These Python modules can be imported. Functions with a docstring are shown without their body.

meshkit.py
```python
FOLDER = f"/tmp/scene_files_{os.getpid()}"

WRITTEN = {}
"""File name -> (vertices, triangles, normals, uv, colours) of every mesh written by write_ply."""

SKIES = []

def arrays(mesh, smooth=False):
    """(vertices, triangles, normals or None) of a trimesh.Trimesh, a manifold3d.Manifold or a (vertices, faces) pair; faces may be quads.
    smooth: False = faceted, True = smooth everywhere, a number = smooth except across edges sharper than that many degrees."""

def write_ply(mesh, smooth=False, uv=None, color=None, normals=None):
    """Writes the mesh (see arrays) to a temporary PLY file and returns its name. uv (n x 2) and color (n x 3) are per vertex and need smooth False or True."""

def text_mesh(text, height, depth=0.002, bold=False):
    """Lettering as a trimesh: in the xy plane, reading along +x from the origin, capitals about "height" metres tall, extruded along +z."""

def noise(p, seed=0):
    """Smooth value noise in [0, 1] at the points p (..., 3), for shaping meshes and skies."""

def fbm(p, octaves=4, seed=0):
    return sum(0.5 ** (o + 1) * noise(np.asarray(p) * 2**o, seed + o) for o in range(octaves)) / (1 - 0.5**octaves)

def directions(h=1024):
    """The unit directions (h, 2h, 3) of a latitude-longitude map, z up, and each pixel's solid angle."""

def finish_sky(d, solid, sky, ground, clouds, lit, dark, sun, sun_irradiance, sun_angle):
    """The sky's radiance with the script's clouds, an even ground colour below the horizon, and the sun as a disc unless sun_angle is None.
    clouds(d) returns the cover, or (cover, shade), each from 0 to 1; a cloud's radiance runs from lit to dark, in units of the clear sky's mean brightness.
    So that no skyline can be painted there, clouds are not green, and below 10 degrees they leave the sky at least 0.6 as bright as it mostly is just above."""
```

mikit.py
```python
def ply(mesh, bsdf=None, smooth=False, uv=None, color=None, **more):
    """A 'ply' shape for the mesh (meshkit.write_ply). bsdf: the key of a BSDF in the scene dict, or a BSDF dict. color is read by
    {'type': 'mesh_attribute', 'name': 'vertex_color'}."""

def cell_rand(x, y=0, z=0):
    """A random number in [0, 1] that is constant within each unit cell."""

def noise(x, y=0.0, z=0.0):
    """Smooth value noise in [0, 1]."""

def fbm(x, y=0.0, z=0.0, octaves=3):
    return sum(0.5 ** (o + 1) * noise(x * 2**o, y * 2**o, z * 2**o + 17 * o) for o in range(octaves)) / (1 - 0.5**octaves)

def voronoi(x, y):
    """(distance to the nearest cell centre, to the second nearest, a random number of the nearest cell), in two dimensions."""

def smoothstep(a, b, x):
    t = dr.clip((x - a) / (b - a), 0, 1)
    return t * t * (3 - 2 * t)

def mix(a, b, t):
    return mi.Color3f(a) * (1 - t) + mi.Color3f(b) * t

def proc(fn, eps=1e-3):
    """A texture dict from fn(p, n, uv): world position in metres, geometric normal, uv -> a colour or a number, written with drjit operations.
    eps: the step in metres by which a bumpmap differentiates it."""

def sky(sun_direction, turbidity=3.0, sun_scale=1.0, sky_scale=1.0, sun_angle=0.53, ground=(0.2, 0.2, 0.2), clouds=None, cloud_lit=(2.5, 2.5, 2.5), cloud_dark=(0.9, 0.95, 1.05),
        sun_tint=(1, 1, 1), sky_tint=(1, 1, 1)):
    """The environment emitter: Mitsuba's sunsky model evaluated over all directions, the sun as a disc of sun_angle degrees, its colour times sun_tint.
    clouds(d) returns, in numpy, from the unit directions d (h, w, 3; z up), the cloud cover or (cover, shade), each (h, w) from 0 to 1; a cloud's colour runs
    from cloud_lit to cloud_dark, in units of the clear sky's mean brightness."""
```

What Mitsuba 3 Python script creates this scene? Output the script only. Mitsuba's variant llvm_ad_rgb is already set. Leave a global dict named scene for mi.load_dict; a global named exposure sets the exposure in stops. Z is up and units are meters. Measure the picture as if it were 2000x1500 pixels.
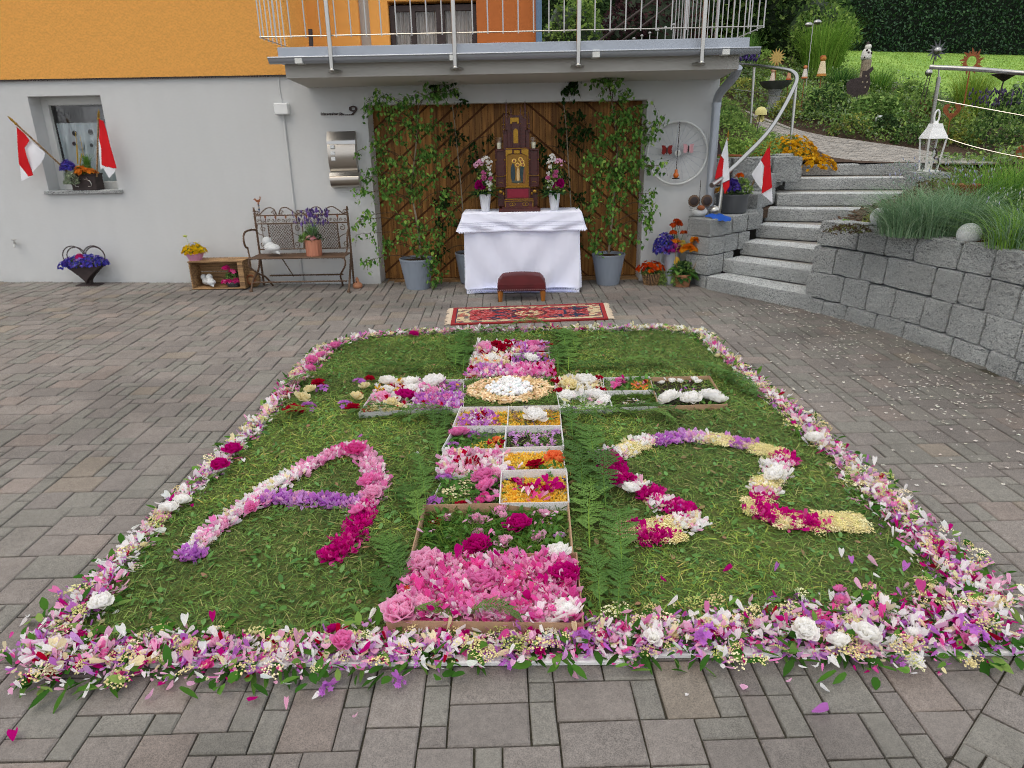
import math, numpy as np, trimesh, mitsuba as mi, drjit as dr, mikit, meshkit
from shapely.geometry import Polygon, Point, LineString, box as sbox
from shapely import affinity, union_all
from scipy.interpolate import RBFInterpolator
T = mi.ScalarTransform4f
N_, FB, SS, MX = mikit.noise, mikit.fbm, mikit.smoothstep, mikit.mix
scene, labels = {}, {}
# ---------------------------------------------------------------- camera, sky, exposure
exposure = 2.1
fw, up = [-0.01645, 0.9425, -0.33381], [0.01337, 0.33403, 0.94247]
scene['camera'] = {'type': 'perspective', 'fov': 71.5817, 'fov_axis': 'x', 'near_clip': 0.05, 'far_clip': 600.0,
                   'to_world': T().look_at(origin=[0, 0, 1.65], target=[fw[0], fw[1], 1.65 + fw[2]], up=up)}
scene['sky'] = mikit.sky((-0.25, -0.45, 0.8), turbidity=4, sun_scale=0.16, sun_angle=35, clouds=lambda d: 1.0,
                         cloud_lit=(2.45, 2.5, 2.6), cloud_dark=(0.9, 0.95, 1.05))
# ---------------------------------------------------------------- helpers
rng = np.random.default_rng(7)
A = np.array
def lin(c):
    if isinstance(c, str):
        c = A([int(c[i:i + 2], 16) for i in (1, 3, 5)]) / 255.
    c = np.asarray(c, float)
    return np.where(c <= 0.04045, c / 12.92, ((c + 0.055) / 1.055) ** 2.4)
def tup(c): return tuple(float(x) for x in c)
def nkey(name):
    if name not in scene and name not in labels and not any(k.startswith(name + '__') for k in scene): return name
    i = 1
    while True:
        k = f'{name}_{i:03d}'
        if k not in scene and k not in labels and k not in USED: return k
        i += 1
USED, COUNT = set(), {}
def uname(name):
    i = COUNT.get(name, 0); COUNT[name] = i + 1
    return name if i == 0 else f'{name}_{i:03d}'
def thing(name, label, cat, group=None, kind=None):
    k = uname(name); d = labels[k] = {'label': label, 'category': cat}
    if group: d['group'] = group
    if kind: d['kind'] = kind
    return k
def put(name, m, bsdf, parent=None, smooth=False, kind=None, col=None, label=None, cat=None, group=None, uv=None):
    """One mesh of the scene: m = (V, F) or (V, F, C)."""
    k = uname(parent + '__' + name if parent else name)
    V, F = np.asarray(m[0], float), np.asarray(m[1], int)
    if F.shape[1] == 4: F = np.vstack([F[:, [0, 1, 2]], F[:, [0, 2, 3]]])
    C = m[2] if len(m) > 2 else None
    if bsdf.startswith('vc') and C is None: C = A(lin(col if col is not None else '#808080'))
    if C is not None and bsdf.startswith('vc'):
        C = np.asarray(C, float)
        if C.ndim == 1: C = np.tile(C, (len(V), 1))
    else: C = None
    if smooth not in (True, False) and (C is not None or uv is not None): smooth = True
    scene[k] = mikit.ply(trimesh.Trimesh(V, F, process=False), bsdf, smooth=smooth, uv=uv, color=C)
    d = {}
    for a, b in (('kind', kind), ('label', label), ('category', cat), ('group', group)):
        if b: d[a] = b
    if d: labels[k] = d
    return k
def tri(F):
    F = np.asarray(F, int)
    return np.vstack([F[:, [0, 1, 2]], F[:, [0, 2, 3]]]) if F.shape[1] == 4 else F
def join(ms):
    V, F, C, o = [], [], [], 0
    for m in ms:
        V.append(m[0]); F.append(tri(m[1]) + o); o += len(m[0])
        if len(m) > 2:
            c = np.asarray(m[2], float); C.append(np.tile(c, (len(m[0]), 1)) if c.ndim == 1 else c)
    return (np.vstack(V), np.vstack(F)) + ((np.vstack(C),) if len(C) == len(ms) else ())
def cd(m, c): return (m[0], m[1], A(lin(c)))
def cb(x0, y0, z0, x1, y1, z1, ch=0.004):
    """Box with chamfered edges."""
    ch = min(ch, (x1 - x0) * .3, (y1 - y0) * .3, (z1 - z0) * .3)
    p = []
    for x, sx in ((x0, 1), (x1, -1)):
        for y, sy in ((y0, 1), (y1, -1)):
            for z, sz in ((z0, 1), (z1, -1)):
                p += [(x + sx * ch, y + sy * ch, z), (x + sx * ch, y, z + sz * ch), (x, y + sy * ch, z + sz * ch)]
    h = trimesh.convex.convex_hull(A(p), qhull_options='QJ Pp')
    return A(h.vertices), A(h.faces)
def bx(x0, y0, z0, x1, y1, z1):
    v = A([[x, y, z] for x in (x0, x1) for y in (y0, y1) for z in (z0, z1)], float)
    f = A([[0, 1, 3], [0, 3, 2], [4, 6, 7], [4, 7, 5], [0, 4, 5], [0, 5, 1], [2, 3, 7], [2, 7, 6], [0, 2, 6], [0, 6, 4], [1, 5, 7], [1, 7, 3]])
    return v, f
def tube(pts, r, n=8, cap=True):
    pts = np.asarray(pts, float); k = len(pts); r = np.broadcast_to(r, (k,)).astype(float)
    t = np.gradient(pts, axis=0); t /= np.linalg.norm(t, axis=1, keepdims=True) + 1e-12
    u = np.cross(t[0], [0, 0, 1.]); u = u if np.linalg.norm(u) > .1 else np.cross(t[0], [0, 1., 0])
    a = np.arange(n) * 2 * np.pi / n; V = []
    for i in range(k):
        u = u - t[i] * (u @ t[i]); u /= np.linalg.norm(u); w = np.cross(t[i], u)
        V.append(pts[i] + r[i] * (np.cos(a)[:, None] * u + np.sin(a)[:, None] * w))
    V = np.vstack(V); F = []
    for i in range(k - 1):
        for j in range(n):
            b, c = i * n + j, i * n + (j + 1) % n
            F += [(b, c, c + n), (b, c + n, b + n)]
    if cap:
        V = np.vstack([V, pts[0], pts[-1]])
        for j in range(n):
            F += [(k * n, (j + 1) % n, j), (k * n + 1, (k - 1) * n + j, (k - 1) * n + (j + 1) % n)]
    return V, A(F)
def spl(pts, n=24):
    """Smooth curve through pts (Catmull-Rom)."""
    p = np.asarray(pts, float); p = np.vstack([2 * p[0] - p[1], p, 2 * p[-1] - p[-2]]); out = []
    m = len(p) - 3; per = max(2, n // m)
    for i in range(m):
        a, b, c, d = p[i:i + 4]
        for s in np.linspace(0, 1, per, endpoint=False):
            out.append(.5 * (2 * b + (c - a) * s + (2 * a - 5 * b + 4 * c - d) * s * s + (3 * b - a - 3 * c + d) * s ** 3))
    return A(out + [p[-2]])
def lathe(prof, n=24, at=(0, 0, 0), sx=1, sy=1):
    prof = np.asarray(prof, float); a = np.arange(n) * 2 * np.pi / n; k = len(prof)
    V = np.stack([np.outer(prof[:, 0], np.cos(a)) * sx, np.outer(prof[:, 0], np.sin(a)) * sy, np.repeat(prof[:, 1:2], n, 1)], -1).reshape(-1, 3) + at
    F = []
    for i in range(k - 1):
        for j in range(n):
            b, c = i * n + j, i * n + (j + 1) % n
            F += [(b, c, c + n), (b, c + n, b + n)]
    return V, A(F)
def ball(r, at=(0, 0, 0), s=(1, 1, 1), sub=2):
    m = trimesh.creation.icosphere(subdivisions=sub)
    return A(m.vertices) * r * A(s) + at, A(m.faces)
def ext(poly, h, at=(0, 0, 0), up='z'):
    """Extrude a shapely polygon by h; up='y': the polygon lies in xz and is pushed along +y."""
    gs = [g for g in getattr(poly, 'geoms', [poly]) if g.area > 1e-9]; ms = []
    for g in gs:
        m = trimesh.creation.extrude_polygon(g, h, engine='earcut'); V, F = A(m.vertices), A(m.faces)
        if up == 'y': V = np.stack([V[:, 0], V[:, 2], V[:, 1]], 1); F = F[:, ::-1]
        ms.append((V, F))
    V, F = join(ms)
    return V + at, F
def eul(yaw, pitch, roll):
    yaw, pitch, roll = np.broadcast_arrays(*map(np.atleast_1d, (yaw, pitch, roll))); o, l = np.zeros(yaw.shape), np.ones(yaw.shape)
    def m(a): return np.moveaxis(A(a), -1, 0)
    c, s = np.cos, np.sin
    Rz = m([[c(yaw), -s(yaw), o], [s(yaw), c(yaw), o], [o, o, l]]); Rx = m([[l, o, o], [o, c(pitch), -s(pitch)], [o, s(pitch), c(pitch)]])
    Ry = m([[c(roll), o, s(roll)], [o, l, o], [-s(roll), o, c(roll)]])
    return Rz @ Rx @ Ry
def scat(t, pos, R=None, s=1., col=None):
    """Copies of template t = (V, F[, shade per vertex]) as one mesh."""
    V, F = np.asarray(t[0], float), tri(t[1]); pos = np.asarray(pos, float); n = len(pos)
    s = np.asarray(s, float); s = np.broadcast_to(s[:, None] if s.ndim == 1 else s, (n, 3))
    W = V[None] * s[:, None, :]
    if R is not None: W = np.einsum('nij,nkj->nki', R, W)
    W = W + pos[:, None]
    Fs = (F[None] + (np.arange(n) * len(V))[:, None, None]).reshape(-1, 3)
    if col is None: return W.reshape(-1, 3), Fs
    C = np.broadcast_to(np.asarray(col, float).reshape(-1, 1, 3), (n, len(V), 3))
    if len(t) > 2: C = C * np.asarray(t[2])[None, :, None] if np.ndim(t[2]) == 1 else C * np.asarray(t[2])[None]
    return W.reshape(-1, 3), Fs, C.reshape(-1, 3)
def xf(m, at=(0, 0, 0), rz=0., s=1., R=None):
    V = np.asarray(m[0], float) * s
    R = eul(rz, 0, 0)[0] if R is None else R
    return (V @ R.T + A(at, float), m[1]) + tuple(m[2:])
def pick(n, pal, r=None):
    """n random colours from pal = [(hex, weight), ...] with a little variation."""
    r = r or rng; c = A([lin(a) for a, _ in pal]); w = A([b for _, b in pal], float)
    k = c[r.choice(len(c), n, p=w / w.sum())]
    return np.clip(k * r.uniform(.8, 1.12, (n, 1)) * r.uniform(.95, 1.05, (n, 3)), 0, .96)
def grid(fx, nu, nv):
    """(V, F) of a nu x nv grid, fx(u, v) -> (..., 3)."""
    u, v = np.meshgrid(np.linspace(0, 1, nu), np.linspace(0, 1, nv), indexing='ij')
    V = np.asarray(fx(u, v)); V = V.reshape(-1, 3)
    i, j = np.meshgrid(np.arange(nu - 1), np.arange(nv - 1), indexing='ij'); a = (i * nv + j).ravel()
    return V, np.stack([a, a + nv, a + nv + 1, a + 1], 1)
# ---------------------------------------------------------------- materials
def two(b): return {'type': 'twosided', 'bsdf': b}
def tex(f, eps=1e-3): return mikit.proc(f, eps)
def rgb(c): return {'type': 'rgb', 'value': tup(lin(c))}
def pr(name, base, rough=.6, bump=None, scale=1., **k):
    b = {'type': 'principled', 'base_color': base if isinstance(base, dict) else rgb(base), 'roughness': rough, **k}
    if bump is not None: b = {'type': 'bumpmap', 'arbitrary': bump, 'scale': scale, 'bsdf': b}
    scene[name] = two(b)
VCOL = {'type': 'mesh_attribute', 'name': 'vertex_color'}
pr('vc', VCOL, .75, specular=.25)
scene['vc_petal'] = {'type': 'principledthin', 'base_color': VCOL, 'roughness': .6, 'diff_trans': .9, 'spec_trans': 0.0, 'eta': 1.25}
pr('vc_cut', VCOL, .6, specular=.3)
scene['vc_leaf'] = {'type': 'principledthin', 'base_color': VCOL, 'roughness': .5, 'diff_trans': .7, 'spec_trans': 0.0, 'eta': 1.4}
pr('vc_gloss', VCOL, .25, specular=.5)
def c3(c): return mi.Color3f(*tup(lin(c)))
def f_paver(p, n, uv):
    g = N_(p.x * 420, p.y * 420, p.z * 300); g2 = FB(p.x * 60, p.y * 60, p.z * 9)
    t = uv.x
    a = MX(c3('#7f7a76'), c3('#857f7a'), SS(.2, .5, t)); a = MX(a, c3('#7f7d77'), SS(.6, .68, t)); a = MX(a, c3('#887f79'), SS(.78, .84, t)); a = MX(a, c3('#877f75'), SS(.93, .96, t))
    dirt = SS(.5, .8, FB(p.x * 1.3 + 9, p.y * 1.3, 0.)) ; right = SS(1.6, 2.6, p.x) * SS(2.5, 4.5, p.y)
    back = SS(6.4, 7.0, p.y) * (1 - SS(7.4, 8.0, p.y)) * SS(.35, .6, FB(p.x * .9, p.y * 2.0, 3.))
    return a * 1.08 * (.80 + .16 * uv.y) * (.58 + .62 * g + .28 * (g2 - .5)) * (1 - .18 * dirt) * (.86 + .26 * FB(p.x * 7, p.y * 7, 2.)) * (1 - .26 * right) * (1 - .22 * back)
pr('m_paver', tex(f_paver), .85, tex(lambda p, n, uv: N_(p.x * 260, p.y * 260, p.z * 260) + .6 * N_(p.x * 90, p.y * 90, p.z * 90), 2e-3), .0012, specular=.3)
pr('m_joint', tex(lambda p, n, uv: MX(c3('#38332c'), c3('#3f3e31'), N_(p.x * 6, p.y * 6)) * (.6 + .7 * N_(p.x * 200, p.y * 200))), .95)
def f_granite(p, n, uv):
    g = N_(p.x * 190, p.y * 190, p.z * 190); h = N_(p.x * 90 + 5, p.y * 90, p.z * 90); l = FB(p.x * 3, p.y * 3, p.z * 3)
    c = MX(c3('#74797b'), c3('#a7aaa9'), SS(.3, .7, g)); c = MX(c, c3('#3e4144'), SS(.66, .8, h) * .75); c = MX(c, c3('#bcbdb9'), SS(.72, .85, N_(p.x * 140, p.y * 140 + 9, p.z * 140)) * .6)
    return c * 1.25 * (.68 + .5 * l) * (.86 + .22 * uv.x)
pr('m_granite', tex(f_granite), .8, tex(lambda p, n, uv: FB(p.x * 45, p.y * 45, p.z * 45) + .4 * N_(p.x * 150, p.y * 150, p.z * 150), 3e-3), .045)
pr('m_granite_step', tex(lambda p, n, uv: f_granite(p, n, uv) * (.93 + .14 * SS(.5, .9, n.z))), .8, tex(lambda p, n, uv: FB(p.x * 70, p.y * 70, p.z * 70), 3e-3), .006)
pr('m_stucco_orange', tex(lambda p, n, uv: c3('#e6a653') * .97 * (.80 + .4 * FB(p.x * 75, p.y * 75, p.z * 75))), .9,
   tex(lambda p, n, uv: FB(p.x * 85 + 3, p.y * 85, p.z * 85, 3), 2e-3), .018)
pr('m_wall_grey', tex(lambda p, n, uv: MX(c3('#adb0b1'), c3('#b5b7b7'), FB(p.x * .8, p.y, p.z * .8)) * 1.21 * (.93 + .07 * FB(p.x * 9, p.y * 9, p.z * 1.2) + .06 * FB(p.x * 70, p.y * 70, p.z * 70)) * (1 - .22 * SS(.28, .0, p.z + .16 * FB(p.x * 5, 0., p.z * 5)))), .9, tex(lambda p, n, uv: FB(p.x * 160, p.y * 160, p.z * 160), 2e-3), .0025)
pr('m_soffit', tex(lambda p, n, uv: c3('#b0afaa') * .95 * (.9 + .15 * FB(p.x * 2, p.y * 2, p.z * 2))), .9)
pr('m_orange_smooth', tex(lambda p, n, uv: c3('#e3a352') * .97 * (.92 + .12 * FB(p.x * 12, p.y * 12, p.z * 12))), .85)
pr('m_orange_shaded', tex(lambda p, n, uv: c3('#ac6029') * (.92 + .12 * FB(p.x * 6, p.y * 6, p.z * 6))), .8)  # shade on this wall plane is put into the darker orange
def f_wood(p, n, uv):
    g = FB(p.x * 60 + uv.x * 40, uv.x * 17., p.z * 2.2 + uv.y * 9, 3); k = N_(p.x * 14 + uv.x * 9, uv.y * 30, p.z * 5)
    return MX(c3('#7d5327'), c3('#b07c3f'), SS(.25, .75, g)) * (.75 + .4 * uv.x) * (1 - .25 * SS(.75, .9, k))
pr('m_plank', tex(f_wood), .55, specular=.3)
pr('m_plank_back', '#3a2413', .8)
def f_crate(p, n, uv):
    g = FB(p.x * 8, p.y * 50, p.z * 70, 3)
    return MX(c3('#6b5238'), c3('#a5835b'), SS(.25, .75, g))
pr('m_crate', tex(f_crate), .75)
pr('m_steel', '#b9b8b4', .28, metallic=1.0)
pr('m_steel_bright', '#a9a9a8', .25, metallic=1.0)
pr('m_zinc', tex(lambda p, n, uv: c3('#a9b0ba') * (.92 + .14 * FB(p.x * 5, p.y * 5, p.z * 5))), .42, metallic=.55)
pr('m_inox_box', tex(lambda p, n, uv: c3('#b7b1a8') * (.94 + .1 * N_(p.x * 3, p.y * 400, p.z * 500))), .3, metallic=1.0)
pr('m_iron', tex(lambda p, n, uv: MX(c3('#4a3a30'), c3('#6f5744'), FB(p.x * 40, p.y * 40, p.z * 40))), .6, metallic=.35)
pr('m_iron_dark', tex(lambda p, n, uv: MX(c3('#2e2826'), c3('#45393a'), FB(p.x * 30, p.y * 30, p.z * 30))), .55, metallic=.4)
pr('m_rust', tex(lambda p, n, uv: MX(c3('#6a3a22'), c3('#9a5a34'), FB(p.x * 25, p.y * 25, p.z * 25))), .85)
pr('m_terracotta', tex(lambda p, n, uv: MX(c3('#9a6246'), c3('#bf8a68'), FB(p.x * 22, p.y * 22, p.z * 22))), .8)
pr('m_copper', tex(lambda p, n, uv: c3('#d9957a') * (.9 + .2 * N_(p.x * 60, p.y * 60, 0.))), .35, metallic=.6)
pr('m_glass_dark', '#101412', .05, specular=.6)
scene['m_glass'] = {'type': 'thindielectric', 'int_ior': 1.28}
pr('m_white_plastic', '#dcdfe0', .35)
pr('m_white_frame', '#c9ccca', .35)
pr('m_cloth', tex(lambda p, n, uv: c3('#e0e4f5') * (.97 + .04 * N_(p.x * 300, p.y * 300, p.z * 300))), .85, tex(lambda p, n, uv: N_(p.x * 500, p.y * 500, p.z * 500), 1e-3), .0003, sheen=.4)
pr('m_velvet', tex(lambda p, n, uv: MX(c3('#3a090d'), c3('#571117'), FB(p.x * 14, p.y * 14, p.z * 14))), .85, sheen=1.0)
pr('m_soil', tex(lambda p, n, uv: MX(c3('#2b2019'), c3('#4b3a2c'), FB(p.x * 40, p.y * 40, p.z * 40))), .95, tex(lambda p, n, uv: FB(p.x * 60, p.y * 60, p.z * 60), 3e-3), .02)
pr('m_cardboard', tex(lambda p, n, uv: c3('#a5876c') * (.9 + .2 * N_(p.x * 20, p.y * 20, p.z * 20))), .8)
pr('m_box_white', tex(lambda p, n, uv: c3('#d2d3d4') * (.94 + .1 * N_(p.x * 9, p.y * 9, p.z * 30))), .5)
pr('m_stone_white', tex(lambda p, n, uv: c3('#c4c8c9') * (.82 + .3 * FB(p.x * 60, p.y * 60, p.z * 60))), .8)
pr('m_pot_grey', tex(lambda p, n, uv: c3('#828c99') * (.95 + .08 * N_(p.x * 40, p.y * 40, p.z * 8))), .4)
pr('m_pot_dark', tex(lambda p, n, uv: c3('#55585c') * (.8 + .35 * FB(p.x * 10, p.y * 10, p.z * 3))), .4, metallic=.3)
pr('m_gold', tex(lambda p, n, uv: c3('#a8812f') * (.7 + .5 * N_(p.x * 150, p.y * 150, p.z * 150))), .38, metallic=.7)
pr('m_shrine', tex(lambda p, n, uv: MX(c3('#2f1212'), c3('#54201c'), FB(p.x * 20, p.y * 20, p.z * 60))), .4)
pr('m_bark', tex(lambda p, n, uv: MX(c3('#5a4c3c'), c3('#a99f8b'), FB(p.x * 60, p.y * 60, p.z * 25))), .8)
def f_lawn(p, n, uv):
    g = FB(p.x * 2.2, p.y * 1.1, 0.); h = N_(p.x * 90, p.y * 40, p.z * 50)
    return MX(c3('#6f9440'), c3('#87a850'), SS(.25, .75, g)) * (.85 + .3 * h)
pr('m_lawn', tex(f_lawn), .9, tex(lambda p, n, uv: N_(p.x * 70, p.y * 40, p.z * 40), 5e-3), .03)
def f_path(p, n, uv): return MX(c3('#777571'), c3('#8c8780'), FB(p.x * 14, p.y * 14, 0.)) * (.8 + .35 * uv.x)
pr('m_path', tex(f_path), .85)
pr('m_mat', tex(lambda p, n, uv: MX(c3('#3f4a1c'), c3('#5c662c'), FB(p.x * 9, p.y * 9, 0.)) * (.55 + .7 * N_(p.x * 120, p.y * 120))), .9)
# ---------------------------------------------------------------- ground, driveway
WY = 8.18
def zg(x, y): return 0.022 * np.maximum(0., -x - 1) * np.clip((y - 2) / 6, 0, 1)
gx = np.concatenate([[-300, -60, -20], np.arange(-12, 4.6, .25), [8, 25, 80, 300]]); gy = np.concatenate([[-300, -60, -15], np.arange(-5, 9.6, .25), [40, 300]])
GX, GY = np.meshgrid(gx, gy, indexing='ij'); gz = np.where(GY > 12, 0, zg(np.clip(GX, -12, 99), GY)) - .012
nu, nv = GX.shape; ii, jj = np.meshgrid(np.arange(nu - 1), np.arange(nv - 1), indexing='ij'); aa = (ii * nv + jj).ravel()
put('ground', (np.stack([GX, GY, gz], -1).reshape(-1, 3), np.stack([aa, aa + nv, aa + nv + 1, aa + 1], 1)), 'm_joint', kind='structure', label='dark jointing ground under the paved driveway')
WC = spl([(2.67, 6.74), (2.86, 6.37), (3.01, 6.0), (3.24, 5.23), (3.34, 4.5), (3.33, 3.7), (3.2, 2.9)], 60)   # foot of the curved wall
def pav_mesh(poly, z, ch=.006, h=.03):
    c = A(poly.exterior.coords)[:-1]; c = c + rp.normal(0, .0011, c.shape)
    if Polygon(c).exterior.is_ccw is False: c = c[::-1]
    ctr = A(poly.centroid.coords[0]); n = len(c); d = ctr - c; d /= np.linalg.norm(d, axis=1, keepdims=True); ins = c + d * ch * 1.4
    r0 = np.c_[c, np.full(n, -h)]; r1 = np.c_[c, np.full(n, -ch * .8)]; r2 = np.c_[ins, np.zeros(n)]
    V = np.vstack([r0, r1, r2]); V[:, 2] += z; F = []
    for i in range(n):
        j = (i + 1) % n
        F += [(i, j, n + j), (i, n + j, n + i), (n + i, n + j, 2 * n + j), (n + i, 2 * n + j, 2 * n + i)]
    F += [(2 * n, 2 * n + i, 2 * n + i + 1) for i in range(1, n - 1)]
    return V, A(F)
def layout(nx, ny, u, r, sizes, w):
    occ = np.zeros((nx, ny), bool); out = []; sizes = A(sizes); w = A(w, float)
    for j in range(ny):
        for i in range(nx):
            if occ[i, j]: continue
            for k in r.choice(len(sizes), len(sizes), replace=False, p=w / w.sum()):
                a, b = sizes[k]
                if i + a <= nx and j + b <= ny and not occ[i:i + a, j:j + b].any():
                    occ[i:i + a, j:j + b] = True; out.append((i * u, j * u, (i + a) * u, (j + b) * u)); break
    return out
S1 = [(3, 2), (2, 3), (2, 2), (3, 3), (2, 1), (1, 2), (1, 1)]
rp = np.random.default_rng(3)
seam0, seamd = A([1.59, 1.91]), A([.73, .684]); seamn = A([seamd[1], -seamd[0]])
def half(sign):
    a, b = seam0 - seamd * 9, seam0 + seamd * 9; o = seamn * 14 * sign + 0
    e = seamn * .003 * sign
    return Polygon([a + e, b + e, b + o, a + o])
HA, HB = half(-1), half(1)
curve = Polygon(list(map(tuple, WC[:, :2])) + [(9, 2.9), (9, 6.74)])
carpet_in = Polygon([(-1.35, 2.05), (1.35, 2.2), (1.3, 5.75), (-1.35, 5.6)])
dy = 'driveway'; big, rest = [], []
fwd3 = A(fw); rt3 = np.cross(fwd3, up); rt3 /= np.linalg.norm(rt3)
cells = layout(150, 122, .0815, rp, S1, [19, 15, 25, 2.5, 17, 11, 7])
PA = []
ca, sa = math.cos(math.radians(1.8)), math.sin(math.radians(1.8))
for x0, y0, x1, y1 in cells:
    g = .003; p = Polygon([(x0 + g, y0 + g), (x1 - g, y0 + g), (x1 - g, y1 - g), (x0 + g, y1 - g)])
    p = affinity.affine_transform(p, [ca, -sa, sa, ca, -8.3, -1.3])
    c = p.centroid
    if c.y > WY + .33 or (c.y > WY + .05 and not -1.7 < c.x < 1.4) or c.x > 3.6 or curve.contains(c) or (c.x > 2.3 and c.y > 7.9): continue
    if carpet_in.contains(c): continue
    if not HA.contains(p):
        p = p.intersection(HA)
        if p.is_empty or p.area < 2e-4 or p.geom_type != 'Polygon': continue
    PA.append(p)
for x0, y0, x1, y1 in layout(40, 40, .0815, rp, S1, [19, 15, 25, 2.5, 17, 11, 7]):
    g = .003; p = Polygon([(x0 + g, y0 + g), (x1 - g, y0 + g), (x1 - g, y1 - g), (x0 + g, y1 - g)])
    t = math.radians(43.2); p = affinity.affine_transform(p, [math.cos(t), -math.sin(t), math.sin(t), math.cos(t), 2.4, -1.1])
    p = p.intersection(HB)
    if p.is_empty or p.area < 2e-4 or p.geom_type != 'Polygon' or curve.intersects(p): continue
    PA.append(p)
recs = []
for p in PA:
    c = A([p.centroid.x, p.centroid.y, 0.]); z = zg(c[0], c[1]) + rp.normal(0, .0009)
    m = pav_mesh(p, z); q = c - A([0, 0, 1.65]); dep = q @ fwd3; vx = (q @ rt3) / dep if dep > .2 else 9
    vy = (q @ A(up)) / dep if dep > .2 else 9
    vis = dep > .2 and abs(vx) < .74 and vy > -.58 and not Polygon([(-1.55, 1.9), (1.55, 2.0), (1.5, 5.9), (-1.6, 5.8)]).contains(Point(c[0], c[1]))
    small = p.area < .014
    uvx = rp.choice([rp.uniform(0, .6), rp.uniform(.66, .76)], p=[.25, .75]) if small else rp.choice([rp.uniform(0, .6), rp.uniform(.62, .76), rp.uniform(.82, .92), rp.uniform(.95, 1)], p=[.68, .14, .14, .04])
    recs.append((p.area / dep ** 3 if vis else 0, m, (uvx, rp.uniform(.25, 1))))
recs.sort(key=lambda r: -r[0])
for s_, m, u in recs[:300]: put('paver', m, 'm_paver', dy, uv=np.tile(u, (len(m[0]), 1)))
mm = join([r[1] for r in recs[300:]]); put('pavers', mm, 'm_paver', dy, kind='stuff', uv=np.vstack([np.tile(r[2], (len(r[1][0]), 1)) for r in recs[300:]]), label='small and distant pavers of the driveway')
labels[dy] = {'kind': 'structure', 'label': 'grey brown paved driveway of mixed rectangular pavers'}
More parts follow.
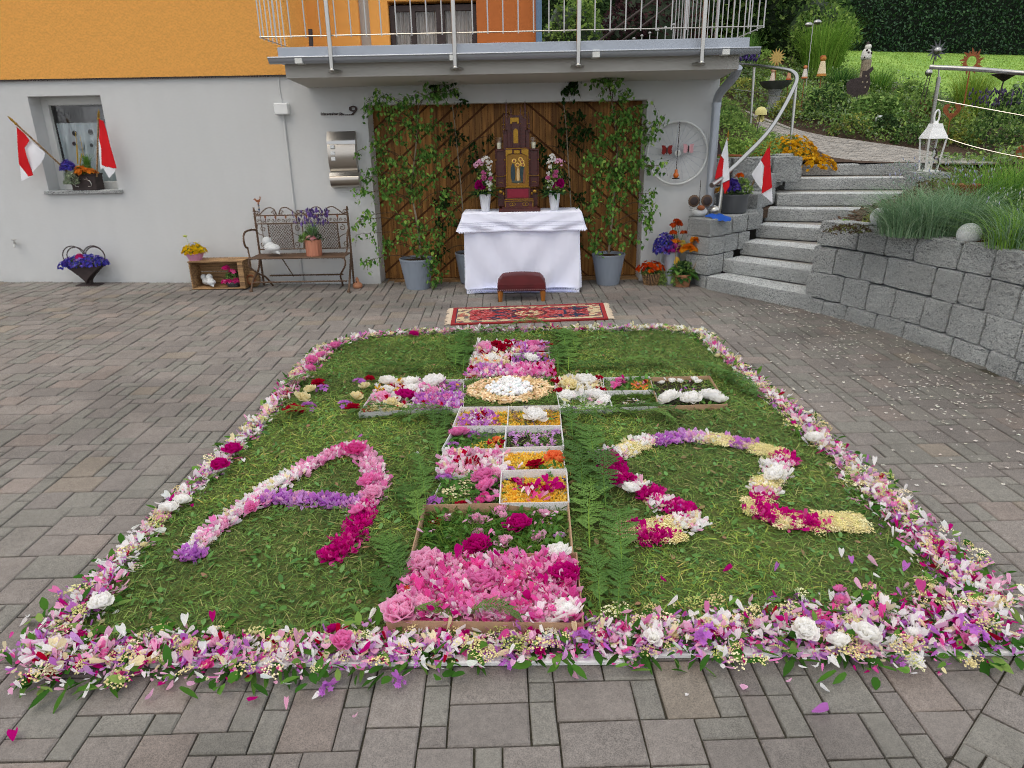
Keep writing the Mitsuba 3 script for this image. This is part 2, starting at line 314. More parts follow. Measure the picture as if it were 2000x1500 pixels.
# moss and dirt in a few joints, white blossom specks on the right
n = 2600; q = rp.uniform(0, 1, (n, 2)); px = 1.2 + 2.1 * q[:, 0]; py_ = 3.0 + 3.9 * q[:, 1]
dens = meshkit.fbm(np.c_[px * 1.6, py_ * 1.6, px * 0], 3) * np.clip((px - 1.3) / 1.4, 0, 1) * 1.5 + .1
k = (rp.uniform(.2, 1., n) < dens) & ~np.array([curve.contains(Point(a, b)) for a, b in zip(px, py_)])
pt = (A([[-.5, -.3, 0], [.1, -.5, .08], [.55, 0, .02], [.1, .45, .08], [-.5, .25, 0]]), A([[0, 1, 2], [0, 2, 3], [0, 3, 4]]))
def specks(px, py, lo, hi, pal): 
    m = len(px); return scat(pt, np.c_[px, py, zg(px, py) + .003], eul(rp.uniform(0, 6.3, m), 0, 0), rp.uniform(lo, hi, m), pick(m, pal, rp))
put('fallen_blossom', specks(px[k], py_[k], .008, .022, [('#c9c6bf', 3), ('#b5afa6', 2)]), 'vc', kind='stuff', label='tiny white elder blossoms strewn over the pavers in front of the granite wall', cat='blossom')
# ---------------------------------------------------------------- granite blocks
_bt = trimesh.creation.box((1, 1, 1))
for _ in range(3): _bt = _bt.subdivide()
BV, BF = A(_bt.vertices) + .5, A(_bt.faces)
def hexa(a, b, d, z0, z1, seed, lean=(0, 0), amp=.010, zb=None):
    """Rough block: front edge a-b in plan, depth vector d, from z0 to z1 (z1 may differ at b: zb)."""
    a, b, d, lean = A(a, float), A(b, float), A(d, float), A(lean, float); V = BV.copy(); u, v, w = V.T
    # rough faces
    s = 1
    zt = z1 + ((zb if zb is not None else z1) - z1) * u
    P = np.c_[a + np.outer(u, b - a) + np.outer(v, d) + lean * w[:, None], z0 + (zt - z0) * w]
    ctr = P.mean(0); nz = meshkit.fbm(P * 7 + seed * 3.7, 3) - .5; nz2 = meshkit.fbm(P * 22 + seed, 2) - .5
    edge = (np.minimum(u, 1 - u) < .01).astype(float) + (np.minimum(v, 1 - v) < .01) + (np.minimum(w, 1 - w) < .01)
    dirv = P - ctr; dirv /= np.linalg.norm(dirv, axis=1, keepdims=True)
    P = P + dirv * (nz * amp * 1.9 + nz2 * amp * 1.3)[:, None] - dirv * (np.clip(edge - 1, 0, 2) * .006)[:, None]
    return P, BF
wr = thing('granite_wall', 'curved retaining wall of rough grey granite blocks right of the steps', 'wall')
dcur = np.r_[0, np.cumsum(np.linalg.norm(np.diff(WC[:, :2], axis=0), axis=1))]
def at_s(s): return A([np.interp(s, dcur, WC[:, 0]), np.interp(s, dcur, WC[:, 1])])
rw = np.random.default_rng(11)
for ci, (z0, z1, s0, off, lens) in enumerate(((-.05, .13, 0, 0, None), (.13, .37, .02, .02, None), (.37, .61, .03, .045, None), (.61, .83, .05, .065, None))):
    s = s0; i = 0
    while s < dcur[-1] - .1:
        l = rw.choice([rw.uniform(.24, .34), rw.uniform(.4, .56)], p=[.78, .22]); e = min(s + l, dcur[-1]); p, q = at_s(s + .002), at_s(e - .002)
        t = q - p; nrm = A([-t[1], t[0]]) / np.linalg.norm(t)
        o = nrm * off
        put('block', hexa(p + o, q + o, nrm * .27, z0 + .002 + (rw.uniform(-.008, .004) if ci else 0), z1 - .003 + rw.uniform(-.010, .006), ci * 50 + i, nrm * .02), 'm_granite', wr, smooth=35)
        s = e; i += 1
# dark earth core behind the blocks
inner = [tuple(at_s(s) + .16 * A([(at_s(s + .02) - at_s(s))[1] * -50, (at_s(s + .02) - at_s(s))[0] * 50]) * A([1, 1])) for s in np.linspace(.02, dcur[-1] - .05, 24)]
# ---------------------------------------------------------------- steps
ST = [((2.0, 7.67), (2.67, 6.74)), ((2.26, 7.84), (2.85, 7.14)), ((2.52, 8.12), (3.04, 7.58)), ((2.79, 8.44), (3.42, 7.98)), ((3.0, 8.81), (4.0, 8.5)), ((3.24, 9.12), (4.6, 8.88)), ((3.52, 9.7), (5.0, 9.45)), ((3.8, 10.3), (5.3, 10.0))]
sw = thing('stone_steps', 'eight grey granite steps curving up to the garden path', 'steps')
RS = .145
for k, (l, r) in enumerate(ST):
    l, r = A(l), A(r); t = (r - l) / np.linalg.norm(r - l); nrm = A([-t[1], t[0]])
    l2 = l - t * .06 if k else l; r2 = r + t * (.12 if k < 4 else .05)
    z0, z1 = k * RS + (-.04 if k == 0 else 0.003), (k + 1) * RS
    parts = []
    P, F = hexa(l2, r2, nrm * .34, z0, z1, 300 + k, amp=.004)
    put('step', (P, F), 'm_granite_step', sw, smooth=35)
    # paved tread behind the slab
    nl, nr = (A(ST[k + 1][0]), A(ST[k + 1][1])) if k < 7 else (l + nrm * .6, r + nrm * .6)
    pl_ = Polygon([l2 + nrm * .335, r2 + nrm * .335, nr + nrm * .1 + t * .1, nl + nrm * .1 - t * .1]).convex_hull
    put('tread', ext(pl_, .1, (0, 0, z1 - .108)), 'm_path', sw, uv=None)
# ---------------------------------------------------------------- left stair wall
wl = thing('stair_wall', 'stepped wall of granite blocks between the garage corner and the steps', 'wall')
Q0, Q1 = A([1.87, 8.2]), A([2.0, 7.7]); d1 = A([.76, .65]); nin = A([-.65, .76])
cs = [-.04, .145, .36, .555, .745]
def blk(a, b, d, z0, z1, sd, **k): put('block', hexa(a, b, d, z0, z1 - .006, sd, **k), 'm_granite', wl, smooth=35)
lf = Q1 - Q0
for c, cut in zip(range(4), (.45, .52, .4, .6)):
    blk(Q0, Q0 + lf * (cut - .01), A([.3, .1]), cs[c], cs[c + 1], 400 + c); blk(Q0 + lf * (cut + .01), Q1 - d1 * .0, A([.22, .16]), cs[c], cs[c + 1], 410 + c)
for c, cuts in ((1, (0, .3, .5)), (2, (0, .29, .56, .8)), (3, (0, .42, .72, 1.0))):
    for a, b in zip(cuts[:-1], cuts[1:]): blk(Q1 + d1 * (a + .008) - nin * .004, Q1 + d1 * (b - .008) - nin * .004, nin * .3, cs[c], cs[c + 1], 420 + c * 10 + int(a * 20))
for i, (p, q, z0, z1) in enumerate((((2.62, 8.3), (2.86, 8.62), .56, .76), ((2.74, 8.5), (2.98, 8.9), .745, .93), ((2.96, 8.9), (3.18, 9.2), .745, .95), ((3.04, 9.0), (3.28, 9.42), .93, 1.12), ((3.26, 9.4), (3.5, 9.85), .93, 1.13), ((3.42, 9.62), (3.72, 10.2), 1.1, 1.32))):
    p, q = A(p), A(q); t = (q - p) / np.linalg.norm(q - p); blk(p, q, A([-t[1], t[0]]) * .3, z0, z1, 470 + i)
for i, (x0, x1, z0, z1) in enumerate(((2.15, 2.5, .74, .98), (2.5, 2.78, .74, .97), (2.78, 3.1, .74, .99), (2.15, 2.62, .98, 1.3), (2.63, 3.12, .98, 1.31), (3.13, 3.5, 1.0, 1.31))):
    blk((x0 + .006, 9.25), (x1 - .006, 9.25), (0, .3), z0, z1, 490 + i)
put('pot_ledge', ext(Polygon([(1.92, 8.15), (2.1, 7.85), (2.95, 8.75), (3.2, 9.35), (2.1, 9.4), (2.1, 8.3)]), .1, (0, 0, .63)), 'm_soil', kind='structure', label='gravel and earth on top of the stair wall')
# ---------------------------------------------------------------- garden terrain
TP = A([(2.2, 9.5, 1.26), (3.3, 9.6, 1.28), (3.7, 10.4, 1.2), (5.3, 10.1, 1.17), (2.3, 11., 1.45), (4.4, 10.6, 1.2), (5.6, 9.2, 1.17), (6.5, 8.4, 1.2), (8, 7, 1.2), (12, 6, 1.3),
        (6.355,12,1.238), (5.592,12.2,1.365), (4.887,12.8,1.516), (4.403,13.5,1.746), (4.124,14.5,2.001), (3.217,11.5,1.654), (3.689,11.2,1.37), (4.015,10.8,1.218), (3.608,12,1.557),
        (3.845,15,2.272), (4.637,16.5,2.681), (5.784,16,2.43), (6.044,14.5,2.074), (6.071,13.2,1.736), (7.884,16.4,2.433), (8.271,15.4,2.161), (8.624,14.6,1.921), (9.013,13.8,1.717), (6.905,11.5,1.292), (7.134,10.8,1.163), (6.213,10.9,1.119),
        (10.63,26,3.947), (13.34,26,3.833), (16.73,26,3.675), (6.814,19,3.04), (5.404,19,3.521), (0, 12, 2.4), (3, 13.5, 2.35), (1, 18, 2.8), (4, 22, 3.6), (16, 12, 2.2), (0, 27, 4.2)])
_L = A([(10.63,26,3.947), (16.73,26,3.675), (7.884,16.4,2.433)]); _k = np.linalg.solve(np.c_[_L[:, :2], np.ones(3)], _L[:, 2])
TP = np.vstack([TP] + [[(x, y, _k @ A([x, y, 1.]))] for x in range(7, 35, 3) for y in range(18, 35, 2)])
rbf = RBFInterpolator(TP[:, :2], TP[:, 2], smoothing=.02, kernel='linear')
def tz(x, y): return rbf(np.c_[np.atleast_1d(x), np.atleast_1d(y)])
lawn_edge = A([(6.775,17.5,2.602), (7.881,16.4,2.453), (8.27,15.4,2.171), (8.62,14.6,1.939), (9.013,13.8,1.717), (11.5, 12.8, 0), (20, 10, 0)])[:, :2]
lawn_poly = Polygon([tuple(p) for p in lawn_edge] + [(40, 10), (40, 40), (-10, 40), (-10, 19), (6.5, 19)])
bed_poly = Polygon([(2.1, 9.4), (3.3, 9.5), (3.75, 10.35), (5.35, 10.05), (5.6, 9.4), (40, 9.), (40, 40), (-10, 40), (-10, 11.8), (2.1, 11.8)])
def terrain(x0, x1, y0, y1, st, keep, dz=0.):
    xs, ys = np.arange(x0, x1 + st, st), np.arange(y0, y1 + st, st); X, Y = np.meshgrid(xs, ys, indexing='ij'); Z = tz(X.ravel(), Y.ravel()) + dz
    V = np.c_[X.ravel(), Y.ravel(), Z]; ny = len(ys); F = []
    for i in range(len(xs) - 1):
        for j in range(ny - 1):
            if keep(xs[i] + st / 2, ys[j] + st / 2): a = i * ny + j; F += [(a, a + ny, a + ny + 1), (a, a + ny + 1, a + 1)]
    return V, A(F)
import shapely
shapely.prepare(lawn_poly); shapely.prepare(bed_poly)
put('garden_soil', terrain(-6, 14, 9.3, 20, .2, lambda x, y: shapely.contains_xy(bed_poly, x, y)), 'm_soil', smooth=True, kind='structure', label='dark soil of the sloping garden beds')
put('lawn', terrain(-8, 34, 11, 34, .4, lambda x, y: shapely.contains_xy(lawn_poly, x, y), .03), 'm_lawn', smooth=True, kind='structure', label='bright green mown lawn sloping up to the tall hedge')
path_far = A([(6.51,11.3,1.142), (6.355,12,1.238), (5.592,12.2,1.365), (4.887,12.8,1.516), (4.403,13.5,1.746), (4.097,14.4,1.98), (3.958,15.2,2.138)])
path_near = A([(6.2, 9.6, 1.12), (5.3, 10.2, 1.115), (4.6, 10.4, 1.115), (3.85, 10.7, 1.12), (4.149,11.3,1.382), (3.874,11.8,1.477), (3.774,13.2,1.736), (3.666,14.2,1.911)])
pf, pn = spl(path_far, 60), spl(path_near, 60)
def pathz(u, v):
    i = np.clip(u, 0, 1) * (len(pf) - 1); k0 = np.floor(i).astype(int).clip(0, len(pf) - 2); f_ = (i - k0)[..., None]
    a = pf[k0] * (1 - f_) + pf[k0 + 1] * f_; i2 = np.clip(u, 0, 1) * (len(pn) - 1); k2 = np.floor(i2).astype(int).clip(0, len(pn) - 2); g_ = (i2 - k2)[..., None]
    b = pn[k2] * (1 - g_) + pn[k2 + 1] * g_; return b * (1 - v[..., None]) + a * v[..., None]
gp = 'garden_path'; labels[gp] = {'kind': 'structure', 'label': 'curving grey paved garden path behind the steps'}
put('base', grid(lambda u, v: pathz(u, v) + A([0, 0, .03]), 60, 12), 'm_joint', gp, smooth=True)
cob = []
NU, NV = 44, 17
for i in range(NU):
    for j in range(NV):
        sh = .5 * (j % 2); u0, u1 = (i + sh) / NU, (i + sh + .94) / NU; v0, v1 = (j + .05) / NV, (j + .95) / NV
        if u1 > 1: continue
        c = pathz(A([u0, u1, u1, u0]), A([v0, v0, v1, v1])) + A([0, 0, .045 + rp.normal(0, .002)]); V = np.vstack([c, c - A([0, 0, .03])])
        cob.append(((V, A([[0, 1, 2], [0, 2, 3], [0, 4, 5], [0, 5, 1], [1, 5, 6], [1, 6, 2], [2, 6, 7], [2, 7, 3], [3, 7, 4], [3, 4, 0]])), (rp.uniform(0, 1), 0)))
put('pavers', join([c[0] for c in cob]), 'm_path', gp, kind='stuff', uv=np.vstack([np.tile(c[1], (8, 1)) for c in cob]))
# right-hand planting bed behind the curved wall
bb = [tuple(at_s(s)) for s in np.linspace(0, dcur[-1], 20)]
bedp = [( *p, .80) for p in bb] + [(9, 2.9, .95), (9, 6.5, 1.2), (6.4, 9.6, 1.18), (5.35, 10.1, 1.16), (5.3, 10.0, 1.15), (4.95, 9.45, 1.02), (4.55, 8.9, .9), (3.98, 8.52, .8), (3.5, 8.0, .78), (3.3, 7.7, .76), (2.95, 7.2, .76)]
bedA = A(bedp); bedpoly = Polygon(bedA[:, :2]); brbf = RBFInterpolator(bedA[:, :2], bedA[:, 2], smoothing=.01, kernel='linear')
def bz(x, y): return float(brbf([[x, y]])[0])
xs, ys = np.arange(2.7, 9, .12), np.arange(2.9, 10.2, .12); X, Y = np.meshgrid(xs, ys, indexing='ij'); Zb = brbf(np.c_[X.ravel(), Y.ravel()]); F = []
in_ = bedpoly.buffer(-.13); shapely.prepare(in_)
for i in range(len(xs) - 1):
    for j in range(len(ys) - 1):
        if shapely.contains_xy(in_, xs[i] + .06, ys[j] + .06): a = i * len(ys) + j; F += [(a, a + len(ys), a + len(ys) + 1), (a, a + len(ys) + 1, a + 1)]
put('planting_bed', (np.c_[X.ravel(), Y.ravel(), Zb + .03 * (meshkit.fbm(np.c_[X.ravel() * 5, Y.ravel() * 5, Zb]) - .5)], A(F)), 'm_soil', smooth=True, kind='structure', label='mulched planting bed behind the curved granite wall')
# hedge and far trees
def leaf_t(): return (A([[0, -.5, 0], [.28, 0, .1], [0, .5, 0], [-.28, 0, .1]]), A([[0, 1, 2], [0, 2, 3]]))
LT = leaf_t()
hd = thing('hedge', 'tall dark clipped hedge along the far end of the lawn', 'hedge')
rh = np.random.default_rng(5)
hx0, hx1, hy = 7.5, 34., 26.6
def hz(x): return tz(x, np.full_like(x, hy)) 
m = grid(lambda u, v: np.stack([hx0 + (hx1 - hx0) * u, hy + .25 + .2 * (meshkit.fbm(np.stack([u * 60, v * 8, u * 0], -1)) - .5), 2.6 + 3.45 * v], -1), 120, 10)
m2 = grid(lambda u, v: np.stack([hx0 + (hx1 - hx0) * u, hy + .25 + 1.6 * v, 6.05 + 0 * u], -1), 40, 3)
put('core', join([m, m2]), 'vc', hd, col='#0f1a10')
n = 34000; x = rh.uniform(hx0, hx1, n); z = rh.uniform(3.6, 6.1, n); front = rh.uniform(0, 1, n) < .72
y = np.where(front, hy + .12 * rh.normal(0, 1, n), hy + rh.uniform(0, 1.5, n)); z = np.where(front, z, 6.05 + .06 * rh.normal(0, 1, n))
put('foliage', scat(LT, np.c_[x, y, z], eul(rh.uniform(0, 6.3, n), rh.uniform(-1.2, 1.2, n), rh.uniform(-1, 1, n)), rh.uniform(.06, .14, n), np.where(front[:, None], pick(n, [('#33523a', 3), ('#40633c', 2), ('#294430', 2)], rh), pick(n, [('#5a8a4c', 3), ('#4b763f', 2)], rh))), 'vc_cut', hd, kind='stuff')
# ---------------------------------------------------------------- house
ho = thing('house', 'grey rendered house base with orange storey, timber garage door and balcony', 'house')
WX0, WX1, WZ0, WZ1 = -5.3, -4.51, 1.125, 2.11
GX0, GX1, GZ1 = -1.65, 1.36, 1.955
wallp = Polygon([(-9, -.2), (GX0, -.2), (GX0, GZ1), (GX1, GZ1), (GX1, -.2), (2.12, -.2), (2.12, 2.2), (-2.32, 2.2), (-2.32, 2.268), (-9, 2.285)]).difference(sbox(WX0, WZ0, WX1, WZ1))
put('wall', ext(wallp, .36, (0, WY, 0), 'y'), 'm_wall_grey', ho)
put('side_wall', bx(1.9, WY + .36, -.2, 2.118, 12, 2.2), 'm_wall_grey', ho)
put('threshold', bx(GX0, WY + .1, -.1, GX1, WY + .8, .012), 'm_crate', ho)
# upper storey: rough stucco block, set 2.5 cm proud
put('upper_wall', ext(Polygon([(-9, 2.287), (-2.40, 2.27), (-2.40, 6), (-9, 6)]), 1.0, (0, WY - .03, 0), 'y'), 'm_stucco_orange', ho)
put('drip_edge', ext(Polygon([(-9, 2.273), (-2.40, 2.256), (-2.40, 2.268), (-9, 2.285)]), .03, (0, WY - .034, 0), 'y'), 'm_iron_dark', ho)
RY = 8.95
win = A([(-1.47,8.95,2.872), (-0.477,8.95,2.853), (-1.819,8.95,2.879), (-1.691,8.95,2.876), (0.189,8.95,2.84), (-0.967,8.95,3.028)])
wx0, wx1, px0, px1, rx1, wz1 = win[0][0], win[1][0], win[2][0], win[3][0], win[4][0], win[5][2]
put('recessed_wall', ext(Polygon([(-2.5, 2.3), (wx0 - .01, 2.3), (wx0 - .01, wz1 + .04), (wx1, wz1 + .04), (wx1, 6), (-2.5, 6)]).difference(sbox(px0, 2.3, px1, 4.6)), .3, (0, RY, 0), 'y'), 'm_orange_smooth', ho)
put('recessed_wall', bx(wx1, RY - .02, 2.3, rx1, RY + 2.2, 6), 'm_orange_shaded', ho)
put('door_panel', bx(px0, RY + .08, 2.3, px1, RY + .14, 4.6), 'm_soffit', ho)
bw = put('balcony_window', join([bx(wx0, RY + .06, wz1 - .06, wx1, RY + .12, wz1), bx(wx0, RY + .06, 2.4, wx0 + .05, RY + .12, wz1), bx(wx1 - .06, RY + .06, 2.4, wx1, RY + .12, wz1),
    bx(wx0 + .23, RY + .06, 2.4, wx0 + .29, RY + .12, wz1), bx(wx0 + .53, RY + .05, 2.4, wx0 + .62, RY + .13, wz1)]), 'm_iron_dark', ho)
put('pane', bx(wx0, RY + .09, 2.4, wx1, RY + .094, wz1), 'm_glass', bw)
put('curtain', grid(lambda u, v: np.stack([wx0 + .03 + (wx1 - wx0 - .06) * u, RY + .17 + .018 * np.sin(u * 130 + .6 * np.sin(v * 3)), 2.4 + (wz1 - 2.42) * v], -1), 160, 4), 'vc', bw, col='#9d968f', smooth=True)
put('dark_room', bx(wx0 - .1, RY + .24, 2.2, wx1 + .1, RY + .3, wz1 + .2), 'm_glass_dark', bw)
put('rain_pipe', tube([(rx1 + .035, RY - .1, 2.3), (rx1 + .035, RY - .1, 6)], .035, 12), 'vc', ho, col='#5f7690', smooth=40)
# balcony slab, fascia, gutter
put('terrace', bx(-2.38, WY + .02, 2.202, 2.15, 11.6, 2.44), 'm_soffit', ho)
BY = 7.45
P_ = ext(Polygon([(BY, 2.185), (8.179, 2.14), (8.179, 2.20), (8.179, 2.31), (BY, 2.31)]), 4.36); put('balcony_slab', (P_[0][:, [2, 0, 1]] + A([-2.26, 0, 0]), P_[1]), 'm_soffit', ho)
put('fascia', cb(-2.30, BY - .05, 2.335, 2.17, BY - .02, 2.452), 'm_zinc', ho)
put('deck_edge', bx(-2.30, BY - .02, 2.312, 2.17, WY - .05, 2.448), 'm_zinc', ho)
a = np.linspace(np.pi, 2 * np.pi, 12); sec = np.c_[np.cos(a) * .05, np.sin(a) * .05]
g_ = np.vstack([np.c_[np.full(12, x), BY - .1 + sec[:, 0], 2.352 + sec[:, 1]] for x in (-2.37, 2.25)]); gF = [(i, i + 1, i + 13) for i in range(11)] + [(i, i + 13, i + 12) for i in range(11)] + [(0, i, i + 1) for i in range(1, 11)] + [(12, 12 + i + 1, 12 + i) for i in range(1, 11)]
gt = put('gutter', (g_, A(gF)), 'm_zinc', ho, smooth=30)
put('lip', tube([(-2.37, BY - .155, 2.354), (2.25, BY - .155, 2.354)], .008, 6), 'm_zinc', gt)
for px in ((-2.08, 2.345), (-.62, 2.345), (.72, 2.345), (1.93, 2.345)):
    put('bracket', cb(px[0] - .035, BY - .158, 2.298, px[0] + .035, BY - .04, 2.364, .003), 'm_white_frame', gt)
# garage door: vertical planks with a chevron of diagonal grooves
gd = ho + '__garage_door'; dyy = WY + .3; pw = (GX1 - GX0) / 42
put('garage_door', bx(GX0, dyy + .03, 0, GX1, dyy + .06, GZ1 + .05), 'm_plank_back', ho)
grooves = union_all([LineString([(-.15 - s * 9, c - 9 * .83), (-.15, c)]).buffer(.011) if s > 0 else LineString([(-.15, c), (-.15 + 9, c - 9 * .83)]).buffer(.011) for c in np.arange(.25, 5.0, .27) for s in (1, -1)])
rg = np.random.default_rng(2)
for i in range(42):
    x0, x1 = GX0 + i * pw + .0022, GX0 + (i + 1) * pw - .0022
    put('plank', ext(sbox(x0, .02, x1, GZ1).difference(grooves), .02, (0, dyy + rg.uniform(0, .0015), 0), 'y'), 'm_plank', gd)
    k = list(scene)[-1]; V, F, *_r = meshkit.WRITTEN[scene[k]['filename']]
    u = rg.uniform(0, 1, 2); scene[k] = mikit.ply(trimesh.Trimesh(V, F, process=False), 'm_plank', uv=np.tile(u, (len(V), 1)))
put('groove_board', bx(GX0, dyy + .013, .01, GX1, dyy + .028, GZ1 + .04), 'vc', gd, col='#5e3a1c')
# window beside the flags
wn = ho + '__window'; fy = WY + .2
fr = [cb(WX0, fy, WZ0, WX0 + .075, fy + .06, WZ1), cb(WX1 - .075, fy, WZ0, WX1, fy + .06, WZ1), cb(WX0 + .075, fy + .002, WZ1 - .085, WX1 - .075, fy + .058, WZ1), cb(WX0 + .075, fy + .002, WZ0, WX1 - .075, fy + .058, WZ0 + .08)]
put('window', join([bx(WX0 - .1, fy + .3, WZ0 - .1, WX1 + .1, fy + .32, WZ1 + .1)]), 'm_glass_dark', ho)
put('frame', join(fr), 'm_white_frame', wn); put('pane', bx(WX0 + .07, fy + .03, WZ0 + .07, WX1 - .07, fy + .034, WZ1 - .08), 'm_glass', wn)
CZ = WZ1 - .27
put('curtain', grid(lambda u, v: np.stack([WX0 + .07 + (WX1 - WX0 - .14) * u, fy + .10 + .02 * np.sin(u * 38 + .5 * np.sin(v * 4)), WZ0 + .05 + (CZ - WZ0 - .05) * v], -1), 110, 5), 'vc', wn, col='#a9b6ba', smooth=True)
dots = []
for (u, z, r, c) in ((.3, 1.73, .03, '#22282b'), (.25, 1.62, .022, '#2b3236'), (.58, 1.74, .03, '#22282b'), (.55, 1.6, .02, '#3a4246'), (.72, 1.45, .026, '#2b3236'), (.4, 1.43, .026, '#22282b'), (.36, 1.6, .04, '#8f9ca1'), (.66, 1.62, .04, '#8f9ca1'), (.45, 1.33, .03, '#6d7a80')):
    a_ = np.arange(14) * 2 * np.pi / 14; V = np.vstack([[0, 0, 0], np.c_[np.cos(a_), 0 * a_, np.sin(a_)]]) * r + A([WX0 + .07 + .65 * u, fy + .077, z]); dots.append(cd((V, A([[0, 1 + i, 1 + (i + 1) % 14] for i in range(14)])), c))
put('curtain_dots', join(dots), 'vc', wn, kind='stuff')
put('sill', cb(WX0 - .03, WY - .045, WZ0 - .035, WX1 + .05, WY + .2, WZ0 + .001), 'm_granite_step', ho)
# tap, conduit, number, letter boxes, downpipe
tp = thing('water_tap', 'small metal water tap on the grey wall at far left', 'tap'); c = A((-5.792,8.15,0.539))
put('spout', tube(spl([c + A([-.05, .03, .02]), c + A([0, -.03, .02]), c + A([.02, -.07, .015]), c + A([.02, -.085, -.02])], 10), .011, 8), 'm_steel', tp, smooth=40)
put('handle', join([tube([c + A([0, -.03, .02]), c + A([0, -.03, .06])], .006), cb(c[0] - .03, c[1] - .036, c[2] + .055, c[0] + .03, c[1] - .024, c[2] + .067)]), 'm_steel', tp)
cn = thing('cable_conduit', 'thin grey conduit running down the wall from a white junction box', 'conduit')
p0, p1 = A((-2.553,8.16,1.886)), A((-2.554,8.16,0.028))
put('pipe', tube([p0, p1], .011, 8), 'm_wall_grey', cn, smooth=40)
put('upper_cable', tube(spl([p0 + A([0, 0, .1]), p0 + A([-.01, .01, .25]), p0 + A([.0, .01, .42])], 8), .005, 6), 'm_wall_grey', cn)
put('junction_box', cb(p0[0] - .075, 8.1, p0[2] - .01, p0[0] + .075, WY, p0[2] + .105, .008), 'm_white_plastic', cn)
def stand(m, at): return (np.c_[m.vertices[:, 0] + at[0], at[1] - m.vertices[:, 2], m.vertices[:, 1] + at[2]], A(m.faces))
nb = thing('house_number', 'black lettering with a street name and the number 9 above the letter boxes', 'house number')
c9 = A((-1.854,8.17,1.863)); ct = A((-2.148,8.17,1.863))
t9 = meshkit.text_mesh('9', .085, .012, bold=True); t9.apply_scale([1.5, 1, 1]); put('numeral', stand(t9, c9), 'm_iron_dark', nb)
ts = meshkit.text_mesh('Dörrenrainer Str.', .024, .008, bold=True); ts.apply_scale([(c9[0] - ct[0] - .05) / ts.extents[0], 1, 1]); put('street_lettering', stand(ts, ct), 'm_iron_dark', nb)
put('bar', bx(ct[0] + .2, 8.162, ct[2] - .004, c9[0] + .06, WY + .002, ct[2] + .004), 'm_iron_dark', nb)
def prism(prof, x0, x1):
    m = ext(Polygon(prof), x1 - x0); return m[0][:, [2, 0, 1]] + A([x0, 0, 0]), m[1]
def arc(c, r0, r1, a0, a1, n): a = np.radians(np.linspace(a0, a1, n)); return [(c[0] + r0 * math.cos(t), c[1] + r1 * math.sin(t)) for t in a]
mb = thing('letter_box', 'large stainless steel letter box with three small white name labels', 'letter box')
a0, a1 = A((-2.092,8.12,1.69)), A((-1.79,8.08,1.316)); mx0, mx1, mz0, mz1 = a0[0], a1[0] - .0, a1[2], a0[2]; hh = mz1 - mz0
prof = [(WY, mz0), (WY, mz1), (WY - .03, mz1), (WY - .075, mz1 - .085)] + arc((WY - .03, mz0 + .13), .085, .175, 85 + 40, 255, 14)[0:] + [(WY - .05, mz0)]
put('body', prism(prof, mx0, mx1), 'm_inox_box', mb, smooth=30)
put('flap', prism([(WY - .031, mz1 + .003), (WY - .078, mz1 - .082), (WY - .084, mz1 - .10), (WY - .09, mz1 - .125), (WY - .096, mz1 - .125), (WY - .09, mz1 - .095), (WY - .082, mz1 - .078), (WY - .036, mz1 + .006)], mx0 - .004, mx1 + .004), 'm_steel_bright', mb, smooth=30)
for k, dz in enumerate((.15, .215, .275)): put('name_label', cb(mx0 + .035, WY - .121 - .003, mz1 - dz - .018, mx0 + .08, WY - .1, mz1 - dz + .018, .002), 'm_white_plastic', mb)
nbx = thing('newspaper_box', 'low stainless steel newspaper box under the letter box', 'newspaper box')
b0, b1 = A((-2.091,8.1,1.277)), A((-1.775,8.08,1.11)); nz0, nz1 = b1[2], b0[2]
put('tube', prism([(WY, nz0), (WY, nz1), (WY - .06, nz1)] + arc((WY - .05, (nz0 + nz1) / 2), .085, (nz1 - nz0) / 2, 90, 270, 14), b0[0], b1[0]), 'm_inox_box', nbx, smooth=30)
put('rim', prism([(WY - .04, nz1 + .004), (WY - .1, nz1 - .012), (WY - .125, nz1 - .04), (WY - .13, nz1 - .04), (WY - .102, nz1 - .006), (WY - .04, nz1 + .01)], b0[0] - .003, b1[0] + .003), 'm_steel_bright', nbx, smooth=30)
dp = thing('downpipe', 'grey metal downpipe at the right corner of the garage', 'downpipe')
put('pipe', tube(spl([(2.17, 7.72, 2.22), (2.16, 7.80, 2.14), (2.09, 8.02, 2.0), (2.075, 8.08, 1.9)], 10).tolist() + [(2.075, 8.08, .75)], .045, 14), 'm_zinc', dp, smooth=40)
for z in (1.86, 1.02): put('collar', tube([(2.075, 8.08, z), (2.075, 8.08, z + .05)], .05, 14), 'm_zinc', dp, smooth=40)
# balcony railing
rl = thing('balcony_railing', 'stainless steel balcony railing with slim vertical bars above the garage', 'railing')
ry = BY - .07 - .05
pxs = A([(-1.771,7.33,2.576), (-0.604,7.33,2.553), (0.554,7.33,2.531), (1.708,7.33,2.508)])[:, 0]
for x in pxs:
    q = put('post', tube([(x, ry - .03, 2.235), (x, ry - .03, 3.5)], .021, 12), 'm_steel', rl, smooth=40)
    put('clamp', join([ball(.028, (x, ry - .03, 2.235), (1, 1, .8)), tube([(x - .055, BY - .02, 2.235), (x - .02, ry - .02, 2.235)], .011), tube([(x + .055, BY - .02, 2.235), (x + .02, ry - .02, 2.235)], .011), tube([(x, BY, 2.235), (x, ry, 2.235)], .018, 10)]), 'm_steel', q)
zr = 2.535; xl, xr = -2.43, 2.27
put('bottom_rail', tube([(xl, ry, zr), (xr, ry, zr)], .006, 6), 'm_steel', rl); put('handrail', tube([(xl, ry, 3.5), (xr, ry, 3.5)], .021, 10), 'm_steel', rl, smooth=40)
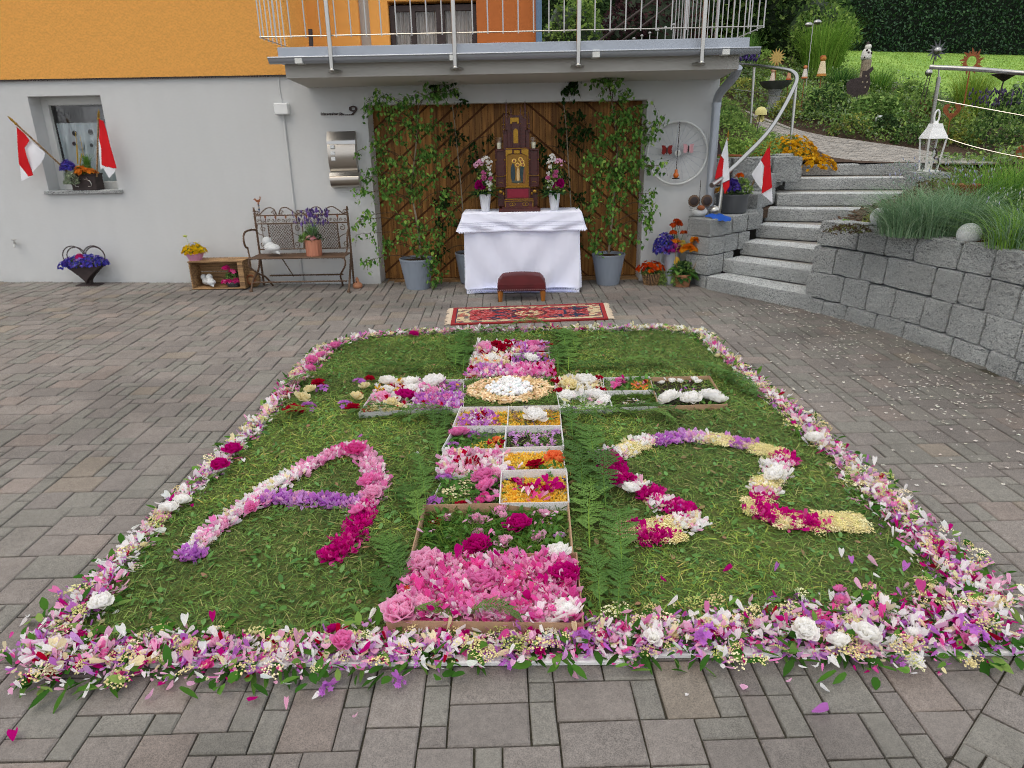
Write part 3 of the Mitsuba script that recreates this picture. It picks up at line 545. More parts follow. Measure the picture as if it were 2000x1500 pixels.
put('side_rail', join([tube([(xr, ry, zr), (xr, 11.6, zr)], .006, 6), tube([(xr, ry, 3.5), (xr, 11.6, 3.5)], .021, 8), tube([(xl, ry, zr), (xl, WY - .03, zr)], .006, 6), tube([(xl, ry, 3.5), (xl, WY - .03, 3.5)], .02, 8)]), 'm_steel', rl)
for x in np.arange(xl + .01, xr, .142):
    if np.min(abs(pxs - x)) > .05: put('bar', tube([(x, ry, zr - .015), (x, ry, 3.49)], .0065, 6), 'm_steel_bright', rl, smooth=60)
for y in np.arange(ry + .12, WY - .05, .13): put('bar', tube([(xl, y, zr - .015), (xl, y, 3.49)], .0065, 6), 'm_steel', rl, smooth=60)
for i, y in enumerate(np.arange(ry + .2, 11.6, .22)):
    put('post' if i % 8 == 7 else 'bar', tube([(xr, y, zr - .015), (xr, y, 3.49)], .019 if i % 8 == 7 else .0065, 8 if i % 8 == 7 else 6), 'm_steel_bright', rl, smooth=60)
# rear terrace railing and a sloping stair rail seen between the bars
rr = thing('terrace_railing', 'pale rear terrace railing with ball knobs behind the balcony bars', 'railing')
for x in np.linspace(1.35, 2.27, 9): put('bar', join([tube([(x, 11.6, 2.44), (x, 11.6, 2.8 + .3 * (x - 1.35))], .008, 6), ball(.022, (x, 11.6, 2.82 + .3 * (x - 1.35)), sub=1)]), 'm_steel_bright', rr)
put('sloping_rail', tube([(1.0, 11.7, 2.78), (2.3, 11.7, 3.65)], .018, 8), 'm_iron_dark', rr); put('sloping_rail', tube([(1.1, 11.75, 2.62), (2.3, 11.75, 3.42)], .014, 8), 'm_iron_dark', rr)
# small things on the balcony
mt = thing('balcony_stick', 'short dark slanting stick standing behind the left end of the railing', 'stick'); s0 = A((-2.105,7.9,2.512)); s1 = A((-2.098,7.9,2.666)); put('rod', tube([s0, s1], .022, 6), 'm_iron_dark', mt)
# old bicycle rim on the wall
bw_ = thing('bicycle_rim', 'silver bicycle rim hung as decoration on the wall right of the garage', 'wheel'); wc = A((1.701,8.12,1.407)); wr_ = .325
a_ = np.linspace(0, 2 * np.pi, 49); put('rim', tube([wc + wr_ * A([math.cos(t), 0, math.sin(t)]) for t in a_], .0125, 8, cap=False), 'm_white_frame', bw_, smooth=60)
put('hub', tube([wc + A([0, -.03, 0]), wc + A([0, .04, 0])], .022, 10), 'm_steel', bw_); put('hub_flange', tube([wc + A([0, -.02, 0]), wc + A([0, -.015, 0])], .034, 14), 'm_white_frame', bw_)
for i in range(24): t = i * 2 * np.pi / 24; put('spoke', tube([wc + A([.03 * math.cos(t + 1), .01, .03 * math.sin(t + 1)]), wc + wr_ * A([math.cos(t), 0, math.sin(t)])], .0016, 4), 'm_zinc', bw_)
wing = Polygon([(0, .01), (.02, .05), (.06, .055), (.05, .015), (.055, -.03), (.03, -.045), (0, -.01)])
for (px, py, c1, lab) in ((-.12, .03, '#7d2420', 'dark red butterfly ornament on the left side of the bicycle rim'), (.11, .04, '#c89aa0', 'pale pink butterfly ornament on the right side of the bicycle rim')):
    b = thing('butterfly_ornament', lab, 'butterfly'); o = wc + A([px, -.03, py])
    for s in (1, -1): m = ext(wing, .003, up='y'); put('wing', (m[0] * A([s, 1, 1]) + o, m[1] if s > 0 else m[1][:, ::-1]), 'vc', b, col=c1)
    put('body', ball(.008, o, (1, 1, 5)), 'm_iron_dark', b)
og = thing('hanging_bird', 'small orange clay bird hanging on a dark string inside the bicycle rim', 'ornament'); o = wc + A([-.01, -.04, -.22])
put('string', tube([wc + A([0, -.04, .32]), o + A([0, 0, .05])], .004, 5), 'm_iron_dark', og); put('body', lathe([(0, .055), (.014, .05), (.02, .035), (.014, .022), (.028, .005), (.032, -.015), (.02, -.035), (0, -.037)], 14, o), 'vc_gloss', og, col='#c8641c', smooth=True); put('perch', tube([o + A([-.04, 0, -.042]), o + A([.04, 0, -.042])], .006), 'm_iron_dark', og)
# ---------------------------------------------------------------- petals, flower heads, fern fronds
rf = np.random.default_rng(21)
def petal_t(w=.62, cup=.25, curl=.12, nu=4, nv=3, ruf=0., seed=0):
    def f(u, v):
        s = v * 2 - 1; wd = w * np.sin(np.pi * np.clip(u * .86 + .12, 0, 1)) ** .8 * .5
        x = s * wd; z = cup * s * s * wd * 2 + curl * u * u + ruf * np.sin(7 * v + seed) * u * .5
        return np.stack([x, u, z], -1)
    V, F = grid(f, nu, nv); return V, tri(F)
def ovate(w, cup, curl, nu=5, nv=4, ruf=.0, seed=0):
    """Petal that is widest near its blunt, slightly notched tip."""
    def f(u, v):
        s = v * 2 - 1; wd = w * (.16 + .84 * np.sin(np.pi * np.clip(u * .74, 0, 1)) ** 1.1) * .5
        return np.stack([s * wd, u * (1 - .10 * (1 - abs(s)) * u - .10 * s * s * u + .03 * np.sin(9 * v + 2 * seed) * u), cup * s * s * wd * 2 + curl * u * u + ruf * np.sin(6 * v + seed) * u ** 2 * .5], -1)
    V, F = grid(f, nu, nv); return V, tri(F)
PT = ovate(.62, .5, .28, ruf=.1); PT2 = ovate(.72, .55, .42, ruf=.2); PTS = ovate(.36, .3, .35, ruf=.1); PTR = ovate(.95, .35, .42, 5, 4, .22)
PLEAF = petal_t(.36, .2, -.1)
def head(layers, seed, tmpl=None, core=0):
    """Flower head of unit radius: layers of (count, tilt in degrees, length, height of the root)."""
    r = np.random.default_rng(seed); Vs, Fs, Ss, o = [], [], [], 0
    for li, (n, tilt, ln, h) in enumerate(layers):
        a0 = r.uniform(0, 6.3); t = tmpl or (PTR if li > 0 else PT2)
        yaw = a0 + np.arange(n) * 2 * np.pi / n + r.normal(0, .16, n); pit = np.radians(tilt) + r.normal(0, .13, n)
        root = np.c_[-np.sin(yaw) * .05, np.cos(yaw) * .05, np.full(n, h)]
        V, F = scat(t, root, eul(yaw, pit, r.normal(0, .2, n)), np.c_[np.full(n, ln) * r.uniform(.85, 1.1, n)] * A([[1, 1, 1]]))
        Vs.append(V); Fs.append(F + o); o += len(V); k = len(t[0])
        base = .88 + .12 * np.asarray(t[0])[:, 1]
        Ss.append((base[None] * r.uniform(.9, 1.08, (n, 1))).ravel())
    return np.vstack(Vs), np.vstack(Fs), np.concatenate(Ss)
PEONY = [head([(8, 6, .95, .08), (9, 26, .95, .1), (11, 46, .9, .12), (12, 60, .86, .14), (13, 71, .78, .16), (14, 81, .68, .2)], s) for s in range(4)]
ROSE = [head([(6, 14, 1., .1), (6, 42, .9, .15), (6, 62, .8, .2), (6, 76, .66, .25), (5, 86, .55, .28)], 20 + s, PT2) for s in range(3)]
CARN = [head([(10, 12, .95, .15), (12, 32, .9, .2), (12, 52, .8, .25), (12, 70, .68, .3), (9, 84, .55, .35)], 40 + s, petal_t(.55, .1, .05, 3, 4, .35)) for s in range(3)]
def floret(k=5): 
    return scat(petal_t(.75, .25, .1, 3, 3), np.zeros((k, 3)), eul(np.arange(k) * 2 * np.pi / k, .35, 0), .5)
def cluster(n, seed, fl, r0=.42):
    r = np.random.default_rng(seed); th = np.arccos(r.uniform(.05, 1, n)); ph = r.uniform(0, 6.3, n) + np.arange(n) * 2.4
    p = np.c_[np.sin(th) * np.cos(ph), np.sin(th) * np.sin(ph), np.cos(th) * .7] * .62
    V, F = scat(fl, p, eul(ph - np.pi / 2, -th * .8, 0), r.uniform(.85, 1.2, n) * r0 * 2)
    return V, F, np.repeat(r.uniform(.8, 1.1, n), len(fl[0]))
RHODO = [cluster(9, 60 + s, floret(), .38) for s in range(3)]
def daisy(seed):
    r = np.random.default_rng(seed); n = 15
    V, F = scat(petal_t(.24, .1, .05, 3, 2), np.c_[np.zeros((n, 2)), np.full(n, .1)], eul(np.arange(n) * 2 * np.pi / n + r.normal(0, .08, n), .12 + r.normal(0, .12, n), 0), 1.)
    B = ball(.3, (0, 0, .1), (1, 1, .5), 1); return join([(V, F, np.tile(lin('#e6e4dc'), (len(V), 1))), (B[0], B[1], np.tile(lin('#d9a51e'), (len(B[0]), 1)))])
DAISY = [daisy(s) for s in range(3)]
def umbel(seed, n=46):
    r = np.random.default_rng(seed); rr = np.sqrt(r.uniform(0, 1, n)); ph = r.uniform(0, 6.3, n)
    t = (A([[-.5, -.5, 0], [.5, -.5, 0], [.5, .5, 0], [-.5, .5, 0], [0, 0, .5]]), A([[0, 1, 4], [1, 2, 4], [2, 3, 4], [3, 0, 4]]))
    V, F = scat(t, np.c_[rr * np.cos(ph), rr * np.sin(ph), .25 + .25 * (1 - rr ** 2) + r.normal(0, .06, n)], eul(r.uniform(0, 6, n), r.normal(0, .4, n), r.normal(0, .4, n)), r.uniform(.10, .2, n))
    return V, F, np.repeat(r.uniform(.75, 1.1, n), 5)
UMB = [umbel(s) for s in range(3)]
KINDS = {'peony': PEONY, 'rose': ROSE, 'carnation': CARN, 'rhododendron': RHODO, 'daisy': DAISY, 'elderflower': UMB}
COLS = {'white': '#ffffff', 'cream': '#f3eac2', 'pale pink': '#f6c0de', 'pink': '#f08fca', 'bright pink': '#ea5aac', 'magenta': '#cc1488', 'red': '#b80c34', 'dark red': '#8c0c2a', 'lilac': '#c97cd6', 'pale lilac': '#dcaae4', 'orange': '#f58f5a', 'yellow': '#eec33c', 'blue': '#3a49b4'}
HEADS = []
def flower(kind, colour, p, r, where, sq=.8, put_it=True):
    T_ = KINDS[kind]; t = T_[rf.integers(len(T_))]; V = t[0] * A([r, r, r * sq])
    R = eul(rf.uniform(0, 6.3), rf.normal(0, .18), rf.normal(0, .18))[0]; V = V @ R.T + A(p)
    if np.ndim(t[2]) == 2: C = t[2] * rf.uniform(.9, 1.05)
    else: C = np.clip(lin(COLS[colour])[None] * t[2][:, None] * rf.uniform(.96, 1.05), 0, .97)
    if colour in ('white', 'cream') and np.ndim(t[2]) == 1: C = C * (1 - A([.0, .03, .16]) * (np.clip(1 - t[2], 0, 1)[:, None] * 3))
    m = (V, t[1], C)
    if put_it: HEADS.append((kind, colour, p, m, where))
    return m
def emit_heads():
    """Every flower head becomes a thing; those that share a colour and a place are told apart by their order from left to right."""
    by = {}
    for h in HEADS: by.setdefault((h[0], h[1], h[4]), []).append(h)
    word = ['first', 'second', 'third', 'fourth', 'fifth', 'sixth', 'seventh', 'eighth', 'ninth', 'tenth', 'eleventh', 'twelfth', 'thirteenth', 'fourteenth']
    nm = {'rhododendron': 'rhododendron_cluster', 'daisy': 'daisy_head', 'peony': 'peony_head', 'rose': 'rose_head', 'carnation': 'carnation_head', 'elderflower': 'elderflower_umbel'}
    for (kind, colour, where), hs in by.items():
        hs.sort(key=lambda h: h[2][0] / (h[2][1] + .5))
        for i, h in enumerate(hs):
            pre = '' if len(hs) == 1 else (f'{"leftmost" if i == 0 else "rightmost" if i == len(hs) - 1 else word[i] + " from left"} ' )
            w = '' if kind == 'daisy' else colour + ' '
            lab = f'{pre}{w}{"rhododendron cluster" if kind == "rhododendron" else kind + (" blossom" if kind != "elderflower" else " umbel")} {where}'
            k = uname(nm[kind]); labels[k] = {'label': lab, 'category': 'flower'}
            if len(hs) > 1: labels[k]['group'] = f'{colour} {kind} blossoms {where}'
            V, F, C = h[3]
            scene[k] = mikit.ply(trimesh.Trimesh(V, F, process=False), 'vc_petal', smooth=True, color=C)
def frond_t(seed, n=21):
    r = np.random.default_rng(seed); ms = []
    leaf = (A([[0, 0, 0], [.32, .5, .05], [0, 1, 0], [-.32, .5, .05]]), A([[0, 1, 2], [0, 2, 3]]))
    for i in range(n):
        t = .04 + .95 * i / n; ln = .21 * math.sin(math.pi * min(1, .18 + .82 * (1 - t) * 1.0)) ** .9 * (1 if t > .1 else .7) * (1.1 - .25 * t)
        for s in (1, -1):
            a = s * (1.2 - .35 * t) + r.normal(0, .05); m = 9; q = np.linspace(.06, .96, m)
            d = A([math.sin(a), math.cos(a), 0]); base = A([0, t, .02 * math.sin(3 * t)]); lz = r.normal(-.02, .04)
            for sd in (1, -1):
                pos = base + np.outer(q * ln, d) + np.c_[0 * q, 0 * q, lz * q]; yaw = np.full(m, -a - sd * .95)
                ms.append(scat(leaf, pos, eul(yaw, r.normal(.1, .15, m), 0), np.c_[np.full(m, .036), (1.05 - q * .8) * ln * .24 + .003, np.full(m, .04)]))
    V, F = join(ms); V2, F2 = tube([(0, -.08, .0), (0, .3, .012), (0, .7, .012), (0, 1, .0)], [.007, .006, .004, .002], 5)
    n1, n2 = len(V), len(V2); S = np.vstack([np.tile(A([1, 1, 1.]), (n1, 1)) * np.repeat(r.uniform(.8, 1.15, n1 // 4), 4)[:, None], np.tile(A([1.6, 1.35, .9]), (n2, 1))])
    return np.vstack([V, V2]), np.vstack([F, F2 + n1]), S
FROND = [frond_t(s) for s in range(4)]
def frond(p, q, where, z0=.045, arch=.03, wide=1., col=None, group=None):
    p, q = A(p, float), A(q, float); L = np.linalg.norm((q - p)[:2]); yaw = math.atan2(-(q - p)[0], (q - p)[1]); V, F, S = FROND[rf.integers(4)]
    V = V.copy(); V[:, 0] += .06 * V[:, 1] ** 2 * rf.normal(); U = V * A([L * wide, L, L * .9]); U[:, 2] += arch * np.sin(np.pi * np.clip(V[:, 1], 0, 1)) + .04 * U[:, 0] * rf.normal()
    U = U @ eul(yaw, 0, 0)[0].T + A([p[0], p[1], z0 + rf.uniform(0, .012)])
    c = lin(col or ['#3f6325', '#4a6e2c', '#385a20', '#587a32'][rf.integers(4)])
    k = uname('fern_frond'); labels[k] = {'label': where, 'category': 'fern frond', 'group': group or 'fern fronds edging the flower cross'}
    scene[k] = mikit.ply(trimesh.Trimesh(U, F, process=False), 'vc_cut', color=np.clip(c * S, 0, .9))
# ---------------------------------------------------------------- the carpet of cut grass
BORD = [(-1.623,1.876,0),(-1.332,1.906,0),(-1.041,1.908,0),(-0.732,1.908,0),(-0.465,1.942,0),(-0.223,1.934,0),(0.035,1.967,0),(0.296,1.976,0),(0.646,1.993,0),(0.996,2.002,0),(1.316,2.02,0),(1.636,2.116,0),(1.641,2.346,0),(1.636,2.6,0),(1.641,2.926,0),(1.636,3.297,0),(1.616,3.65,0),(1.609,4.031,0),(1.552,4.441,0),(1.536,4.989,0),(1.488,5.313,0),(1.486,5.72,0),(1.228,5.927,0),(0.787,5.918,0),(0.259,5.946,0),(-0.316,5.911,0),(-0.849,5.924,0),(-1.317,5.82,0.004),(-1.556,5.549,0.007),(-1.597,5.234,0.007),(-1.594,4.812,0.006),(-1.591,4.447,0.005),(-1.593,4.044,0.004),(-1.596,3.665,0.004),(-1.611,3.374,0.003),(-1.628,3.042,0.002),(-1.653,2.782,0.002),(-1.642,2.557,0.001),(-1.634,2.327,0.001),(-1.635,2.157,0),(-1.637,1.979,0)]
BW = [.26,.27,.26,.24,.26,.22,.23,.26,.29,.36,.42,.36,.30,.27,.24,.2,.19,.16,.15,.13,.13,.17,.14,.13,.12,.12,.13,.15,.18,.18,.17,.15,.14,.14,.14,.13,.13,.15,.18,.24,.3]
BP = A(BORD)[:, :2]; mat_poly = Polygon(BP); shapely.prepare(mat_poly)
def cz(x, y): return .022 + .028 * meshkit.fbm(np.stack([np.asarray(x) * 3.1, np.asarray(y) * 3.1, np.zeros_like(np.asarray(x, float))], -1), 3)
gcx = thing('grass_carpet', 'rounded rectangle carpet of freshly cut grass laid on the driveway', 'grass carpet')
xs, ys = np.arange(-1.9, 1.95, .04), np.arange(1.6, 6.1, .04); X, Y = np.meshgrid(xs, ys, indexing='ij'); ins = shapely.contains_xy(mat_poly, X, Y); F = []
okc = ins[:-1, :-1] & ins[1:, :-1] & ins[:-1, 1:] & ins[1:, 1:]; I, J = np.nonzero(okc); a = I * len(ys) + J
put('mat', (np.stack([X, Y, cz(X, Y) - .008], -1).reshape(-1, 3), np.stack([a, a + len(ys), a + len(ys) + 1, a + 1], 1)), 'm_mat', gcx, smooth=True)
def inside(n, lo=None):
    x, y = rf.uniform(-1.85, 1.85, n), rf.uniform(1.7, 6.0, n); k = shapely.contains_xy(mat_poly, x, y); return x[k], y[k]
BL = (A([[-.5, 0, 0], [.5, 0, 0], [-.42, .5, .10], [.42, .5, .10], [0, 1, .02]]), A([[0, 1, 3], [0, 3, 2], [2, 3, 4]]))
x, y = inside(135000); n = len(x); ln = rf.uniform(.018, .066, n); 
C = pick(n, [('#506c2b', 5), ('#648036', 5), ('#3c5521', 5), ('#7d9448', 2.4), ('#93915a', 1.3), ('#44692b', 3)], rf)
pt_ = meshkit.fbm(np.c_[x * 2.2, y * 2.2, x * 0], 3)[:, None]; C = C * (.45 + 1.1 * pt_); C = np.where((pt_ > .56) & (rf.uniform(0, 1, (n, 1)) < .35), C * A([1.3, 1.05, .8]), C)
put('clippings', scat(BL, np.c_[x, y, cz(x, y) - .004], eul(rf.uniform(0, 6.3, n), rf.normal(.12, .25, n), rf.normal(0, .5, n)), np.c_[rf.uniform(.0022, .004, n), ln, ln], C * 1.3), 'vc_cut', gcx, kind='stuff')
x, y = inside(5200); n = len(x)
put('leaf_scraps', scat(PLEAF, np.c_[x, y, cz(x, y) + .004], eul(rf.uniform(0, 6.3, n), rf.normal(.1, .35, n), rf.normal(0, .3, n)), np.c_[rf.uniform(.03, .06, n), rf.uniform(.016, .045, n), np.full(n, .02)], pick(n, [('#4f7a34', 4), ('#5f8a48', 3), ('#3f6a2c', 3), ('#7b6a48', .5), ('#8a6a50', .3)], rf)), 'vc_cut', gcx, kind='stuff', smooth=True)
PALS = {'w': [('white', 5), ('pale pink', 1.2), ('cream', 1)], 'p': [('pink', 3), ('pale pink', 3), ('white', 1)], 'P': [('pale pink', 5), ('white', 1.2), ('pink', 1)], 'm': [('magenta', 6), ('bright pink', 1.5)], 'l': [('lilac', 5), ('pale lilac', 2)],
        'r': [('red', 5), ('dark red', 2)], 'c': [('cream', 5), ('white', 1)], 'y': [('yellow', 1)], 'o': [('orange', 4), ('pale pink', 1)], 'L': [('pale lilac', 4), ('pale pink', 1)], 'b': [('bright pink', 4), ('pink', 2), ('magenta', 1)]}
def pal(k): return [(COLS[a], b) for a, b in PALS[k]]
def petals(x, y, z, lo, hi, C, t=None, tilt=.32):
    n = len(x); s = rf.uniform(lo, hi, n)
    return scat(t or PT, np.c_[x, y, z], eul(rf.uniform(0, 6.3, n), rf.normal(.12, tilt, n), rf.normal(0, tilt, n)), np.c_[s * rf.uniform(.55, 1.3, n), s * rf.uniform(.8, 1.35, n), s * .9], C)
# --- border of petals and leaves
seg = np.r_[BP, BP[:1]]; W_ = np.r_[BW, BW[:1]]; sl = np.r_[0, np.cumsum(np.linalg.norm(np.diff(seg, axis=0), axis=1))]
def border_pts(n, spread=.30, off=0.):
    s = rf.uniform(0, sl[-1], n); w = np.interp(s, sl, W_); k = rf.uniform(0, .42, n) < w; s = s[k]; w = w[k]; x, y = np.interp(s, sl, seg[:, 0]), np.interp(s, sl, seg[:, 1])
    e = .02; tx, ty = np.interp((s + e) % sl[-1], sl, seg[:, 0]) - x, np.interp((s + e) % sl[-1], sl, seg[:, 1]) - y; L = np.hypot(tx, ty) + 1e-9
    o = np.clip(rf.normal(0, spread, len(s)), -.52, .52) * w + off * w; return s, x + ty / L * o, y - tx / L * o, o / w
fb = thing('flower_border', 'border of loose pink, white, lilac and red petals around the grass carpet', 'flower border')
def clumps(s, x, y, back=True):
    """Palette letters by place, so that colours come in clumps."""
    q = meshkit.noise(np.c_[x * 9, y * 9, s * 0]) * .6 + rf.uniform(0, .4, len(s)); q2 = meshkit.noise(np.c_[x * 6 + 50, y * 6, s * 0])
    left = (x < -.3) & (y > 2.3) & (y < 4.3)
    L = np.where(q < .30, 'w', np.where(q < .41, 'P', np.where(q < .50, np.where(q2 < .5, 'm', 'b'), np.where(q < .60, 'l', np.where(q < .78, 'w', np.where(q < .83, 'r', np.where(q < .90, 'p', 'c')))))))
    L = np.where(left & (rf.uniform(0, 1, len(s)) < .45), 'w', L); farl = (y > 4.3) & (x < 0) & (rf.uniform(0, 1, len(s)) < .5); L = np.where(farl, 'p', L)
    fr = (y > 5.6) & (x > .3) & (rf.uniform(0, 1, len(s)) < .55); return np.where(fr, 'c', L)
def colour(L): 
    C = np.zeros((len(L), 3))
    for k in set(L): m = L == k; C[m] = pick(m.sum(), pal(k), rf)
    return C
s, x, y, o = border_pts(24000, .21); n = len(s); dense = rf.uniform(0, 1, n) < np.where(y > 5.5, .45, 1); s, x, y, o = s[dense], x[dense], y[dense], o[dense]; n = len(s)
C = colour(clumps(s, x, y)); near = np.clip((4.5 - y) / 2.5, 0, 1)
zb_ = .026 + .028 * rf.uniform(0, 1, n) * (1 - (o / .65) ** 2); st_ = np.arange(n) % 5 < 2
put('petals', join([petals(x[~st_], y[~st_], zb_[~st_], .014, .028, C[~st_], tilt=.36), petals(x[st_], y[st_], zb_[st_], .022, .046, C[st_], PTS, .36)]), 'vc_petal', fb, kind='stuff', smooth=True)
s, x, y, o = border_pts(2200, .2); n = len(s)
put('large_petals', petals(x, y, .045 + .018 * rf.uniform(0, 1, n), .024, .046, colour(np.where(rf.uniform(0, 1, n) < .72, 'w', clumps(s, x, y))), PT2, .38), 'vc_petal', fb, kind='stuff', smooth=True)
s, x, y, o = border_pts(5200, .33, .04); n = len(s); keep = (rf.uniform(0, 1, n) < np.where(y > 5.3, 1., .6)); x, y = x[keep], y[keep]; n = len(x)
put('leaves', scat(PLEAF, np.c_[x, y, np.full(n, .025) + rf.uniform(0, .03, n)], eul(rf.uniform(0, 6.3, n), rf.normal(.1, .4, n), rf.normal(0, .4, n)), np.c_[rf.uniform(.04, .09, n), rf.uniform(.03, .075, n), np.full(n, .04)], pick(n, [('#4f7d31', 3), ('#6d9a45', 2), ('#3d6a2a', 3), ('#86a857', 1)], rf)), 'vc_leaf', fb, kind='stuff', smooth=True)
s, x, y, o = border_pts(900, .25); n = len(s)
put('elder_sprays', join([scat(UMB[i], np.c_[x, y, np.full(n, .05)][i::3], eul(rf.uniform(0, 6, len(x[i::3])), rf.normal(0, .3, len(x[i::3])), 0), rf.uniform(.018, .04, len(x[i::3])), pick(len(x[i::3]), [('#e2d79a', 3), ('#eee6c0', 1), ('#c9cf7a', 1)], rf)) for i in range(3)]), 'vc', fb, kind='stuff')
s, x, y, o = border_pts(480, .22); n = len(s); ms = []
for i in range(n):
    kd = ['rhododendron', 'rose', 'carnation', 'peony'][rf.choice(4, p=[.45, .25, .1, .2])]; cl = {'rhododendron': ['lilac', 'pale lilac', 'lilac'], 'rose': ['pale pink', 'pink', 'bright pink', 'cream'], 'carnation': ['red', 'magenta', 'white'], 'peony': ['white', 'white', 'pink', 'magenta']}[kd]
    ms.append(flower(kd, cl[rf.integers(len(cl))], (x[i], y[i], .036), rf.uniform(.018, .034), '', put_it=False))
put('small_blossoms', join(ms), 'vc_petal', fb, kind='stuff', smooth=True)
# long leaves lying out over the pavers along the front edge
FE = A([(-1.633,1.789,0),(-1.458,1.799,0),(-1.159,1.83,0),(-0.771,1.815,0),(-0.505,1.801,0),(-0.287,1.891,-0),(0.268,1.886,0),(0.584,1.883,-0),(0.816,1.881,-0),(1.112,1.878,0),(1.383,1.923,0),(1.615,1.945,0)])
q = rf.uniform(0, len(FE) - 1.01, 150); i = q.astype(int); p = FE[i] + (FE[i + 1] - FE[i]) * (q - i)[:, None]; n = len(p)
put('long_leaves', scat(petal_t(.2, .3, -.05, 6, 3), np.c_[p[:, 0], p[:, 1] + rf.uniform(0, .09, n), np.full(n, .025)], eul(np.pi + rf.normal(0, .75, n), rf.normal(-.05, .08, n), rf.normal(0, .3, n)), np.c_[rf.uniform(.05, .09, n), rf.uniform(.04, .09, n), np.full(n, .05)], pick(n, [('#426a2c', 3), ('#385c26', 3), ('#5a8038', 1)], rf)), 'vc_leaf', fb, kind='stuff', smooth=True)
# loose petals on the pavers and on the grass
LP = A([(-1.498,1.583,0),(-1.345,1.798,0),(-1.144,1.781,0),(-1.19,1.742,0),(-0.84,1.75,0),(-0.524,1.666,0),(-0.634,1.792,-0),(-0.411,1.823,0),(-0.068,1.889,0),(0.162,1.818,0),(0.318,1.885,0),(0.365,1.866,-0),(0.812,1.801,0),(0.93,1.757,0),(1.341,1.876,0),(0.947,2.324,0),(1.349,2.351,0),(1.325,2.279,0),(1.238,2.414,0),(1.43,2.317,-0),(-1.56,3.313,0.003),(-1.463,3.341,0.002),(-0.935,3.64,0),(-0.541,2.379,0),(-1.099,2.052,0),(0.367,2.726,0),(0.692,2.784,0),(1.259,2.369,0),(-1.528,2.871,0.002),(-0.558,3.414,-0),(0.752,2.326,0),(0.524,2.265,0),(0.844,1.676,0),(-0.668,1.738,0),(-1.334,1.878,0),(-0.735,1.697,-0),(0.496,1.75,0),(0.673,1.791,0),(1.631,1.97,-0),(1.655,2.047,0)])
n = len(LP); put('loose_petals', petals(LP[:, 0], LP[:, 1], np.where(shapely.contains_xy(mat_poly, LP[:, 0], LP[:, 1]), .055, .008), .022, .042, pick(n, [(COLS['white'], 4), (COLS['pale pink'], 3), (COLS['lilac'], 2), (COLS['magenta'], 2)], rf), PT2, .15), 'vc_petal', kind='stuff', label='single petals scattered over the grass and pavers around the carpet', cat='petals', smooth=True)
put('edging_strip', join([cb(-1.25, 1.885, 0, .35, 1.925, .018, .004)]), 'm_white_plastic', label='long thin white edging strip under the front edge of the flower border', cat='edging strip')
put('edging_strip', cb(.362, 1.915, 0, 1.72, 1.955, .018, .004), 'm_white_plastic', label='white edging strip under the front right corner of the flower border', cat='edging strip')
# --- letters
def letter(name, label, strokes):
    k = thing(name, label, 'flower letter', 'letters laid out in petals on the grass'); ms, el = [], []
    for nodes, wd in strokes:
        P_ = A([nd[0] for nd in nodes]); seglen = np.r_[0, np.cumsum(np.linalg.norm(np.diff(P_[:, :2], axis=0), axis=1))]; N = int(seglen[-1] * wd * 12000)
        s = rf.uniform(0, seglen[-1], N); x, y = np.interp(s, seglen, P_[:, 0]), np.interp(s, seglen, P_[:, 1]); e = .03
        tx, ty = np.interp(np.minimum(s + e, seglen[-1]), seglen, P_[:, 0]) - np.interp(s - e, seglen, P_[:, 0]), np.interp(np.minimum(s + e, seglen[-1]), seglen, P_[:, 1]) - np.interp(s - e, seglen, P_[:, 1]); L = np.hypot(tx, ty) + 1e-9
        o = np.clip(rf.normal(0, .28, N), -.5, .5) * wd; x += ty / L * o; y -= tx / L * o
        idx = np.clip(np.round(np.interp(s + rf.normal(0, .03, N), seglen, np.arange(len(P_)))).astype(int), 0, len(P_) - 1); L_ = A([nodes[i][1] for i in idx])
        isc = L_ == 'c'; h = .036 + .015 * rf.uniform(0, 1, N) * (1 - (o / wd / .6) ** 2)
        if isc.any():
            xe, ye, he = x[isc], y[isc], h[isc]; 
            for i in range(3): m = len(xe[i::3]); el.append(scat(UMB[i], np.c_[xe, ye, he][i::3], eul(rf.uniform(0, 6, m), rf.normal(0, .2, m), 0), rf.uniform(.02, .034, m), pick(m, [('#e6da9c', 3), ('#eee5b8', 2), ('#d6cf86', 1)], rf)))
        x, y, h, L_ = x[~isc], y[~isc], h[~isc], L_[~isc]; ms.append(petals(x, y, h, .018, .038, colour(L_), PT2, .36))
    put('petals', join(ms), 'vc_petal', k, kind='stuff', smooth=True)
    if el: put('elder_blossom', join(el), 'vc', k, kind='stuff')
letter('petal_letter', 'capital letter A of white, pale pink, lilac and magenta petals on the grass',
  [([((-1.37,2.468,0.001),'l'),((-1.366,2.573,0.001),'w'),((-1.349,2.693,0.001),'P'),((-1.326,2.778,0.001),'w'),((-1.286,2.89,0.001),'w'),((-1.252,3.036,0.001),'w'),((-1.189,3.156,0.001),'w'),((-1.121,3.278,0.001),'P'),((-1.05,3.414,0),'P'),((-0.943,3.546,0),'b')], .09),
   ([((-0.943,3.546,0),'p'),((-0.855,3.422,0),'P'),((-0.781,3.27,0),'P'),((-0.728,3.13,-0),'p'),((-0.718,2.976,0),'P'),((-0.747,2.881,0),'p'),((-0.721,2.812,0),'m'),((-0.728,2.683,0),'m'),((-0.746,2.583,0),'m'),((-0.764,2.507,0),'m'),((-0.8,2.439,0),'m')], .105),
   ([((-1.274,2.923,0.001),'p'),((-1.177,2.96,0.001),'l'),((-1.052,2.949,0),'L'),((-0.925,2.927,0),'l'),((-0.775,2.9,0),'L')], .095)])
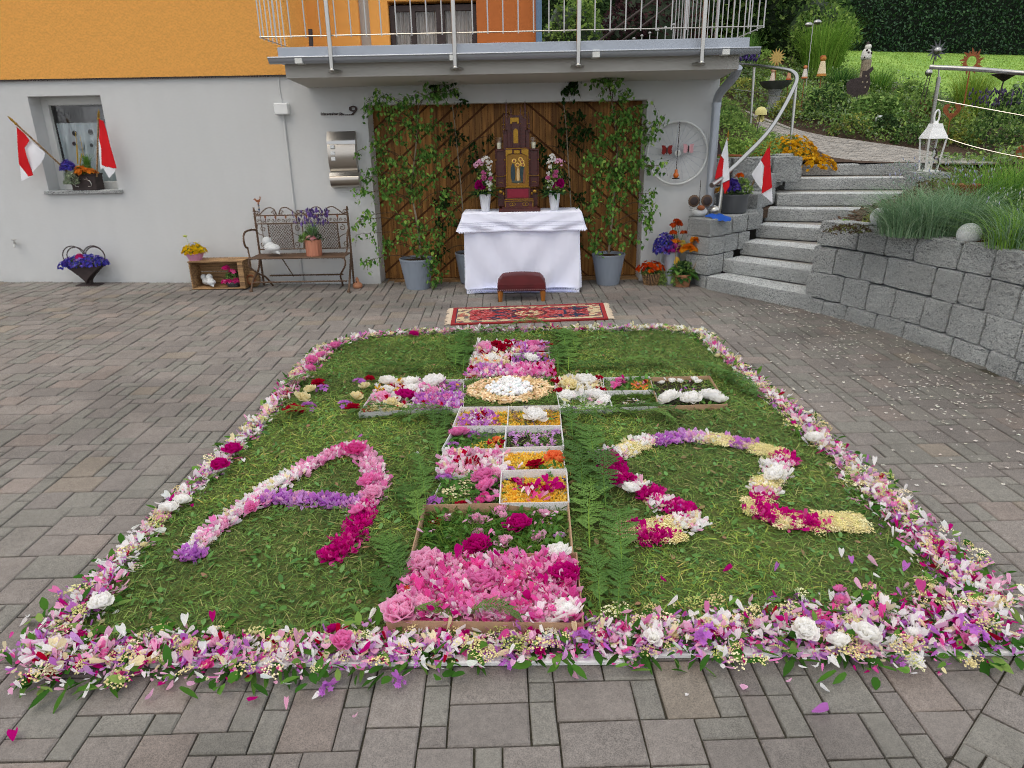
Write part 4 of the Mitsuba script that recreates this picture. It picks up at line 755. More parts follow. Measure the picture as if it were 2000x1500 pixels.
letter('petal_letter', 'omega sign of magenta and white petals and cream elder blossom on the grass',
  [([((0.399,2.662,0),'c'),((0.495,2.62,0),'m'),((0.582,2.68,0),'c'),((0.672,2.69,0),'w'),((0.761,2.739,0),'w')], .11), ([((0.475,2.562,0),'m'),((0.553,2.58,0),'m'),((0.644,2.61,0),'c')], .08),
   ([((0.745,2.766,0),'m'),((0.677,2.82,0),'m'),((0.618,2.876,0),'w'),((0.584,2.948,0),'m'),((0.576,3.013,0),'m')], .12), ([((0.534,3.013,0),'w'),((0.491,3.102,0),'w'),((0.453,3.14,0),'m'),((0.44,3.24,0),'m'),((0.451,3.327,0),'m'),((0.393,3.408,0),'w'),((0.501,3.405,0),'w'),((0.571,3.478,0),'c'),((0.666,3.554,0),'w'),((0.778,3.585,0),'l'),((0.897,3.615,0),'L'),((0.978,3.599,0),'w'),((1.081,3.563,0),'c'),((1.168,3.527,0),'l'),((1.238,3.441,0),'c'),((1.331,3.395,0),'c'),((1.345,3.322,0),'m'),((1.255,3.249,0),'w'),((1.231,3.138,0),'w'),((1.14,3.051,0),'c'),((1.127,2.971,0),'w'),((1.093,2.904,0),'m'),((1.041,2.849,0),'c')], .11),
   ([((1.005,2.845,0),'c'),((1.06,2.799,0),'m'),((1.102,2.754,0),'m'),((1.12,2.711,0),'c'),((1.186,2.71,0),'m'),((1.225,2.668,0),'m'),((1.296,2.708,0),'c'),((1.353,2.686,0),'c'),((1.443,2.693,0),'c')], .125)])
# ---------------------------------------------------------------- flower trays of the cross
def bil(q, u, v):
    u, v = np.asarray(u, float)[..., None], np.asarray(v, float)[..., None]; q = A(q)[:, :2]
    return (q[0] * (1 - u) + q[1] * u) * (1 - v) + (q[3] * (1 - u) + q[2] * u) * v
def ell(cu, cv, ru, rv): return lambda u, v: ((u - cu) / ru) ** 2 + ((v - cv) / rv) ** 2 < 1
def ring(cu, cv, ru, rv, t): return lambda u, v: (((u - cu) / ru) ** 2 + ((v - cv) / rv) ** 2 < 1) & (((u - cu) / (ru * t)) ** 2 + ((v - cv) / (rv * t)) ** 2 > 1)
def fill(q, kind, n, reg=None, z=.05, size=(.02, .04)):
    """Loose content of one kind in part of a tray."""
    u, v = rf.uniform(.02, .98, n), rf.uniform(.03, .97, n)
    if reg: k = reg(u, v); u, v = u[k], v[k]
    p = bil(q, u, v); n = len(u); x, y = p.T
    if kind == 'green':
        return scat(PLEAF, np.c_[x, y, z + rf.uniform(-.01, .02, n)], eul(rf.uniform(0, 6.3, n), rf.normal(.1, .35, n), rf.normal(0, .4, n)), np.c_[rf.uniform(.03, .06, n), rf.uniform(.025, .06, n), np.full(n, .03)], pick(n, [('#5f8f45', 3), ('#74a354', 2), ('#4a7736', 3)], rf))
    if kind == 'grass':
        return scat(BL, np.c_[x, y, z + rf.uniform(-.01, .01, n)], eul(rf.uniform(0, 6.3, n), rf.normal(.15, .3, n), rf.normal(0, .5, n)), np.c_[rf.uniform(.003, .005, n), np.full(n, .05), np.full(n, .05)], pick(n, [('#5a7a34', 4), ('#6f8f40', 3), ('#4a682a', 3)], rf))
    if kind == 'seeds':
        return scat(PT, np.c_[x, y, z + rf.uniform(-.006, .008, n)], eul(rf.uniform(0, 6.3, n), rf.normal(0, .5, n), rf.normal(0, .5, n)), rf.uniform(.009, .018, n), pick(n, [('#ffd95a', 5), ('#ffe682', 3), ('#f8c844', 2)], rf))
    if kind == 'stem':
        return scat(BL, np.c_[x, y, z + rf.uniform(0, .015, n)], eul(rf.uniform(0, 6.3, n), rf.normal(.1, .2, n), 0), np.c_[np.full(n, .004), np.full(n, .06), np.full(n, .05)], pick(n, [('#6d5a86', 3), ('#54406e', 2), ('#5d7a40', 1)], rf))
    return petals(x, y, z + rf.uniform(-.012, .018, n), *size, pick(n, pal(kind), rf), PT2 if size[1] > .03 else PT, .4)
def tray(q, label, mat='m_box_white', h=.062, base='#7a6a58', fills=(), heads=(), where='', zf=.035, wall=True, fzl=None):
    """Open box on quad q (front left, front right, back right, back left)."""
    q = A(q)[:, :2]; k = thing('flower_tray', label, 'tray', 'shallow boxes of flowers forming the cross')
    c = q.mean(0); inn = q + (c - q) / np.linalg.norm(c - q, axis=1, keepdims=True) * .005; ms = []
    if wall:
        for i in range(4):
            j = (i + 1) % 4; V = A([[*q[i], .008], [*q[j], .008], [*inn[j], .008], [*inn[i], .008], [*q[i], h], [*q[j], h], [*inn[j], h], [*inn[i], h]]) + 0
            V[4:, :2] += (V[4:, :2] - c) * .02; V[4:, 2] += rf.normal(0, .0015)
            put('side', (V, A([[0, 1, 5, 4], [1, 2, 6, 5], [2, 3, 7, 6], [3, 0, 4, 7], [4, 5, 6, 7]])), mat, k)
    put('floor', (np.c_[inn, np.full(4, zf)], A([[0, 1, 2, 3]])), 'vc', k, col=base)
    fm = [fill(q, f[0], f[1], *(f[2:3]), **(f[3] if len(f) > 3 else {})) for f in fills]
    if fm: put('filling', join(fm), 'vc_petal', k, kind='stuff', smooth=True)
    for kind, cl, u, v, r in heads:
        p = bil(q, u, v); r *= .92; flower(kind, cl, (p[0], p[1], zf + .004 + r * .1), r, where, .72)
SM = {'size': (.018, .034)}; TI = {'size': (.012, .022)}
tray([(-0.477,2.018,0.06),(0.186,1.997,0.06),(0.195,2.415,0.06),(-0.448,2.408,0.06)], 'largest cardboard tray at the foot of the cross, heaped with pink petals', 'm_cardboard', .085, '#b98a94',
  [('p', 900, None, {'z': .07, 'size': (.022, .04)}), ('b', 330, None, {'z': .078, 'size': (.02, .045)}), ('P', 520, None, {'z': .075, 'size': (.012, .028)}), ('w', 260, None, {'z': .08, 'size': (.01, .02)}), ('green', 40, None, {'z': .07})],
  [('peony', 'pale pink', .10, .86, .088), ('peony', 'pink', .47, .55, .075), ('peony', 'pale pink', .05, .10, .085), ('peony', 'pale pink', .15, .2, .06), ('rose', 'pink', .37, .25, .055), ('rose', 'pink', .27, .34, .045), ('peony', 'pale pink', .53, .12, .06), ('peony', 'white', .90, 1.0, .07), ('peony', 'magenta', .93, .62, .082), ('peony', 'white', .93, .10, .08), ('rose', 'pink', .78, .55, .045), ('rose', 'orange', .03, .45, .04)], 'in the front pink petal tray', zf=.055)
tray([(-0.45,2.422,0.06),(0.181,2.419,0.06),(0.189,2.826,0.06),(-0.451,2.811,0.06)], 'cardboard tray of greenery with magenta peonies and daisies, second from the front', 'm_cardboard', .085, '#33461f',
  [('green', 420, None, {'z': .045}), ('grass', 1500, None, {'z': .055}), ('P', 40, None, {'z': .07, 'size': (.015, .03)})],
  [('peony', 'magenta', .40, .22, .075), ('peony', 'magenta', .34, .12, .05), ('peony', 'magenta', .66, .62, .078), ('rose', 'pale pink', .36, .80, .045), ('rose', 'pale pink', .42, .78, .04), ('rose', 'pale pink', .53, .97, .055), ('rose', 'pale pink', .55, .85, .045), ('rose', 'pale pink', .83, .86, .05), ('rose', 'pale pink', .57, .30, .055), ('rose', 'pale pink', .80, .40, .05), ('rose', 'pale lilac', .93, .42, .04), ('rose', 'pale pink', .16, .85, .04), ('carnation', 'red', .09, .78, .036), ('rose', 'pale pink', .39, .52, .04),
   ('daisy', 'white', .22, .52, .026), ('daisy', 'white', .17, .50, .02), ('daisy', 'white', .29, .68, .022), ('daisy', 'white', .79, .76, .022), ('daisy', 'white', .87, .74, .02), ('daisy', 'white', .68, .18, .022), ('daisy', 'white', .90, .20, .03), ('daisy', 'white', .76, .06, .022)], 'in the green tray with daisies', zf=.03)
tray([(-0.445,2.838,0.05),(-0.121,2.841,0.05),(-0.12,3.161,0.05),(-0.404,3.157,0.05)], 'low tray of lilac, cream and pink blossoms left of the yellow tray', 'm_box_white', .045, '#3f4f2b',
  [('green', 90, lambda u, v: v > .55), ('green', 60, None), ('p', 40, lambda u, v: u > .55)],
  [('rhododendron', 'lilac', .02, .95, .06), ('rhododendron', 'lilac', .06, .18, .065), ('elderflower', 'cream', .34, .42, .075), ('elderflower', 'cream', .42, .68, .06), ('carnation', 'red', .47, .10, .042), ('peony', 'pink', .72, .86, .075), ('peony', 'pink', .80, .58, .068), ('peony', 'pale pink', .90, .98, .055), ('rose', 'bright pink', .72, .16, .04), ('rose', 'pink', .86, .2, .042), ('rose', 'bright pink', .8, .33, .036)], 'in the tray left of the yellow heart')
YEL = '#f4c43a'
tray([(-0.115,2.823,0.06),(0.195,2.826,0.06),(0.204,3.15,0.06),(-0.114,3.141,0.06)], 'white tray of yellow petals with dark pink petals laid like a butterfly', 'm_box_white', .085, YEL,
  [('seeds', 2300, None, {'z': .04}), ('m', 110, ell(.36, .62, .17, .2), {'z': .045, 'size': (.025, .042)}), ('m', 150, ell(.70, .66, .2, .2), {'z': .045, 'size': (.028, .046)}), ('r', 40, ell(.5, .5, .2, .25), {'z': .048, 'size': (.022, .036)}), ('b', 70, ell(.48, .30, .18, .18), {'z': .048, 'size': (.022, .038)}), ('w', 22, ell(.5, .38, .22, .2), {'z': .068, 'size': (.02, .032)}), ('w', 14, ell(.95, .42, .06, .14), {'z': .06, 'size': (.012, .02)})],
  [('rhododendron', 'blue', .08, .93, .024), ('rhododendron', 'blue', .95, .9, .024), ('carnation', 'dark red', .21, .87, .034), ('daisy', 'white', .93, .5, .024), ('daisy', 'white', .97, .38, .02), ('daisy', 'white', .05, .32, .022), ('rose', 'magenta', .1, .06, .035)], 'in the yellow tray with the petal butterfly')
tray([(-0.431,3.16,0.06),(-0.116,3.141,0.06),(-0.115,3.427,0.06),(-0.431,3.429,0.06)], 'tray of white and pink petals with a red streak in the middle', 'm_box_white', .06, '#d6b3b0',
  [('w', 240, None, {'z': .045, 'size': (.025, .045)}), ('P', 170, None, {'z': .05, 'size': (.025, .045)}), ('o', 40, ell(.5, .2, .25, .2), {'z': .06, 'size': (.02, .03)}), ('r', 170, ell(.55, .5, .30, .26), {'z': .062, 'size': (.022, .04)}), ('r', 30, ell(.92, .6, .12, .14), {'z': .062, 'size': (.025, .045)})],
  [('rose', 'pink', .14, .88, .05), ('rose', 'pink', .88, .86, .05), ('rose', 'pink', .17, .10, .045), ('rose', 'pink', .88, .12, .045), ('rose', 'white', .05, .45, .045)], 'in the white and red petal tray')
tray([(-0.111,3.147,0.06),(0.204,3.15,0.06),(0.199,3.425,0.06),(-0.107,3.42,0.06)], 'tray of yellow petals with a red carnation and orange blossoms', 'm_box_white', .06, YEL,
  [('seeds', 1500, lambda u, v: v > .28 - 0 * u, {'z': .045}), ('green', 130, lambda u, v: (v < .4) & (u > .5)), ('w', 30, lambda u, v: (v < .5) & (abs(u - .55) > .2) & (abs(u - .55) < .33), {'z': .06, 'size': (.02, .03)}), ('green', 50, lambda u, v: v < .2)],
  [('rhododendron', 'lilac', .12, .22, .055), ('rhododendron', 'lilac', .28, .12, .045), ('rhododendron', 'pale lilac', .04, .4, .04), ('carnation', 'red', .52, .40, .062), ('peony', 'orange', .84, .76, .055), ('rose', 'orange', .92, .6, .045), ('rose', 'orange', .74, .66, .036)], 'in the yellow tray with orange blossoms')
tray([(-0.437,3.436,0.06),(-0.11,3.427,0.06),(-0.105,3.73,0.06),(-0.397,3.732,0.06)], 'tray with a pink peony, lilac blossom, green leaves and orange petals', 'm_box_white', .075, '#56703a',
  [('green', 220, lambda u, v: v < .75, {'z': .045}), ('stem', 120, lambda u, v: (v > .55) & (u > .35)), ('seeds', 900, lambda u, v: (u > .45) & (v < .15 + .9 * (u - .35)), {'z': .055}), ('r', 60, lambda u, v: (u > .68) & (v < .28), {'z': .065, 'size': (.025, .04)}), ('o', 40, ell(.85, .45, .15, .16), {'z': .065, 'size': (.03, .05)})],
  [('peony', 'pink', .14, .74, .075), ('rhododendron', 'lilac', .38, .84, .05), ('rhododendron', 'lilac', .10, .34, .05), ('rhododendron', 'lilac', .2, .22, .035), ('rose', 'orange', .84, .5, .04)], 'in the tray with the green diagonal')
hq = [(-0.108,3.44,0.06),(0.208,3.45,0.06),(0.21,3.728,0.06),(-0.099,3.73,0.06)]
tray(hq, 'white tray of dark soil with a ring of pale lilac daisies', 'm_box_white', .075, '#241a14',
  [('L', 900, lambda u, v: ring(.5 - .17, .48, .18, .36, .72)(u, v) | ring(.5 + .18, .48, .18, .36, .72)(u, v), {'z': .045, 'size': (.012, .02)})],
  [('rhododendron', 'pale lilac', .10, .86, .042), ('rhododendron', 'pale lilac', .90, .90, .045), ('daisy', 'white', .30, .80, .024), ('daisy', 'white', .50, .66, .024), ('daisy', 'white', .40, .36, .024), ('daisy', 'white', .18, .30, .024), ('daisy', 'white', .70, .80, .024)], 'in the soil tray with the daisy ring', zf=.032)
tray([(-0.407,3.74,0.06),(-0.099,3.73,0.06),(-0.095,4.04,0.06),(-0.387,4.042,0.06)], 'tray with red, white and lilac petal rings on yellow', 'm_box_white', .075, YEL,
  [('seeds', 1300, None, {'z': .036}), ('l', 240, ell(.46, .42, .38, .46), {'z': .05, 'size': (.02, .036)}), ('w', 170, ell(.47, .42, .24, .3), {'z': .06, 'size': (.014, .026)}), ('P', 60, ell(.47, .42, .25, .3), {'z': .06, 'size': (.014, .026)}), ('r', 110, ell(.48, .42, .13, .2), {'z': .075, 'size': (.018, .03)})], [('carnation', 'red', .48, .44, .042)], 'in the tray with the lilac ring')
tray([(-0.096,3.73,0.06),(0.21,3.728,0.06),(0.218,4.046,0.06),(-0.092,4.04,0.06)], 'tray of yellow and dusky purple stripes with one big white peony', 'm_box_white', .075, YEL,
  [('seeds', 1500, None, {'z': .036}), ('stem', 330, lambda u, v: abs(((v * 2.6 + .25) % 1) - .5) < .14, {'z': .045}), ('green', 60, ell(.82, .62, .1, .2))],
  [('peony', 'white', .5, .50, .088), ('daisy', 'white', .38, .1, .026), ('daisy', 'white', .5, .08, .026), ('daisy', 'white', .62, .12, .026), ('daisy', 'white', .72, .12, .022)], 'in the purple striped yellow tray')
# upper arm
tray([(-0.392,4.915,0.06),(-0.09,4.901,0.06),(-0.09,5.179,0.06),(-0.383,5.18,0.06)], 'tray of white blossoms between red roses on the upper arm', base='#d8cfc0', fills=[('w', 190, None, {'z': .05}), ('c', 60, None, {'z': .05}), ('o', 16, None, {'z': .06})],
  heads=[('peony', 'white', .5, .5, .075), ('carnation', 'red', .06, .5, .045), ('carnation', 'red', .4, .98, .045), ('carnation', 'red', .92, .6, .055), ('rose', 'cream', .9, .15, .05), ('rose', 'cream', .25, .2, .045)], where='on the white tray of the upper arm')
tray([(-0.087,4.901,0.06),(0.2,4.912,0.06),(0.195,5.192,0.06),(-0.086,5.179,0.06)], 'tray with a white peony among lilac blossom on the upper arm', base='#3a3024', fills=[('l', 60, None, {'z': .045}), ('green', 40, None), ('o', 14, lambda u, v: u > .7)],
  heads=[('peony', 'white', .48, .4, .08), ('rhododendron', 'lilac', .12, .65, .05), ('rhododendron', 'lilac', .9, .5, .05), ('rose', 'orange', .8, .8, .03)], where='in the lilac tray of the upper arm')
tray([(-0.4,4.608,0.06),(-0.09,4.606,0.06),(-0.09,4.889,0.06),(-0.395,4.891,0.06)], 'tray of lilac pink petals with red roses at its corners', base='#cf9fc0', fills=[('p', 200, None, {'z': .05}), ('l', 90, None, {'z': .05}), ('w', 50, None, {'z': .055})],
  heads=[('carnation', 'red', .12, .85, .052), ('carnation', 'red', .14, .10, .05), ('carnation', 'red', .85, .95, .045), ('carnation', 'red', .82, .08, .05), ('rose', 'pale pink', .5, .6, .05), ('rose', 'pale lilac', .4, .3, .045)], where='in the front left tray of the upper arm')
tray([(-0.083,4.605,0.06),(0.212,4.615,0.06),(0.2,4.912,0.06),(-0.083,4.901,0.06)], 'tray of pink peony petals with red roses along its right side', base='#cf8fb4', fills=[('p', 260, None, {'z': .05, 'size': (.03, .05)}), ('b', 50, None, {'z': .055})],
  heads=[('carnation', 'red', .74, .9, .06), ('carnation', 'red', .9, .7, .06), ('carnation', 'red', .93, .25, .05), ('carnation', 'red', .95, .5, .05), ('peony', 'pink', .3, .5, .065), ('peony', 'pink', .6, .3, .06)], where='in the front right tray of the upper arm')
tray([(-0.384,5.193,0.06),(-0.09,5.193,0.06),(-0.09,5.517,0.06),(-0.371,5.516,0.06)], 'rear left tray of the upper arm with pink and red flowers', base='#b07a88', fills=[('P', 120, lambda u, v: u < .5), ('r', 80, lambda u, v: u > .45), ('green', 40, lambda u, v: u > .8), ('w', 40, None)],
  heads=[('carnation', 'red', .55, .75, .07), ('carnation', 'red', .75, .45, .07), ('carnation', 'red', .9, .9, .05), ('carnation', 'red', .25, .15, .045), ('peony', 'pale pink', .25, .55, .07), ('rose', 'cream', .1, .4, .045)], where='in the rear left tray of the upper arm')
tray([(-0.086,5.192,0.06),(0.196,5.206,0.06),(0.195,5.517,0.06),(-0.086,5.516,0.06)], 'rear right tray of the upper arm with lilac pink peonies', base='#b97aa8', fills=[('p', 110, None), ('l', 70, None), ('c', 40, lambda u, v: (u < .4) & (v < .4)), ('o', 20, lambda u, v: u < .35)],
  heads=[('peony', 'pink', .55, .6, .075), ('peony', 'pale pink', .6, .2, .065), ('carnation', 'red', .12, .85, .055), ('carnation', 'red', .95, .65, .06), ('carnation', 'red', .8, .1, .035), ('rose', 'pale pink', .97, .25, .05), ('rose', 'cream', .2, .12, .05)], where='in the rear right tray of the upper arm')
# left arm
tray([(-1.005,4.004,0.06),(-0.701,4.044,0.06),(-0.693,4.354,0.06),(-0.99,4.326,0.06)], 'outer tray of the left arm with white roses and a magenta peony', base='#d4cfc4', fills=[('P', 70, lambda u, v: v > .5), ('w', 60, None), ('green', 50, lambda u, v: v < .5), ('r', 16, None)],
  heads=[('peony', 'magenta', .78, .72, .085), ('peony', 'pale pink', .3, .75, .07), ('rose', 'cream', .55, .42, .065), ('rose', 'cream', .78, .14, .055), ('rose', 'cream', .25, .14, .05), ('rose', 'cream', .5, .06, .05), ('rose', 'white', .62, .55, .06)], where='in the outer tray of the left arm')
tray([(-0.692,4.044,0.06),(-0.372,4.05,0.06),(-0.392,4.323,0.06),(-0.691,4.334,0.06)], 'inner tray of the left arm filled with lilac pink petals', base='#cfa8c8', fills=[('l', 330, None, {'z': .045}), ('p', 160, None, {'z': .05}), ('r', 40, lambda u, v: (abs(u - .35) < .25) & (v < .4), {'z': .055}), ('w', 20, None)], heads=[('rose', 'cream', .93, .35, .04), ('rose', 'pink', .3, .45, .04)], where='in the lilac petal tray of the left arm')
tray([(-0.987,4.345,0.06),(-0.699,4.344,0.06),(-0.721,4.61,0.06),(-0.981,4.599,0.06)], 'rear tray of the left arm with white peonies, yellow and red roses', base='#cbb8a4', fills=[('w', 90, None), ('y', 40, None), ('r', 40, ell(.55, .4, .25, .25))],
  heads=[('peony', 'white', .22, .75, .085), ('peony', 'white', .82, .7, .075), ('peony', 'white', .32, .15, .065), ('peony', 'white', .85, .25, .06), ('rose', 'yellow', .55, .85, .05), ('rose', 'yellow', .52, .15, .045), ('carnation', 'red', .52, .52, .05), ('carnation', 'magenta', .68, .55, .04), ('rose', 'yellow', .05, .4, .04)], where='in the rear tray of the left arm')
tray([(-0.692,4.344,0.06),(-0.394,4.342,0.06),(-0.41,4.597,0.06),(-0.72,4.599,0.06)], 'rear tray of the left arm with one large white peony beside lilac blossom', base='#c3b4b4', fills=[('p', 90, lambda u, v: u < .65), ('l', 60, lambda u, v: u > .55), ('y', 10, lambda u, v: u > .9)],
  heads=[('peony', 'white', .36, .62, .10), ('rhododendron', 'lilac', .80, .65, .065), ('rhododendron', 'lilac', .75, .25, .06), ('rhododendron', 'pale lilac', .06, .3, .05), ('peony', 'pale pink', .35, .15, .05)], where='in the rear tray beside the centre')
# right arm
tray([(0.213,4.338,0.06),(0.515,4.336,0.06),(0.524,4.612,0.06),(0.215,4.604,0.06)], 'rear tray of the right arm with white peonies and red carnations', base='#d0caa8', fills=[('c', 110, None), ('w', 90, None)],
  heads=[('peony', 'white', .62, .55, .095), ('peony', 'cream', .28, .4, .075), ('peony', 'cream', .38, .8, .06), ('carnation', 'red', .02, .72, .06), ('carnation', 'red', .04, .05, .05), ('carnation', 'red', .95, .95, .05), ('carnation', 'red', .96, .12, .05)], where='in the white peony tray of the right arm')
tray([(0.524,4.326,0.06),(0.839,4.333,0.06),(0.86,4.609,0.06),(0.543,4.59,0.06)], 'rear tray of the right arm with pink, green and orange stripes', base='#6a8048', fills=[('b', 80, lambda u, v: abs(u - .25 - .2 * v) < .12, {'z': .055}), ('stem', 60, lambda u, v: u < .2), ('green', 190, lambda u, v: u > .3), ('o', 90, lambda u, v: (u > .6) & (v < .5), {'z': .06}), ('seeds', 500, lambda u, v: (u > .55) & (v < .75 * u), {'z': .055}), ('r', 18, lambda u, v: (u > .85) & (v < .3), {'z': .065})], heads=[('rose', 'pink', .22, .45, .05), ('rose', 'pink', .34, .8, .045)], where='in the striped tray of the right arm')
tray([(0.219,4.012,0.06),(0.537,4.027,0.06),(0.539,4.316,0.06),(0.212,4.309,0.06)], 'front tray of the right arm, a white box with white peonies', base='#dcdde2', fills=[('w', 70, lambda u, v: v > .4), ('l', 10, ell(.25, .12, .12, .12))],
  heads=[('peony', 'white', .2, .72, .07), ('peony', 'white', .72, .68, .085), ('peony', 'white', .9, .45, .06), ('rhododendron', 'lilac', .27, .1, .04)], where='in the white box of the right arm')
tray([(0.544,4.061,0.05),(0.829,4.076,0.05),(0.849,4.312,0.05),(0.546,4.314,0.05)], 'front tray of the right arm with soil, grass and small white flowers', base='#2a1d14', h=.05, fills=[('grass', 900, lambda u, v: ~ell(.5, .35, .42, .3)(u, v), {'z': .04}), ('w', 70, ell(.48, .36, .26, .22), {'z': .045, 'size': (.012, .022)}), ('c', 20, ell(.48, .3, .2, .1), {'z': .045, 'size': (.012, .02)})],
  heads=[('daisy', 'white', .4, .5, .026), ('daisy', 'white', .55, .5, .026), ('daisy', 'white', .5, .3, .026), ('daisy', 'white', .3, .35, .022), ('daisy', 'white', .68, .38, .024)], where='in the soil and grass tray of the right arm')
tray([(0.825,4.042,0.06),(1.24,4.062,0.06),(1.267,4.592,0.06),(0.858,4.577,0.06)], 'cardboard tray of dark soil with three big white peonies at its front', 'm_cardboard', base='#20150f', fills=[('w', 30, ell(.42, .86, .28, .09), {'z': .05, 'size': (.015, .025)}), ('l', 50, ell(.45, .55, .2, .08), {'z': .05}), ('green', 30, lambda u, v: v < .4)],
  heads=[('peony', 'white', .2, .20, .09), ('peony', 'white', .50, .16, .085), ('peony', 'white', .80, .20, .095), ('peony', 'white', .94, .12, .065), ('rose', 'white', .18, .85, .032), ('rose', 'white', .36, .90, .038), ('rose', 'white', .48, .88, .034), ('rose', 'white', .72, .94, .038), ('rose', 'white', .78, .84, .036)], where='in the rightmost soil tray of the cross')
# grass panel with wood chips and white pebbles in the middle
cp = [(-0.393,4.11,0.03),(0.218,4.114,0.03),(0.218,4.669,0.03),(-0.417,4.673,0.03)]
gpn = thing('turf_square', 'square of cut grass at the centre of the cross', 'turf'); put('turf', (np.c_[A(cp)[:, :2], np.full(4, .05)], A([[0, 1, 2, 3]])), 'm_mat', gpn)
put('clippings', join([fill(cp, 'grass', 3800, None, z=.052)]), 'vc_cut', gpn, kind='stuff')
def strew(n, reg, t, lo, hi, palette, z, sc=None):
    u, v = rf.uniform(0, 1, n), rf.uniform(0, 1, n); k = reg(u, v); p = bil(cp, u[k], v[k]); m = len(p); s = rf.uniform(lo, hi, m)
    return scat(t, np.c_[p, z + rf.uniform(0, .02, m)], eul(rf.uniform(0, 6.3, m), rf.normal(0, .3, m), rf.normal(0, .3, m)), s[:, None] * (sc if sc is not None else A([1, 1, 1])), pick(m, palette, rf))
put('wood_chips', strew(2300, ell(.5, .46, .44, .42), bx(-.5, -.5, -.5, .5, .5, .5), .7, 1.3, [('#d8bb92', 4), ('#c7a67a', 3), ('#e6d2b2', 2)], .058, A([.012, .034, .007])), 'vc', kind='stuff', label='oval of light wood chips around the white pebbles', cat='wood chips')
put('white_pebbles', strew(2200, lambda u, v: ell(.5, .45, .25, .25)(u, v) | ell(.5, .5, .16, .3)(u, v), ball(.5, sub=1), .014, .026, [('#e3e5e6', 5), ('#cfd3d5', 1)], .07), 'vc', kind='stuff', label='heap of white pebbles at the centre of the cross', cat='pebbles', smooth=True)
flower('peony', 'white', (*bil(cp, .47, .58), .075), .05, 'on the pebbles at the centre', .5)
# loose flowers at the left end of the cross and single blossoms lying in the border
for kd, cl, p, r, w in (('carnation', 'red', (-1.4,4.55,0.05), .055, 'at the left end of the cross'), ('rhododendron', 'lilac', (-1.35,4.466,0.05), .055, 'lying behind the cream roses at the left end'), ('rose', 'cream', (-1.413,4.408,0.05), .055, 'at the left end of the cross'), ('rose', 'cream', (-1.431,4.247,0.05), .065, 'at the left end of the cross'),
  ('carnation', 'red', (-1.427,4.06,0.05), .06, 'at the left end of the cross'), ('carnation', 'red', (-1.388,4.068,0.05), .045, 'at the left end of the cross'), ('rhododendron', 'lilac', (-1.348,4.118,0.05), .07, 'lying before the cream roses at the left end'), ('rhododendron', 'lilac', (-1.126,4.581,0.05), .065, 'on the grass beside the left arm'), ('rhododendron', 'lilac', (-1.122,4.154,0.05), .06, 'on the grass beside the left arm'), ('rose', 'cream', (-1.073,4.243,0.05), .06, 'on the grass beside the left arm'), ('rose', 'cream', (-1.065,4.455,0.05), .05, 'on the grass beside the left arm'), ('carnation', 'red', (-1.057,4.082,0.05), .05, 'on the grass beside the left arm'), ('carnation', 'red', (-1.068,4.642,0.05), .04, 'on the grass beside the left arm'), ('carnation', 'red', (-1.07,4.337,0.05), .026, 'on the grass between the left trays'),
  ('peony', 'pink', (-0.612,1.917,0.06), .05, 'in the front border left of the cross'), ('peony', 'white', (0.915,1.948,0.07), .052, 'in the front border right of the cross'), ('peony', 'white', (1.102,1.916,0.07), .056, 'in the front border right of the cross'), ('peony', 'white', (1.014,1.899,0.06), .045, 'in the front border right of the cross'), ('rose', 'white', (0.415,1.93,0.06), .045, 'in the front border right of the cross'), ('rhododendron', 'lilac', (0.186,1.926,0.07), .05, 'in the front border right of the cross'), ('rhododendron', 'lilac', (0.594,1.946,0.07), .05, 'in the front border right of the cross'), ('rhododendron', 'lilac', (1.47,1.937,0.07), .05, 'in the front border right of the cross'), ('rhododendron', 'lilac', (0.995,1.98,0.07), .045, 'in the front border right of the cross'), ('rhododendron', 'lilac', (-0.067,1.859,0.02), .036, 'lying on the pavers before the front edge'), ('rhododendron', 'lilac', (-0.628,1.766,0.02), .034, 'lying on the pavers before the front edge'), ('rhododendron', 'lilac', (-0.405,1.796,0.02), .028, 'lying on the pavers before the front edge'),
  ('peony', 'white', (1.55,3.497,0.06), .06, 'in the right border'), ('peony', 'magenta', (-1.558,3.435,0.06), .06, 'in the left border'), ('peony', 'magenta', (-1.555,3.257,0.06), .055, 'in the left border'), ('peony', 'white', (-1.534,2.136,0.06), .05, 'in the left border'), ('peony', 'white', (-1.612,2.817,0.06), .05, 'in the left border'), ('peony', 'white', (-1.585,2.887,0.06), .05, 'in the left border'), ('peony', 'pink', (-1.584,5.061,0.05), .055, 'in the left border'), ('peony', 'pink', (-1.548,5.188,0.05), .05, 'in the left border'), ('peony', 'pink', (-1.541,4.853,0.05), .05, 'in the left border'), ('peony', 'pink', (-1.502,5.433,0.05), .055, 'in the left border'), ('carnation', 'magenta', (-0.923,5.781,0.05), .05, 'in the rear border')):
    flower(kd, cl, p, r, w)
for kd, cl, p, r, w in (('peony', 'bright pink', (-0.895,3.417,0.06), .06, 'at the tip of the letter A'), ('peony', 'pink', (-0.752,3.07,0.06), .055, 'on the right leg of the letter A'), ('peony', 'pale pink', (-0.718,2.951,0.06), .05, 'on the right leg of the letter A'), ('rose', 'pink', (-1.24,2.833,0.06), .04, 'on the letter A'), ('rose', 'pink', (-0.745,2.786,0.06), .045, 'on the letter A'), ('peony', 'white', (1.204,3.076,0.06), .06, 'on the omega sign'), ('peony', 'white', (0.487,2.954,0.06), .05, 'on the omega sign'), ('carnation', 'magenta', (0.441,3.057,0.06), .05, 'on the omega sign'), ('carnation', 'magenta', (0.5,3.077,0.06), .045, 'on the omega sign')):
    flower(kd, cl, p, r, w)
emit_heads()
